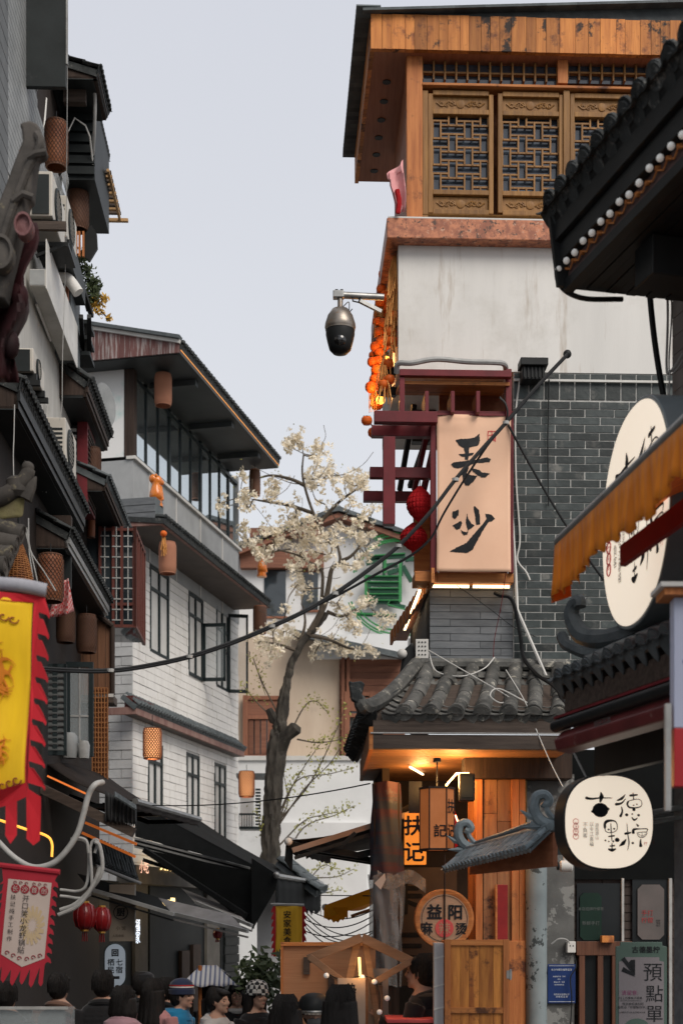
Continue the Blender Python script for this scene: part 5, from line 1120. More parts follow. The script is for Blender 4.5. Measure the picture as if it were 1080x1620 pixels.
# generic tiled eave on this face: near corner pixel/depth to far depth
def leave(a, b, d0, d1, inner, up, mt, drop=.12, soff=None, ncol=14, rad=.05, board=m_wood_d, gable=True, nm='eave'):
    p = LF.pd(a, b, d0); e = empty(nm, (0,0,0)); e.parent = LR; x0, y0, z0 = p.x, p.y, p.z; L = d1-d0
    soff = soff or m_dark
    tile_roof(e, (x0,inner,z0+up), (x0+L,inner,z0+up), (x0,y0,z0), (x0+L,y0,z0), ncol, 3, rad, mt, pans=3, deck=mt)
    bx('fascia', board, e, x0+.02, x0+L, y0+.03, y0+.07, z0-drop, z0-.05); bx('fascia', m_steel if board is m_steel else board, e, x0+.01, x0+L, y0+.012, y0+.029, z0-drop*.7, z0-drop*.3)
    MB().box(x0+.02, x0+L, y0+.07, inner, z0-drop-.01, z0-drop+.02).build('soffit', soff, e)
    if gable: MB().prism([(y0+.03,z0-drop),(inner,z0-drop),(inner,z0+up-.06),(y0+.05,z0-.06)], x0+.02, x0+.06, ax='yz').build('gable_board', m_wood_d, e)
    return e
leave(157, 108, 16.0, 16.85, .05, .16, m_tile_d, .10, ncol=9); leave(152, 180, 17.0, 18.05, .05, .2, m_tile_d, .12, ncol=11)
lb('balcony_box', m_dark, LR, 98, 140, 150, 284, 16.7, 18.0); lb('balcony_shelf', m_wood_dx, LR, 100, 118, 135, 160, 16.2, 16.3)
for k in range(7): lb('balcony_slat', m_dark, LR, 99, 160+k*17, 149, 172+k*17, 16.66, 16.69)
for a, b, c, d in ((139,130,166,280),(133,135,150,262)): MB().bar(LF.pd(a,b,16.3), LF.pd(c,d,18.0), .03, .05).build('rail', m_black, LR)
line_thing('drain_hose', 'thick pale hose hanging down past the dark balcony', 'hose', smooth_pts([P(143,125,16.2),P(150,150,16.3),P(149,210,16.5),P(146,260,16.8),P(148,290,17)]), .02, m_pipe, n=8)
line_thing('drain_hose', 'thin pale hose zigzagging behind the topmost basket lantern', 'hose', [P(55,158,16.4),P(80,185,16.4),P(106,212,16.4),P(118,186,16.4),P(135,198,16.5),P(142,215,16.5),P(147,260,16.7)], .01, m_white)
for k, (a, b, c, d, lbl) in enumerate(((51,140,56,210,'thin leaning stick by the grey tiled wall'),(73,155,66,215,'pale tapered pole behind the topmost lantern'),(30,170,42,210,'short pinkish pole under the black panel'))):
    t = MB().tube([P(a,b,15.8), P(c,d,15.6)], [.012,.03] if k == 1 else .014, 7).build('pole', m_white if k else m_wood_oz); tag(t, lbl, 'pole')
# slatted wooden rack
m_rack = wood('raw_pine', (.46,.29,.14), (.36,.21,.09), 'y', .7); p = LF.pd(166, 264, 17.5)
e = LF.root('slatted_rack', 'raw pine slatted rack jutting out under the dark balcony', 'rack')
for k in range(11): bx('slat', m_rack if k % 2 else m_wood_dx, e, p.x+.1+k*.1, p.x+.15+k*.1, p.y-.06, p.y+.42, p.z-.015, p.z+.015)
bx('side_board', m_rack, e, p.x, p.x+1.25, p.y-.05, p.y-.02, p.z-.05, p.z-.016); bx('end_board', m_rack, e, p.x+1.22, p.x+1.27, p.y-.14, p.y+.45, p.z-.055, p.z-.017); bx('side_board', m_wood_d, e, p.x, p.x+1.22, p.y+.15, p.y+.18, p.z-.05, p.z-.016)
# basket lanterns
m_lant = M('orange_brown_lantern', (.26,.095,.04), (.18,.06,.028), .6, 3, bump=.2, bs=60); m_lant_d = M('umber_lantern', (.15,.07,.04), (.10,.045,.027), .6, 3, bump=.2, bs=60); m_net = M('brown_wicker', (.10,.05,.03), (.06,.03,.02), .7, 8); m_lantp = M('salmon_lantern', (.46,.21,.125), (.38,.165,.10), .7, 3, bump=.15, bs=60, transl=.2)
GL = 'basket lanterns along the left side'
lantern(89, 229, 14.8, 36, 70, 'topmost orange brown basket lantern under the black panel', m_lant, m_lant_d, net=m_net, group=GL)
lantern(123, 331, 17.0, 34, 64, 'basket lantern hanging below the dark balcony by the pine rack', m_lant_d, m_lant_d, net=m_net, group=GL)
lantern(147, 738, 17.6, 25, 56, 'dark basket lantern beside the louvred box', m_lant_d, m_net, net=m_net, group=GL)
lantern(80, 915, 14.4, 40, 72, 'large basket lantern with wires in front beside the gingham cloth', m_lant, m_lant_d, net=m_net, group=GL)
lantern(137, 1003, 17.0, 31, 58, 'basket lantern against the brown panel right of the gingham cloth', m_lant_d, m_lant_d, net=m_net, group=GL)
lantern(104, 990, 15.8, 29, 52, 'dark basket lantern partly behind the gingham cloth', m_lant_d, m_net, net=m_net, group=GL)
lantern(144, 828, 18.4, 13, 44, 'slim basket lantern under the curved tile eave', m_lant, m_lant_d, group=GL)
lantern(258, 617, 22.1, 28, 48, 'salmon lantern hanging at the glazed top storey', m_lantp, m_lantp, group='lanterns on the white house', hang=.35)
lantern(403, 764, 26.6, 18, 40, 'brown lantern at the far end of the top roof', m_lant_d, m_lantp, group='lanterns on the white house')
lantern(265, 883, 21.5, 28, 48, 'salmon lantern with a straw tassel under the middle eave', m_lantp, m_lantp, group='lanterns on the white house')
lantern(411, 981, 26.2, 22, 42, 'brown lantern at the far end of the middle eave', m_lant_d, m_lantp, group='lanterns on the white house')
m_lit = M('lit_wicker', (.50,.22,.12), (.42,.18,.09), .6, 40, lo=.4, hi=.6, emis=(1,.45,.18), es=.85)
lantern(241, 1177, 21.5, 28, 48, 'lit woven lantern under the lowest eave of the white house', m_lit, m_lant_d, net=m_lant, netr=.008, lit=4, group='lit lanterns', hang=.2)
lantern(390, 1241, 25.5, 24, 40, 'lit woven lantern at the far corner of the white house', m_lit, m_lant_d, net=m_lant, netr=.008, lit=4, group='lit lanterns')
e = empty('straw_tassel', P(259,878,21.3), 'straw tassel with an orange knot hanging by the salmon lantern', 'tassel'); b = MB()
for k in range(26): b.tube([(random.uniform(-.02,.02),0,.3),(random.uniform(-.05,.05),random.uniform(-.04,.04),random.uniform(-.02,.14))], .006, 4)
b.build('straw', m_straw, e, kind='stuff'); put('persimmon', per_me, e, Matrix.Translation((0,-.02,.31)))
# air conditioners
m_acb = M('ivory_casing', (.55,.52,.46), (.47,.44,.39), .5, 4, spot=((.30,.24,.18), 6, .62, .15))
def ac(a, b, d, w, dpx_, hpx_, label, dark=False):
    s = d/F; e = ac_unit('air_conditioner', label, P(a, b, d), R_(92), w, dpx_*s, hpx_*s, m_acb)
    if dark: bx('end_grille', m_dark, e, -.012, -.0045, dpx_*s*.14, dpx_*s*.86, hpx_*s*.1, hpx_*s*.92)
    bx('shelf_arm', m_black, e, .05, .09, -.05, dpx_*s+.25, -.08, -.031); bx('shelf_arm', m_black, e, w-.1, w-.06, -.05, dpx_*s+.25, -.08, -.031)
ac(83, 346, 14.5, .8, 37, 76, 'ivory air conditioner with a dark end grille beside the ridge finial', True)
ac(106, 378, 15.6, .7, 24, 70, 'ivory air conditioner tucked behind its higher neighbour')
ac(104, 738, 15.4, .75, 34, 78, 'ivory air conditioner above the louvred box')
ac(53, 592, 13.5, .6, 38, 42, 'small ivory air conditioner under the tube lamp', True)
b = MB().sheet([[P(83+22*u+4*math.sin(v*6), 275+70*v+6*math.sin(u*5), 15.7+.08*math.sin(u*7+v*5)) for u in [i/8 for i in range(9)]] for v in [j/10 for j in range(11)]]).build('plastic_sheet', m_plas, None, True); tag(b, 'crumpled grey plastic sheet behind the ivory air conditioners', 'plastic sheet')
lb('wall_shelf', m_wood_dx, LR, 52, 349, 104, 362, 14.45, 14.5); lb('wall_shelf', m_black, LR, 55, 382, 108, 388, 14.6, 15.1); MB().bar(LF.pd(57,405,14.6), LF.pd(100,388,14.6), .03, .03).build('shelf_brace', m_black, LR)
# cream bay box with a tube lamp, duct elbow
e = LF.root('bay_box', 'cream boxed-out bay with a tube lamp fixed beneath', 'bay'); p, q = LF.pd(47, 425, 14.4), LF.pd(72, 452, 14.4)
bx('box', m_lwhite, e, p.x, p.x+1.9, q.y, p.y, q.z, p.z, .004); bx('end_patch', m_ltile, e, p.x-.006, p.x-.001, q.y+.01, p.y, q.z+.01, p.z-.01); bx('side_face', m_white, e, p.x, p.x+2.1, q.y-.01, q.y-.001, q.z-.02, p.z+.3)
t0, t1 = LF.pd(58,482,14.8), LF.pd(80,538,15.7); MB().tube([t0, t1], .014, 8).build('tube_lamp', m_white, e)
for t in (.1,.75): c = t0.lerp(t1,t); MB().tube([c, c+Vector((0,.02,q.z-c.z))], .008, 5).build('lamp_stem', m_steel, e)
line_thing('duct_elbow', 'fat white bent exhaust duct beside the cream bay', 'duct', smooth_pts([P(84,475,15.8),P(84,452,15.8),P(90,440,15.8),P(102,438,15.8),P(112,446,15.8),P(124,463,15.8)]), .062, m_white, n=14)
# dark frame and hanging plant
lb('dark_bay', m_dark, LR, 76, 385, 114, 420, 15.6, 16.6); lb('dark_wall', m_tile_g, LR, 84, 418, 112, 560, 16.2, 16.9); lb('brown_post', m_wood_s, LR, 100, 420, 108, 500, 16.1, 16.15)
for a, b, c, d in ((113,400,145,500),(108,462,136,548),(118,404,140,490),(141,500,141,578),(128,500,132,570),(110,530,138,575)): MB().bar(LF.pd(a,b,16.5), LF.pd(c,d,17.3), .05, .05).build('frame_bar', m_black, LR)
for k in range(3): lb('frame_shelf', m_dark, LR, 110, 505+k*25, 142, 511+k*25, 16.9, 17.3)
lb('window_pane', m_glass_c, LR, 112, 508, 127, 522, 16.8, 16.82)
for k, (a, c) in enumerate(((114,.9),(119,.9),(124,.9),(130,.9))): lb('dry_pole', m_wood_oz, LR, a, 365, a+3, 405, 16.9, 16.94)
MB().prism([(0,0),(.09,.15),(.08,.32),(.02,.42),(-.08,.3),(-.06,.05)], 0, .04).build('t', m_black)
o = bpy.data.objects['t']; o.name = 'dark_bag'; o.location = P(142,412,17); tag(o, 'dark bag hanging under the pine rack', 'bag')
def leaf_mass(e, spots, n, m, size, nm='leaves'):
    b = MB()
    for k in range(n):
        c, r = random.choice(spots); q = Vector(c)+Vector((random.gauss(0,1), random.gauss(0,1), random.gauss(0,1)))*r*.5
        u = Vector((random.gauss(0,1), random.gauss(0,1), random.gauss(0,1))).normalized(); v = u.orthogonal().normalized(); s = size*random.uniform(.6,1.3)
        b.add([q-u*s, q+v*s*.45, q+u*s, q-v*s*.45], [(0,1,2,3)])
    return b.build(nm, m, e, kind='stuff')
m_lf = M('dark_leaves', (.055,.075,.03), (.035,.05,.02), .6, 5, spot=((.12,.13,.05), 9, .58, .1)); m_lfy = M('yellow_leaves', (.55,.33,.05), (.42,.24,.04), .7, 9)
e = empty('trailing_plant', P(140,410,17.3), 'dark leafy trailing plant with yellowing tips on the left roofline', 'plant'); o0 = e.location.copy()
leaf_mass(e, [(P(a,b,17.3)-o0, r*17.3/F) for a, b, r in ((130,408,10),(136,425,12),(140,445,14),(146,462,14),(151,470,10),(135,400,8),(142,478,8),(150,448,8))], 900, m_lf, .035, 'foliage')
leaf_mass(e, [(P(a,b,17.3)-o0, r*17.3/F) for a, b, r in ((152,488,9),(160,480,8),(158,495,8),(166,472,5),(172,504,4),(150,478,6))], 170, m_lfy, .035, 'yellow_foliage')
MB().tube(smooth_pts([P(130,400,17.3)-o0,P(140,440,17.3)-o0,P(152,480,17.3)-o0,P(170,503,17.3)-o0]), .01, 5).build('stem', m_wood_d, e)
# second eave with gable board, dish behind
leave(141, 603, 16.5, 18.4, .1, .32, m_tile_d, .17, ncol=18, rad=.055)
e = empty('satellite_dish', P(160,640,18.7), 'grey round dish rim behind the second dark eave', 'dish'); b = MB().lathe([(.0,.02),(.15,.03),(.26,.08),(.27,.09),(.26,.09),(.15,.04),(.0,.03)], 24, close=False); b.v = [(z*.6+x*.35, x*.94, y*1.0) for x, y, z in b.v]; b.build('reflector', m_ltile, e, True); MB().tube([(0,.0,0),(0,.2,-.3)], .02, 6).build('mast', m_black, e)
# louvred box
e = LF.root('louvre_box', 'dark louvred ventilation box with a maroon side', 'vent'); p, q = LF.pd(106, 672, 17.3), LF.pd(122, 790, 17.3)
bx('box', m_black, e, p.x+.02, p.x+.6, q.y-.0, p.y, q.z, p.z); bx('side', m_red, e, p.x, p.x+.7, q.y-.12, q.y-.001, q.z-.05, p.z+.05)
for k in range(11): z = lerp(q.z, p.z, (k+.3)/11.3); bx('louvre', m_pipe, e, p.x-.01, p.x+.019, q.y+.01, p.y-.01, z, z+.035)
for k in range(14): z = lerp(q.z-.03, p.z, (k+.3)/14.3); bx('louvre', m_wood_d, e, p.x+.05, p.x+.65, q.y-.135, q.y-.121, z, z+.03)
# near dark eave on the left, with its ropes
leave(34, 605, 12.6, 16.6, .3, .25, m_tile_d, .22, ncol=34, rad=.055, board=m_black)
b = MB()
for k in range(14): b.tube(smooth_pts([P(66+random.uniform(-3,10),640+random.uniform(-20,40),15.0), P(70+random.uniform(-3,6),700,15.0), P(70+random.uniform(-3,6),740+random.uniform(0,40),15.0)],3), .008, 4)
o = b.build('cable_hank', m_pipe); tag(o, 'grey hank of tangled cables hanging at the dark eave', 'cables')
line_thing('thin_wire', 'long thin wire dangling down the left house front', 'wire', smooth_pts([P(107,20,14.3),P(106,200,14.6),P(104,400,15),P(99,560,15),(P(98,640,15)),P(94,665,15)]), .004, m_pipe)
line_thing('thin_wire', 'knotted wire hanging in the dark recess', 'wire', smooth_pts([P(23,640,12.4),P(22,690,12.4),P(21,720,12.4),P(22,770,12.4)]), .005, m_pipe)
# third eave: brown beam below, and the curved eave over the lattice bay
leave(112, 842, 15.0, 18.3, .2, .3, m_tile_d, .16, ncol=28, rad=.05, board=m_steel)
lb('brown_beam', m_wood_d, LR, 46, 815, 112, 850, 15.2, 15.3); lb('under_beam', m_dark, LR, 50, 851, 112, 930, 15.3, 15.35)
leave(170, 757, 17.3, 20.0, .1, .25, m_tile_g, .14, ncol=24, rad=.05)
# lattice bay
e = LF.root('lattice_bay', 'dark bay window with maroon frames and pale lattice', 'bay window'); p, q = LF.pd(158, 832, 18.7), LF.pd(213, 990, 18.7)
bx('bay_core', m_glass, e, p.x+.04, p.x+1.2, q.y+.04, p.y+.3, q.z+.02, p.z); m_mar = wood('maroon_wood', (.13,.035,.025), (.08,.024,.018), 'z', .5)
for yy in (q.y, lerp(q.y,p.y,.38), lerp(q.y,p.y,.62), p.y): bx('frame_post', m_mar, e, p.x, p.x+.05, yy-.018, yy+.018, q.z, p.z)
for zz in (q.z, lerp(q.z,p.z,.22), p.z-.04): bx('frame_rail', m_mar, e, p.x+.002, p.x+.048, q.y, p.y, zz-.018, zz+.018)
for zz in (q.z, p.z-.04): bx('frame_rail', m_mar, e, p.x, p.x+1.2, q.y-.02, q.y+.02, zz-.02, zz+.02)
for k in range(6): bx('frame_post', m_mar, e, p.x+k*.24, p.x+k*.24+.03, q.y-.018, q.y+.018, q.z, p.z)
for i in range(9):
    for j in range(3):
        z = lerp(q.z, p.z, (i+.5)/9.5); y = lerp(q.y, p.y, (j+.2)/3); blk('lattice_bar', m_pipe, e, p.x-.008, p.x-.001, y, y+(p.y-q.y)/4, z, z+.014); blk('lattice_bar', m_pipe, e, p.x-.009, p.x-.002, y+.05, y+.062, z, z+(p.z-q.z)/10)
# gingham cloth
m_ging = bpy.data.materials.new('red_gingham'); m_ging.use_nodes = True; n_ = m_ging.node_tree.nodes; l_ = m_ging.node_tree.links
uvn = n_.new('ShaderNodeNewGeometry'); ck = n_.new('ShaderNodeTexChecker'); ck.inputs['Scale'].default_value = 34; ck.inputs['Color1'].default_value = (.50,.07,.07,1); ck.inputs['Color2'].default_value = (.60,.38,.36,1); l_.new(uvn.outputs['Position'], ck.inputs['Vector']); l_.new(ck.outputs['Color'], n_['Principled BSDF'].inputs['Base Color']); n_['Principled BSDF'].inputs['Roughness'].default_value = .9
s = 14.9/F; gr = []
for j in range(13):
    v = j/12; row = []
    for i in range(15):
        u = i/14; a = lerp(lerp(96,74,v), lerp(108,117,v), u); row.append(P(a, lerp(914,966,v)-(1-u)*-10*v+4*math.sin(u*3), 15.1+.06*math.sin(u*11+v*3)*(.3+v)))
    gr.append(row)
o = MB().sheet(gr).build('gingham_cloth', m_ging, None, True, solid=.004); tag(o, 'red and white gingham cloth hanging among the basket lanterns', 'cloth')
# window with an open dark sash, louvred shutter, brown panel, amber lattice
e = LF.root('casement_window', 'dark teal casement window standing open beside an amber lattice', 'window'); p, q = LF.pd(104, 1047, 16.8), LF.pd(147, 1197, 16.8)
for (y0, y1, z0, z1) in ((q.y,q.y+.05,q.z,p.z),(p.y-.05,p.y,q.z,p.z),(q.y+.05,p.y-.05,q.z,q.z+.06),(q.y+.05,p.y-.05,p.z-.06,p.z)): bx('sash_bar', m_wfr, e, p.x, p.x+.05, y0, y1, z0, z1)
bx('glazing_bar', m_pipe, e, p.x+.01, p.x+.03, (p.y+q.y)/2-.008, (p.y+q.y)/2+.008, q.z+.06, p.z-.06); bx('glazing_bar', m_pipe, e, p.x+.01, p.x+.03, q.y+.05, p.y-.05, lerp(q.z,p.z,.42), lerp(q.z,p.z,.42)+.02); bx('pane', m_glass_c, e, p.x+.018, p.x+.022, q.y+.05, p.y-.05, q.z+.06, p.z-.06)
p, q = LF.pd(76, 1050, 15.4), LF.pd(105, 1195, 15.4); m_shut = M('dark_grey_shutter', (.10,.105,.105), (.06,.065,.065), .6, 5); s2 = empty('shutter', (0,0,0)); s2.parent = e  # louvres in a plain dark grey tone
for (y0, y1, z0, z1) in ((q.y,q.y+.03,q.z,p.z),(lerp(q.y,p.y,.5),lerp(q.y,p.y,.5)+.05,q.z,p.z),(q.y,p.y,q.z,q.z+.05),(q.y,p.y,p.z-.05,p.z)): bx('shutter_bar', m_wfr, s2, p.x, p.x+.04, y0, y1, z0, z1)
for k in range(14): z = lerp(q.z+.05, p.z-.08, k/13); MB().hexa([(p.x-.005,q.y+.03,z),(p.x+.03,q.y+.03,z+.045),(p.x+.03,p.y,z+.045),(p.x-.005,p.y,z),(p.x-.005,q.y+.03,z+.012),(p.x+.03,q.y+.03,z+.057),(p.x+.03,p.y,z+.057),(p.x-.005,p.y,z+.012)]).build('louvre', m_shut, s2)
m_brp = wood('brown_panel', (.20,.095,.05), (.13,.058,.03), 'z', .6)
e = LF.root('wall_panel', 'brown wooden panel with a round rail behind a basket lantern', 'panel'); p, q = LF.pd(120, 972, 18.2), LF.pd(178, 1100, 18.2)
for k in range(5): y = lerp(q.y, p.y, k/5); bx('board', m_brp, e, p.x, p.x+.05, y+.003, lerp(q.y,p.y,(k+1)/5)-.003, q.z, lerp(p.z-.1,p.z+.15,k/5))
MB().tube([(p.x-.03,q.y,p.z-.15),(p.x-.03,p.y-.1,p.z+.12)], .035, 8).build('top_rail', m_wood_d, e, True); MB().tube([(p.x-.02,q.y,p.z-.15),(p.x-.02,q.y,q.z)], .03, 8).build('side_rail', m_wood_d, e, True); bx('sill', m_wood_dx, e, p.x-.06, p.x+.3, q.y-.02, p.y, q.z-.10, q.z-.005); bx('sill_flashing', m_white, e, p.x-.062, p.x-.05, q.y-.02, p.y-.2, q.z-.03, q.z+.01)
m_amb = wood('amber_wood', (.36,.155,.055), (.25,.10,.035), 'z', .5); e = LF.root('amber_lattice', 'amber wooden grid lattice under the brown panel', 'lattice'); p, q = LF.pd(146, 1088, 18.1), LF.pd(170, 1238, 18.1)
bx('backing', m_wood_s, e, p.x+.05, p.x+.06, q.y, p.y, q.z, p.z)
for k in range(6): y = lerp(q.y, p.y, k/5); blk('grid_bar', m_amb, e, p.x, p.x+.03, y-.007, y+.007, q.z, p.z)
for k in range(20): z = lerp(q.z, p.z, k/19); blk('grid_bar', m_amb, e, p.x+.005, p.x+.035, q.y, p.y, z-.006, z+.006)
e = empty('white_bundle', P(110,1200,16.6), 'white rolled cloth bundle on the window ledge', 'bundle'); MB().lathe([(.08,0),(.095,.1),(.09,.25),(.06,.29)], 12).build('roll', m_ltile, e, True); MB().lathe([(.06,0),(.07,.15),(.05,.2)], 10, (.16,.02,0)).build('roll', m_pipe, e, True)
# ------------------------------------------------------------------ house closing the street, green ring sign, blossoming tree
BF = Fr(540, 30, 0)
BR = BF.root('gable_house', 'pale gabled house with brown timber windows closing the street', 'house')
m_gab = M('grey_white_gable', (.74,.74,.735), (.66,.66,.66), .85, 1.5, bump=.05); m_bwhite = M('clean_white_wall', (.78,.785,.785), (.70,.71,.71), .85, 1.2, spot=((.45,.45,.44), 1.1, .6, .2))
m_bw = wood('russet_boards', (.26,.115,.07), (.17,.07,.045), 'x', .6, rnd=.2); m_bwz = wood('russet_frame', (.30,.13,.075), (.20,.08,.05), 'z', .6, rnd=.15)
def B(px, py, off=0): return BF.at(px, py, off)
ap, le, re = B(535,826), B(372,886), B(720,892)
MB().prism([(le.x,B(0,1010).z),(re.x,B(0,1010).z),(re.x,re.z),(ap.x,ap.z),(le.x,le.z)], 0, 3).build('gable_wall', m_gab, BR)
for s0, s1 in ((ap, le), (ap, re)):
    a, b = Vector((s0.x,-.35,s0.z)), Vector((s1.x,-.35,s1.z)); u = Vector((0,0,.1))
    MB().hexa([a, b, b+Vector((0,3.5,0)), a+Vector((0,3.5,0)), a+u, b+u, b+u+Vector((0,3.5,0)), a+u+Vector((0,3.5,0))]).build('roof_boards', m_bw, BR)
    n_ = 13
    for k in range(n_):
        c0, c1 = a.lerp(b, k/n_), a.lerp(b, (k+1)/n_); u0 = Vector((0,0,.12)); u1 = Vector((0,0,.22))
        MB().hexa([c0+u0+Vector((0,-.06,0)), c1+u0+Vector((0,-.06,.03)), c1+u0+Vector((0,3.4,.03)), c0+u0+Vector((0,3.4,0)), c0+u1+Vector((0,-.06,0)), c1+u1+Vector((0,-.06,.0)), c1+u1+Vector((0,3.4,0)), c0+u1+Vector((0,3.4,0))]).build('roof_tile_row', m_tile_g, BR)
def bbox(n, m, a, b, c, d, y0, y1): p, q = B(a,b,min(y0,y1)), B(c,d,min(y0,y1)); return bx(n, m, BR, p.x, q.x, y0, y1, q.z, p.z)
bbox('timber_band', m_bw, 380, 872, 512, 898, -.2, .05); bbox('timber_band', m_bw, 395, 835, 510, 850, -.3, -.2)
for a, b, c, d in ((418,900,452,975),(478,905,503,965)): w_ = bbox('window', m_glass, a, b, c, d, -.03, .01); bbox('window_frame', m_bwz, a-3, b-3, c+3, b, -.05, .02); bbox('window_frame', m_bwz, a-3, d, c+3, d+3, -.05, .02)
# lower storeys
bbox('cream_wall', m_cream, 330, 1008, 537, 1203, -.4, 2); bbox('white_wall', m_bwhite, 330, 1201, 720, 1640, -.8, 2); bbox('white_ledge', m_white, 330, 1196, 720, 1203, -.85, -.39)
bbox('white_block', m_bwhite, 500, 1003, 645, 1042, -.55, 2); bbox('grey_wall', m_gab, 420, 1302, 580, 1640, -.9, -.81)
p, q = B(465,1008,-.9), B(640,1046,-.9)
MB().hexa([(p.x,-1.1,p.z),(q.x,-1.1,q.z),(q.x,-.4,q.z+.1),(p.x,-.4,p.z+.1),(p.x,-1.1,p.z+.12),(q.x,-1.1,q.z+.12),(q.x,-.4,q.z+.25),(p.x,-.4,p.z+.25)]).build('pent_roof', m_tile_g, BR)
zz = B(0,1200,-.45).z; z1 = B(0,1040,-.45).z; k = 0
while zz < z1: blk('timber_board', m_bw, BR, B(537,0,-.45).x, B(640,0,-.45).x, -.46-.01*(k % 2), -.4, zz, min(zz+.13, z1)); zz += .135; k += 1
def bwin(a, b, c, d, off, n):
    w_ = bbox('window', m_glass, a, b, c, d, off, off+.02); h = lerp(b, d, .33)
    for x in (a, c): bbox('window_post', m_bwz, x-4, b-4, x+4, d+4, off-.08, off-.001)
    for y in (b, h, d): bbox('window_rail', m_bwz, a+4, y-3, c-4, y+3, off-.075, off-.002)
    if n: 
        for k in range(n): u0, u1 = lerp(a+4, c-4, k/n), lerp(a+4, c-4, (k+1)/n); bbox('window_panel', m_bw, u0+1, h+4, u1-1, d-4, off-.04, off-.003)
        bbox('window_panel', m_bw, a+4, b+3, c-4, h-3, off-.04, off-.003)
bwin(388, 1104, 446, 1197, -.48, 5); bwin(549, 1098, 588, 1200, -.50, 0); bbox('window_panel', m_bw, 553, 1104, 584, 1125, -.55, -.51); bbox('window_panel', m_bwz, 560, 1130, 578, 1146, -.54, -.51)
for a in (540, 548): bbox('timber_post', m_bwz, a, 1040, a+5, 1205, -.56, -.47)
# green ring sign
m_grn = M('green_tube', (.05,.22,.08), (.03,.15,.05), .4, 5, emis=(.05,.5,.12), es=.05); m_grnd = M('dark_green_letter', (.02,.09,.05), (.015,.07,.04), .5, 5)
e = empty('ring_sign', B(628,930,0)+Vector((BF.o.x,BF.o.y-.25,0)), 'green ring sign with an old seal character on the pale gable', 'sign'); s = 29.75/F
def arc(r, a0, a1, rad=.017, y=-.03):
    MB().tube([(r*s*math.cos(R_(a)), y, r*s*math.sin(R_(a))) for a in [lerp(a0,a1,i/40) for i in range(41)]], rad, 6).build('ring_tube', m_grn, e, True)
arc(82,60,118); arc(78,62,116); arc(72,20,165); arc(69,22,163); arc(82,200,300); arc(78,200,300); arc(72,212,290)
def GL_(a, b, c, d, w=.05, m=m_grnd, y=0): MB().bar(((a-628)*s,y,(930-b)*s),((c-628)*s,y,(930-d)*s), .06, w).build('letter_stroke', m, e)
for y_ in (919,929,939,949,957): GL_(578,y_,632,y_,.085)
for (a,b,c,d) in ((580,888,640,884),(606,886,606,915),(578,896,600,890),(608,900,628,898),(634,890,634,915),(612,912,630,906),(583,915,583,955),(630,915,630,955),(614,960,640,966),(640,890,660,888),(636,900,650,925)): GL_(a,b,c,d,.09)
for y_ in (917,926,936,945,955): GL_(580,y_,630,y_,.018,m_grn,-.05)
for (a,b,c,d) in ((580,885,640,881),(608,885,608,912),(632,895,632,915),(578,915,578,958),(632,915,632,958),(612,962,640,970),(612,962,616,955)): GL_(a,b,c,d,.018,m_grn,-.05)
GL_(562,976,626,979,.07)
for k in range(18): MB().ball(((564+k*3.5-628)*s,-.05,(930-976-k*.15)*s), .022, 6, 4).build('green_bead', m_grn, e)
# ------------------------------------------------------------------ the tree
TD = 24.5; tb = P(424, 1465, TD); tb.z = 0
T = empty('blossom_tree', tb, 'old tree with cream white blossom clusters leaning over the street', 'tree')
m_bark = M('dark_bark', (.075,.066,.055), (.025,.022,.019), .9, 8, st=(1,1,.35), bump=1.0, bs=22, spot=((.10,.10,.075), 5, .6, .1)); m_bark2 = M('brown_bark', (.13,.105,.08), (.08,.065,.05), .9, 8, bump=.6, bs=22)
m_blo = M('cream_petals', (.96,.90,.77), (.88,.78,.61), .8, 14, spot=((.50,.35,.20), 18, .62, .08), transl=.3); m_young = M('young_leaves', (.30,.29,.08), (.20,.20,.05), .7, 8)
def tp(px, py, dd=0): return P(px, py, TD+dd)-tb
sT = TD/F
tr = [(424,1700,20),(426,1420,19),(428,1330,18),(432,1250,17),(438,1180,16),(443,1150,14),(448,1110,11),(454,1080,7.5),(460,1052,7),(470,1030,6.5),(488,1005,6.5),(505,985,6),(517,968,5.5)]
pts = smooth_pts([tp(a,b) for a,b,_ in tr], 4); rs = []
for i in range(len(tr)-1): rs += [lerp(tr[i][2], tr[i+1][2], j/4)*sT*.80 for j in range(4)]
rs.append(tr[-1][2]*sT)
pts = [p+Vector((random.uniform(-.015,.015),random.uniform(-.015,.015),0)) for p in pts]
tk = MB(); pts2 = []; rs2 = []
for i in range(len(pts)-1):
    for j in range(3): pts2.append(pts[i].lerp(pts[i+1], j/3)); rs2.append(lerp(rs[i], rs[i+1], j/3))
tk.tube(pts2, rs2, 26, cap=False)
for i in range(len(pts2)):                     # ridged, knotted bark
    for j in range(26):
        k = i*26+j; c = pts2[i]; v = Vector(tk.v[k]); f_ = 1+.10*math.sin(j*1.93+i*.35+2*math.sin(i*.21))+.06*math.sin(j*4.1-i*.8)+random.uniform(-.06,.06)+(.16*math.exp(-((i-46)/5)**2))
        tk.v[k] = tuple(c+(v-c)*f_)
trunk = tk.build('trunk', m_bark, T, True)
MB().tube([tp(440,1190),tp(452,1165,-.1),tp(468,1152,-.15),tp(471,1148,-.15)], [.14,.11,.12,.07], 9).build('stub', m_bark, T, True)
MB().tube([tp(434,1140),tp(428,1128,-.1),tp(425,1122,-.1)], [.09,.07,.06], 8).build('stub', m_bark, T, True)
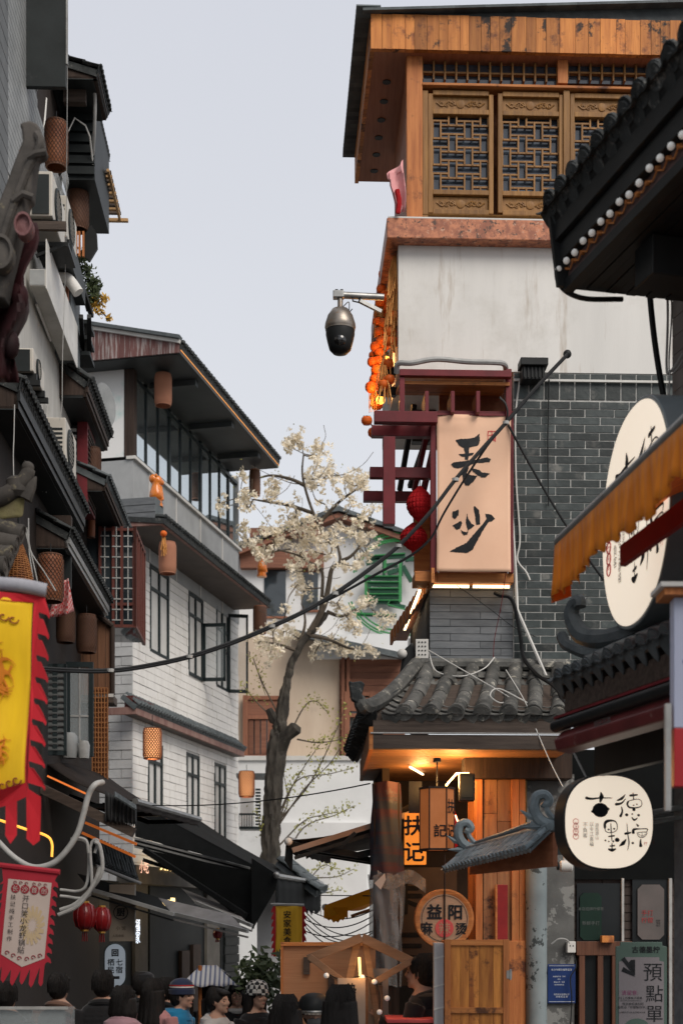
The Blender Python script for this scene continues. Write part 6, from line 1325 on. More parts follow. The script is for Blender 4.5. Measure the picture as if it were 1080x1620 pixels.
cl = [(390,120),(430,100),(555,140),(585,250),(540,290),(510,320),(690,300),(650,360),(760,330),(740,420),(585,430),(425,420),(320,340),(310,400),(150,290),(160,390),(170,440),(20,430),(380,490),(440,480),(500,520),(290,540),(330,590),(150,550),(180,630),(230,700),(270,690),(400,670),(480,640),(560,640),(620,580),(640,600),(760,540),(740,590),(800,480),(850,450),(790,630),(830,620),(780,720),(820,710),(450,740),(500,760),(420,780),(460,830),(480,900),(590,700),(660,740),(740,760),(820,960),(780,990),(700,1030),(740,1060),(900,1060),(380,1000),(310,1110),(370,1110),(430,1140),(330,1200),(640,1170),(700,1220),(820,1220),(540,1230),(230,1170),(290,1260),(750,1110),(650,960),(690,900),(540,560),(450,700),(520,690),(360,560),(430,560),(320,640),(210,660),(440,860),(590,280),(330,290),(700,270),(790,310),(460,100),(570,110),(400,90),(545,170),(600,230),(520,270),(720,290),(800,300),(300,370),(180,400),(250,600),(520,600),(690,560),(470,560),(250,1140),(340,1150),(680,1200),(760,1230),(900,1040),(560,1180)]
cl = [(340+a/3.375, 670+b/3.375) for a, b in cl]
limbs = [[(488,1005),(512,960),(520,925),(525,900),(538,888),(533,860),(528,840)], [(533,865),(515,850),(495,810),(482,770),(478,745),(480,720)], [(505,985),(510,930),(508,900),(490,890),(470,878),(440,870)], [(538,888),(555,880),(572,860),(580,840)], [(470,1030),(482,990),(480,960)], [(495,812),(460,800),(430,795),(400,790)], [(508,825),(530,800),(548,785),(570,770)], [(482,768),(460,758),(430,752),(410,756)], [(517,968),(540,975),(560,965),(585,958)], [(470,1030),(440,1020),(410,1015)], [(488,1005),(520,1012),(550,1025),(580,1030)]]
nodes = [tp(a,b) for a, b, _ in tr[-4:]]; br = MB()
for li, l in enumerate(limbs):
    dd = random.uniform(-.5,.5); q = smooth_pts([tp(a,b,dd*(i/len(l))) for i,(a,b) in enumerate(l)], 4); n_ = len(q)
    r0 = .06 if li == 0 else .035; br.tube(q, [lerp(r0, .012, i/n_) for i in range(n_)], 7); nodes += q[2:]
ctr = []
for (a, b) in sorted(cl, key=lambda c: math.hypot(c[0]-505, c[1]-930)):
    c = tp(a, b, random.uniform(-.7,.7)); n0 = min(nodes, key=lambda n: (n-c).length); m_ = n0.lerp(c, .5)+Vector((random.uniform(-.06,.06), 0, random.uniform(-.1,.02)))
    br.tube(smooth_pts([n0, m_, c], 3), [.013,.012,.011,.009,.008,.007,.006], 5); nodes += [m_, c]; ctr.append(c)
for k in range(26):
    n0 = random.choice(nodes[40:]); c = n0+Vector((random.uniform(-.5,.5), random.uniform(-.3,.3), random.uniform(0,.5))); br.tube(smooth_pts([n0, n0.lerp(c,.5)+Vector((.05,0,-.03)), c], 3), .005, 4)
br.build('branches', m_bark2, T, True)
bl = MB()
for c in ctr:
    k_ = random.randint(7,12)
    for f in range(k_):                     # florets: cupped petals round a point
        fc = c+Vector((random.gauss(0,.075), random.gauss(0,.085), random.gauss(0,.075))); ax = Vector((random.gauss(0,1), random.gauss(0,1)-.3, random.gauss(0,.8))).normalized(); u = ax.orthogonal().normalized(); v = ax.cross(u)
        for pz in range(random.randint(10,16)):
            a = random.uniform(0, 6.28); dr = (u*math.cos(a)+v*math.sin(a)); L = random.uniform(.035,.06); w_ = L*.5; tl = ax*random.uniform(.2,.9)*L
            o = fc+dr*random.uniform(0,.03)+ax*random.uniform(-.03,.03); sd = ax.cross(dr)*w_; bl.add([o, o+dr*L*.55+sd*.8+tl*.4, o+dr*L+tl, o+dr*L*.55-sd*.8+tl*.4], [(0,1,2,3)])
bl.build('crown', m_blo, T, kind='stuff')
gl_ = MB(); tw = MB()
shoots = [[(432,1330),(455,1260),(480,1215),(515,1165)],[(438,1310),(480,1250),(520,1210),(540,1180)],[(440,1300),(490,1240),(530,1160),(545,1120)],[(440,1290),(470,1235),(520,1225),(560,1215)],[(445,1370),(480,1310),(530,1290),(560,1275)],[(440,1340),(480,1300),(510,1290),(535,1285)],[(470,1170),(500,1175),(530,1172),(580,1160)],[(450,1180),(480,1120),(500,1110),(520,1130)],[(440,1130),(415,1080),(400,1040),(420,1100)],[(436,1140),(405,1110),(385,1085)],[(436,1400),(480,1390),(530,1388),(560,1375)],[(440,1415),(480,1400),(510,1370),(530,1375)],[(440,1420),(500,1415),(540,1408)],[(430,1360),(415,1320),(405,1280)],[(440,1300),(455,1270),(448,1220)],[(462,1400),(450,1450),(480,1450)]]
for sh in shoots:
    dd = random.uniform(-.6,.2); q = smooth_pts([tp(a,b,dd*i/3) for i,(a,b) in enumerate(sh)], 5); tw.tube(q, [lerp(.016,.004,i/len(q)) for i in range(len(q))], 5)
    for p_ in q[4:]:
        for k in range(random.randint(4,8)):
            o = p_+Vector((random.gauss(0,.06), random.gauss(0,.06), random.gauss(0,.05)+.02)); u = Vector((random.gauss(0,1), random.gauss(0,1), random.gauss(0,1)+.5)).normalized(); v = u.orthogonal().normalized(); L = random.uniform(.035,.075); gl_.add([o, o+u*L*.5+v*L*.32, o+u*L, o+u*L*.5-v*L*.32], [(0,1,2,3)])
for c in ctr[::4]:
    for k in range(8):
        o = c+Vector((random.gauss(0,.12), random.gauss(0,.1), random.gauss(0,.12))); u = Vector((random.gauss(0,1), random.gauss(0,1), random.gauss(0,1))).normalized(); v = u.orthogonal().normalized(); gl_.add([o, o+u*.02+v*.015, o+u*.045, o+u*.02-v*.015], [(0,1,2,3)])
tw.build('twigs', m_bark2, T, True); gl_.build('foliage', m_young, T, kind='stuff')
# ------------------------------------------------------------------ shop fronts, awnings, cables and signs at street level
SF = WF
SR = WF.root('street_shop', 'dim shop front with pale piers under the white house', 'shop')
m_pier = M('tan_pier', (.13,.12,.105), (.09,.082,.073), .8, 3); m_dkg = M('shade_black', (.012,.014,.0145), (.008,.0095,.01), .6, 4, spec=.25)  # near-black albedo paints in the shade under the awnings
zb = lambda py, px: WF.at(px, py).z
for a, b, m in ((150,212,m_dkg),(212,232,m_pier),(240,326,m_dkg),(326,346,m_pier),(352,378,m_dkg)):
    p, q = WF.at(a,1400,-.06), WF.at(b,1400,-.06); bx('bay', m, SR, p.x, q.x, -.08 if m is m_pier else -.03, .02, 0, zb(1392,a))
for k in range(16): p, q = WF.at(355,1400,-.05), WF.at(377,1400,-.05); blk('shutter_slat', m_dkg, SR, p.x, q.x, -.06-.012*(k % 2), -.031, .3+k*.16, .45+k*.16)
p, q = WF.at(215,1365,-.3), WF.at(378,1395,-.3); bx('sign_band', m_pier, SR, p.x, q.x, -.3, .0, zb(1400,215), zb(1372,215))
m_yel = glow('yellow_lamp', (1,.72,.30), 1.4); m_wlet = glow('lit_white_letters', (.75,.85,1), 1.1); m_pinkl = glow('pink_letters', (1,.55,.38), .9)
for a, b, c, d in ((256,1428,263,1434),(264,1424,268,1433),(270,1421,275,1432)): p, q = WF.at(a,b,-.34), WF.at(c,d,-.34); bx('lamp_fin', m_yel, SR, p.x, q.x, -.36, -.34, q.z, p.z)
t_ = text('美食街', .26, m_yel, SR, WF.at(267,1366,-.32)-Vector((0,.0,0)), bold=.01); t_ = text('小吃', .2, m_pinkl, SR, WF.at(228,1372,-.33), bold=.0); text('福\n家', .2, m_wlet, SR, WF.at(218,1474,-.2), line=.9)
lamp(SR, WF.at(262,1440,-.7), 5, (1,.7,.35))
for a, b, c, d in ((288,1505,300,1560),(306,1495,318,1570)): p, q = WF.at(a,b,-.1), WF.at(c,d,-.1); bx('door_leaf', m_wood_d, SR, p.x, q.x, -.1, -.04, 0, p.z)

# awnings
m_awn = M('black_canvas', (.011,.012,.0125), (.007,.008,.008), .85, 5, spec=.2); m_awn_b = M('dark_brown_canvas', (.028,.02,.016), (.018,.013,.011), .8, 5); m_striped = M('striped_rail', (.40,.40,.40), (.09,.09,.09), .5, 3)
def awning(name, label, pts, depth, m, val=.22, vm=None, arms=(.04,.5,.96)):
    # pts: (wall px,py,d), (front px,py,d); canvas recedes by depth along the street
    w0, f0 = P(*pts[0]), P(*pts[1]); e = empty(name, w0, label, 'awning', rz=0); w = Vector((0,0,0)); f = f0-w0; dv = Vector((depth*.16, depth, 0))
    gr = [[w.lerp(f, t)+dv*u-Vector((0,0,.10*math.sin(math.pi*t)))*1 for t in [i/8 for i in range(9)]] for u in (0,.33,.66,1)]
    MB().sheet(gr).build('canvas', m, e, True, solid=.006)
    MB().tube([f, f+dv], .035, 8).build('front_bar', m_steel, e, True)
    gv = [[f+dv*(i/20)+Vector((.01*math.sin(i*2.1),0,-val*j/3*(1 if j < 3 else .9+.1*math.sin(i*2.6)))) for i in range(21)] for j in range(4)]
    MB().sheet(gv).build('valance', vm or m, e, True, solid=.004)
    for u in arms:
        el = w.lerp(f, .5)+dv*u+Vector((0,0,-.32)); MB().bar(w+dv*u+Vector((0,0,-.38)), el, .04, .06).build('arm', m_black, e); MB().bar(el, f+dv*u+Vector((0,0,-.03)), .04, .05).build('arm', m_black, e)
    return e, f, dv
e, f, dv = awning('black_awning', 'large black folding awning on the white house over the crowd', ((212,1268,20.0),(436,1386,18.8)), 3.4, m_awn, val=.5)
a_, b_ = P(214,1327,19.6)-e.location, P(395,1374,19.0)-e.location
for k, m in enumerate((m_pipe, m_black, m_pipe, m_black, m_pipe)): MB().bar(a_-Vector((0,0,.028*k)), b_-Vector((0,0,.028*k)), .05, .024).build('cassette_rib', m, e)
a_, b_ = P(402,1388,18.9)-e.location, P(432,1400,18.8)-e.location
for k in range(3): MB().bar(a_-Vector((0,0,.03*k)), b_-Vector((0,0,.03*k)), .04, .016).build('cassette_rib', m_pipe, e)
MB().add([P(398,1358,18.75)-e.location, P(440,1385,18.75)-e.location, P(436,1408,18.75)-e.location, P(398,1474,18.75)-e.location], [(0,1,2,3)]).build('end_flap', m_awn, e, solid=.006)
MB().add([P(212,1269,19.95)-e.location, P(436,1388,18.72)-e.location, P(398,1373,18.9)-e.location, P(214,1324,19.62)-e.location], [(0,1,2,3)]).build('side_drop', m_awn, e, solid=.006)
MB().add([P(236,1346,19.42)-e.location, P(402,1380,18.85)-e.location, P(402,1470,18.8)-e.location], [(0,1,2)]).build('under_drop', m_awn, e, solid=.006)
MB().ball(P(437,1385,18.7)-e.location, .045, 10, 6).build('bar_end', m_steel, e, True)
MB().bar(P(228,1345,19.4)-e.location, P(390,1450,18.8)-e.location, .06, .07).build('arm', m_black, e); MB().bar(P(230,1362,19.6)-e.location, P(330,1395,19.6)-e.location, .5, .05).build('hood', m_awn, e)
e, f, dv = awning('brown_awning', 'dark brown awning with a grey fringe on the left house', ((45,1188,15.8),(214,1268,15.2)), 2.6, m_awn_b, val=.1)
fr_ = [[P(lerp(166,216,i/30), 1252+i*.75+(6 if i % 2 and j == 5 else 0)+lerp(0,44-i*.5,j/5), 15.15+.02*math.sin(i*1.7)) - e.location for i in range(31)] for j in range(6)]
MB().sheet(fr_).build('grey_fringe', M('grey_fringe_cloth', (.06,.062,.064), (.035,.036,.038), .9, 4, st=(8,8,.6)), e, True, solid=.004)
for k in range(14): MB().tube([P(182+k*2.4,1254+k*1.55,15.1)-e.location, P(183+k*2.4,1262+k*1.5,15.0)-e.location], .012, 5).build('edge_tile', m_tile_g, e)
MB().bar(P(60,1245,15.3)-e.location, P(212,1318,15.2)-e.location, .08, .10).build('cassette', m_wood_dx, e)
m_oled = glow('orange_strip', (1,.25,.05), .16)
for a, b, c, d, lb_ in ((135,1302,216,1336,'upper'),(130,1318,214,1356,'lower')):
    t_ = MB().bar(P(a,b,16.4), P(c,d,16.2), .02, .028).build('led_strip', m_oled); tag(t_, lb_+' orange light strip under the black awnings', 'light strip', 'orange light strips')
for a, b, c, d, lb_ in ((60,1205,212,1275,'top'),):
    t_ = MB().bar(P(75,1228,15.1), P(140,1258,15.1), .02, .02).build('led_strip', m_oled); tag(t_, 'thin orange light strip along the brown awning', 'light strip', 'orange light strips')
pts = smooth_pts([P(0,1298,9.8),P(40,1312,9.8),P(72,1322,9.8),P(82,1334,9.8),P(82,1356,9.8)], 4); t_ = MB().tube(pts, .009, 6).build('led_strip', glow('amber_rope', (1,.42,.06), .8)); tag(t_, 'glowing amber rope light behind the yellow flag', 'light strip', 'orange light strips')
# black awning on the right of the street
e, f, dv = awning('black_awning', 'dark awning reaching out from the noodle shop on the right', ((672,1258,12.6),(456,1330,12.4)), 2.2, M('umber_canvas', (.05,.04,.035), (.035,.028,.024), .8, 5), val=.12)
MB().bar(P(462,1346,12.35)-e.location, P(660,1284,12.5)-e.location, .05, .045).build('pale_arm', M('tan_rail', (.30,.21,.16), (.24,.165,.125), .5, 4), e); MB().bar(P(466,1358,12.35)-e.location, P(600,1316,12.45)-e.location, .05, .03).build('arm', m_black, e); MB().bar(P(540,1338,12.4)-e.location, P(562,1318,12.4)-e.location, .04, .03).build('arm', m_black, e)
MB().ball(P(456,1332,12.35)-e.location, .035, 12, 8).build('bar_end', m_white, e, True)
MB().add([P(452,1336,12.38)-e.location, P(464,1340,12.38)-e.location, P(462,1380,12.38)-e.location, P(450,1362,12.38)-e.location], [(0,1,2,3)]).build('end_flap', m_awn, e, solid=.005)
# small yellow awning
m_yaw = M('mustard_canvas', (.92,.44,.015), (.80,.36,.012), .75, 5, bump=.2, bs=9, transl=.35)
e, f, dv = awning('yellow_awning', 'small mustard yellow awning with a scalloped valance', ((590,1406,14.5),(514,1436,14.2)), 1.0, m_yaw, val=.12, arms=())
MB().bar(P(585,1440,14.3)-e.location, P(555,1450,14.3)-e.location, .03, .03).build('arm', m_wood_oz, e); MB().sheet([[P(lerp(512,550,i/10), lerp(1436,1462-(4 if i % 2 else 0)-8*abs(i-5)/5*(j == 3),j/3), 14.15)-e.location for i in range(11)] for j in range(4)]).build('front_valance', m_yaw, e, solid=.004)
MB().add([P(513,1433,14.12)-e.location, P(592,1404,14.4)-e.location, P(590,1428,14.36)-e.location, P(520,1452,14.1)-e.location], [(0,1,2,3)]).build('side_drop', m_yaw, e, solid=.004)
# pale retracted awnings low on the left
m_pawn = M('pale_canvas', (.34,.32,.31), (.25,.235,.225), .8, 5)
for k, (a, b, d0, c, d, d1, lb_) in enumerate(((145,1408,16.5,275,1447,16.2,'grey'),(275,1446,17.5,392,1474,17.0,'pale pinkish'),(310,1428,19,398,1465,18.5,'thin white'))):
    e = empty('folded_awning', P(a,b,d0), lb_+' half folded awning low over the crowd', 'awning', 'folded awnings'); q = P(c,d,d1)-e.location
    MB().bar((0,0,0), q, .05, .04).build('front_bar', m_pipe, e); MB().sheet([[Vector((0,0,-.02)).lerp(q+Vector((0,0,-.02)), t)+Vector((-.25*u,.5*u,.22*u)) for t in (0,.5,1)] for u in (0,.5,1)]).build('canvas', m_pawn if k else m_dkg, e, solid=.006); MB().bar((0,0,-.07), q-Vector((0,0,.07)), .03, .02).build('lower_bar', m_black if k == 0 else m_pawn, e)
# thick cable bundle strung across the street
def cable(pts, r, label, m=m_rubber, ties=0):
    e = empty('cable_bundle', pts[0], label, 'cable'); q = [p-pts[0] for p in pts]; MB().tube(q, r, 8).build('strand', m, e, True); MB().tube([p+Vector((.0,-r,-r*1.3)) for p in q], r*.7, 6).build('strand', m, e, True)
    for k in range(ties): p = q[int(len(q)*(k+1)/(ties+1))]; MB().lathe([(r*2,-.012),(r*2,.012)], 10, p+Vector((0,-r*.4,-r*.5))).build('cable_tie', m_pipe, e)
cx_ = [(66,1057),(120,1060),(175,1060),(230,1053),(300,1038),(370,1015),(430,990),(480,967),(530,938),(580,903),(630,863),(680,810),(720,758),(760,712),(800,668),(850,610),(897,560)]
cable(smooth_pts([P(a,b,lerp(10.2,11.7,i/16)) for i,(a,b) in enumerate(cx_)], 4), .013, 'thick black cable bundle strung across the street to the plaster wall', ties=7)
cable(smooth_pts([P(a,b,11.55) for a,b in ((470,972),(540,938),(600,905),(650,878),(682,850),(700,815),(730,765),(770,705),(800,665),(800,640),(790,628))], 4), .008, 'thinner black cable branching off towards the banner')
t_ = MB().ball(P(897,560,11.85), .035, 10, 7).build('cable_anchor', m_black, None, True); tag(t_, 'black wall anchor at the end of the cable bundle', 'anchor')
line_thing('overhead_wire', 'thin dark wire crossing low in front of the tree', 'wire', sag(P(210,1273,16), P(585,1240,13), .08), .006, m_black)
line_thing('overhead_wire', 'faint dark wire behind the yellow awning', 'wire', sag(P(505,1417,16), P(590,1418,14), .0), .006, m_black)
for k in range(7): line_thing('overhead_wire', ('first','second','third','fourth','fifth','sixth','lowest')[k]+' of the tangled thin wires beside the yellow flag', 'wire', sag(P(484,1438+k*6,15.2), P(590,1470+k*3-(30 if k % 3 == 0 else 0),14.6), .10+.03*(k % 3)), .006, m_black, 'tangled wires')
# grey hose hanging at the left
line_thing('grey_hose', 'long grey hose hanging in a loop from the brown awning', 'hose', smooth_pts([P(-10,1325,10.5),P(20,1355,10.5),P(50,1372,10.5),P(80,1368,10.5),P(102,1350,10.5),P(122,1320,10.5),P(132,1288,10.5),P(140,1258,10.5),P(150,1242,10.5),P(162,1238,10.6)], 5), .022, m_pipe, n=10)
for k, q in enumerate(([(95,1408),(125,1410),(138,1395),(140,1345),(132,1330),(112,1328)],[(95,1418),(142,1416),(143,1340),(155,1330),(150,1350)],[(95,1440),(120,1430),(150,1400),(162,1375),(158,1340),(150,1332)],[(140,1350),(136,1330),(120,1325)],[(92,1448),(125,1432),(150,1395),(158,1372)])):
    line_thing('conduit', ('bent grey conduit in the pipe tangle, leftmost','squared grey conduit in the pipe tangle','broad looping conduit in the pipe tangle','short hooked conduit in the pipe tangle','lower grey hose in the pipe tangle')[k], 'conduit', smooth_pts([P(a,b,15.0-.05*k) for a, b in q], 4), .022 if k in (2,4) else .016, m_pipe, 'pipe tangle', 8)
# small tiled canopy, lanterns, signs at the left
e = empty('small_canopy', P(152,1362,16.8), 'small grey tiled canopy behind the pipe tangle', 'canopy'); q = P(216,1390,17.3)-e.location
tile_roof(e, Vector((-.12,.25,.3)), q+Vector((-.12,.25,.3)), Vector((0,0,0)), q, 13, 2, .022, m_tile_g, pans=2, deck=m_tile_g); MB().tube([(0,-.02,-.06), q+Vector((.05,-.02,-.06))], .02, 8).build('eave_pipe', m_pipe, e)
m_rl = M('red_silk', (.22,.009,.011), (.15,.006,.008), .35, 5, coat=.3); m_gold = M('gold_trim', (.5,.28,.06), (.4,.2,.05), .3, 5, metal=.7)
def red_lantern(px, py, d, w, h, lb_, lit=0):
    s = d/F; e = empty('red_lantern', P(px, py+h/2, d), lb_, 'lantern', 'red silk lanterns'); R0 = w*s/2; H = h*s
    MB().lathe([(R0*.4,0),(R0*.8,H*.12),(R0,H*.4),(R0,H*.6),(R0*.8,H*.88),(R0*.4,H)], 18).build('body', m_rl, e, True)
    for k in range(9): a = 2*math.pi*k/9; MB().tube([(R0*1.02*q*math.cos(a), R0*1.02*q*math.sin(a), z*H) for q, z in ((.4,0),(.8,.12),(1,.4),(1,.6),(.8,.88),(.4,1))], .006, 4).build('rib', m_rl, e)
    for z in (-.02, H): MB().lathe([(R0*.42,z),(R0*.42,z+.02)], 12).build('collar', m_gold, e)
    b = MB()
    for k in range(10): b.tube([(.02*math.cos(k),.02*math.sin(k),0),(.03*math.cos(k),.03*math.sin(k),-H*.45)], .004, 4)
    b.build('tassel', m_rl, e)
red_lantern(134, 1450, 15.5, 34, 42, 'larger red silk lantern beside the pipe tangle'); red_lantern(161, 1455, 15.6, 28, 38, 'smaller red silk lantern touching its neighbour by the kitchen sign'); red_lantern(344, 1478, 21, 14, 14, 'tiny red lantern hanging over the striped umbrella')
m_ks = M('beige_sign', (.26,.215,.165), (.22,.18,.14), .6, 4)
s = 16.6/F; e = empty('kitchen_sign', P(193,1490,16.6), 'beige sign board with a ringed dark character', 'sign', rz=R_(8)); MB().box(-20*s,20*s,0,.06,0,90*s).build('board', m_ks, e, bevel=.005); bx('edge', m_steel, e, 20*s, 21.5*s, -.005, .065, 0, 90*s); text('厨', 14*s, m_ink, e, (-2*s,-.004,46*s), bold=.015); MB().tube([(-2*s+11*s*math.cos(a),-.004,46*s+11*s*math.sin(a)) for a in [2*math.pi*i/24 for i in range(25)]], .006, 4).build('ring', m_ink, e); text('小 馆', 7*s, m_wood_d, e, (-2*s,-.004,21*s)); text('人民食堂', 4.5*s, m_wood_d, e, (-6*s,-.004,9*s))
m_in = M('pale_blue_sign', (.33,.38,.44), (.29,.34,.40), .5, 4, emis=(.5,.62,.75), es=.05); s = 16.0/F; e = empty('inn_sign', P(182,1528,16.0), 'rounded pale blue inn sign with square dark characters', 'sign', rz=R_(10))
cap = [(16*s*math.cos(R_(a)), (18+16*math.sin(R_(a)))*s) for a in range(0,181,15)]+[(16*s*math.cos(R_(a)), (-18+16*math.sin(R_(a)))*s) for a in range(180,361,15)]
MB().prism([(x*1.1, z*1.05) for x, z in cap], .0, .1).build('case', m_wfr, e, bevel=.004); MB().prism(cap, -.005, -.001).build('face', m_in, e)
text('七\n宿', 11.5*s, m_ink, e, (6.5*s,-.008,-1*s), line=1.05, bold=.01); text('栖\n民', 11.5*s, m_ink, e, (-6.5*s,-.008,-1*s), line=1.05, bold=.01); text('回', 12*s, m_ink, e, (0,-.008,20*s), bold=.03); bx('dark_bar', m_ink, e, -8*s, 7*s, -.007, -.0055, -21.5*s, -17*s)
# yellow flag banner far down the street
m_yf = M('yellow_cloth', (.92,.66,.09), (.78,.52,.06), .8, 3, st=(9,9,.5), transl=.4); m_rf = M('red_cloth', (.45,.02,.03), (.36,.016,.024), .8, 5)
e = empty('yellow_flag', P(436,1434,15.0), 'yellow hanging flag with red flame edges behind the plywood stall', 'flag', rz=R_(-5)); s = 15.0/F
def flag(e, w, h, m, me_, teeth, amp, side=(1,1), tail=0, edge=.16, nb=12):
    gr = [[(w*i/nb, amp*math.sin(i/nb*7+j*.25), -h*j/20) for i in range(nb+1)] for j in range(21)]; MB().sheet(gr).build('cloth', m, e, True, solid=.003)
    for sd in (0, 1):
        if not side[sd]: continue
        x0 = w if sd else 0; sg = 1 if sd else -1
        for k in range(teeth):
            z0, z1 = -h*k/teeth, -h*(k+1)/teeth
            pl = [(x0,z0),(x0+sg*edge*w*.55,z0),(x0+sg*edge*w*.95,lerp(z0,z1,.5)),(x0+sg*edge*w*1.05,z1+.0),(x0+sg*edge*w*.7,lerp(z0,z1,.78)),(x0+sg*edge*w*.5,z1),(x0,z1)]
            MB().prism(pl, -.004, .002).build('flame_edge', me_, e)
flag(e, 42*s, 80*s, m_yf, m_rf, 7, .02); MB().tube([(-.05,0,.02),(45*s,0,.01)], .015, 6).build('rod', m_pipe, e)
text('安\n家\n美\n食', 13*s, m_ink, e, (19*s,-.03,-34*s), line=1.05, bold=.01)
# plywood stall with rough timber roof frame and paper signs
s = 11.8/F; m_ply = wood('plywood', (.42,.205,.10), (.36,.165,.08), 'x', .6, rnd=.03, spot=((.16,.06,.03), 3.2, .68, .05))
e = empty('plywood_stall', (P(522,1620,11.8).x, 11.8, 0), 'plywood sided snack stall with knots in the board', 'stall'); Z1 = P(0,1497,11.8).z
bx('board', m_ply, e, -77*s, 72*s, 0, .03, .25, Z1); bx('top_batten', m_wood_ox, e, -78*s, 73*s, -.03, .04, Z1+.001, Z1+.03); bx('corner_post', m_wood_oz, e, -78*s, -74*s, -.025, -.001, 0, Z1); bx('body', m_wood_d, e, -70*s, 65*s, .04, .7, 0, Z1-.3)
for a, b, c, d in ((519,1540,528,1545),(480,1515,493,1545)): p = P(a,b,11.75)-e.location; bx('peg', m_wood_dx, e, p.x, p.x+.05, -.03, -.001, p.z-.14, p.z)
fe = empty('star_trellis', (P(571,1620,11.3).x, 11.3, 0), 'rough star-shaped timber frame with warm string lights', 'frame'); m_rough = wood('rough_timber', (.23,.135,.08), (.15,.085,.05), 'x', .7)
def fb(a, b, c, d, w=.07, dy=0, dy2=0): MB().bar(P(a,b,11.3+dy)-fe.location, P(c,d,11.3+dy2)-fe.location, .05, w).build('timber', m_rough, fe, bevel=.003)
fb(572,1484,487,1518); fb(572,1484,650,1522,.075,.01,.01); fb(489,1514,540,1552,.05,-.05,-.05); fb(648,1522,590,1556,.05,-.05,-.05); fb(566,1486,552,1552,.06,.06,.06); fb(577,1486,598,1620,.06,.06,.06); fb(600,1560,600,1640,.05,.09,.09)
MB().tube([P(568,1515,11.3)-fe.location, P(570,1552,11.3)-fe.location], .011, 8).build('lit_tube', glow('warm_tube', (1,.6,.2), 1.4), fe)
lamp(fe, P(570,1535,11.1)-fe.location, 1.2)
for a, b in ((573,1547),(592,1554),(516,1544),(600,1602),(612,1580)): MB().ball(P(a,b,11.2)-fe.location, .022, 10, 6).build('round_bulb', bm_, fe, True)
MB().tube(smooth_pts([P(a,b,11.22)-fe.location for a,b in ((516,1540),(540,1550),(573,1545),(592,1552),(600,1575),(600,1600))]), .004, 5).build('string_cable', m_black, fe)
m_pap = M('kraft_sign', (.36,.285,.23), (.31,.245,.195), .7, 5)
e = empty('paper_sign', (P(556,1620,11.15).x, 11.15, P(0,1640,11.15).z), 'hanging kraft paper sign with bold black characters on the stall', 'sign', rz=R_(6)); s = 11.15/F
bx('sheet', m_pap, e, -22*s, 22*s, 0, .012, 0, 92*s); text('热\n豆\n浆', 17*s, m_ink, e, (-1*s,-.004,58*s), line=1.05, bold=.02)
e = empty('paper_sign', (P(598,1620,11.5).x, 11.5, P(0,1640,11.5).z), 'kraft sign with smaller characters behind the timber frame', 'sign', rz=R_(-4)); s = 11.5/F
bx('sheet', m_pap, e, -16*s, 16*s, 0, .012, 0, 107*s); text('豆\n汁\n米\n浆', 12*s, m_ink, e, (2*s,-.004,60*s), line=1.1, bold=.01)
# striped umbrella
m_umb = bpy.data.materials.new('striped_canopy'); m_umb.use_nodes = True; n_ = m_umb.node_tree.nodes; l_ = m_umb.node_tree.links
g_ = n_.new('ShaderNodeNewGeometry'); wv = n_.new('ShaderNodeTexWave'); wv.inputs['Scale'].default_value = 7; wv.bands_direction = 'X'; cr_ = n_.new('ShaderNodeValToRGB'); cr_.color_ramp.interpolation = 'CONSTANT'; cr_.color_ramp.elements[0].color = (.10,.12,.2,1); cr_.color_ramp.elements[1].color = (.45,.45,.46,1); cr_.color_ramp.elements[1].position = .4
l_.new(g_.outputs['Position'], wv.inputs['Vector']); l_.new(wv.outputs['Fac'], cr_.inputs[0]); l_.new(cr_.outputs[0], n_['Principled BSDF'].inputs['Base Color'])
e = empty('stall_umbrella', (P(333,1620,14.5).x, 14.5, 0), 'navy and white striped stall umbrella above the heads', 'umbrella'); s = 14.5/F; Zt = P(0,1528,14.5).z; Ze = P(0,1560,14.5).z
gr = [[(lerp(-16,-46,v)*s if u == 0 else lerp(lerp(-16,-46,v), lerp(10,44,v), u)*s, lerp(.0,-.3,v)+.3*v*u, lerp(Zt, Ze, v)-.01*math.sin(u*20)*v) for u in [i/16 for i in range(17)]] for v in [j/6 for j in range(7)]]
MB().sheet(gr).build('canopy', m_umb, e, True, solid=.004); gr = [[(lerp(lerp(-16,-46,v), lerp(10,44,v), u)*s, lerp(.0,.4,v), lerp(Zt, Ze, v)) for u in (0,.5,1)] for v in (0,.5,1)]; MB().sheet(gr).build('back_canopy', m_umb, e, True, solid=.004)
MB().tube([(-.1,-.05,0),(-.1,-.05,Zt)], .02, 8).build('pole', m_wood_oz, e)
# potted shrub behind the crowd and a lower tile roof beyond the awning
e = empty('shrub', (P(415,1500,14.6).x, 14.6, .8), 'dark leafy shrub behind the checkered hat', 'shrub'); leaf_mass(e, [(P(a,b,14.6)-e.location, .22) for a, b in ((405,1540),(420,1535),(412,1555),(425,1560))], 500, m_lf, .05, 'foliage'); MB().tube([(0,0,-.8),(0,0,.8)], .02, 6).build('stem', m_bark, e); MB().lathe([(.15,-.8),(.2,-.45),(.18,-.45)], 12).build('pot', m_tile_g, e)
e = empty('lean_to', P(438,1400,21), 'grey tiled lean-to roof at the foot of the tree', 'roof'); q0, q1 = P(508,1408,20.4)-e.location, P(508,1418,22.0)-e.location
tile_roof(e, P(440,1362,21.3)-e.location, P(455,1362,23.0)-e.location, P(505,1412,20.6)-e.location, P(512,1408,22.6)-e.location, 12, 4, .06, m_tile_g, pans=4, deck=m_tile_g); bx('wall', m_gab, e, -.3, .35, .2, 1.6, -2.68, -.1)
e = empty('balcony_box', P(396,1290,26), 'dark green balcony with louvres at the far corner of the white house', 'balcony'); s = 26/F
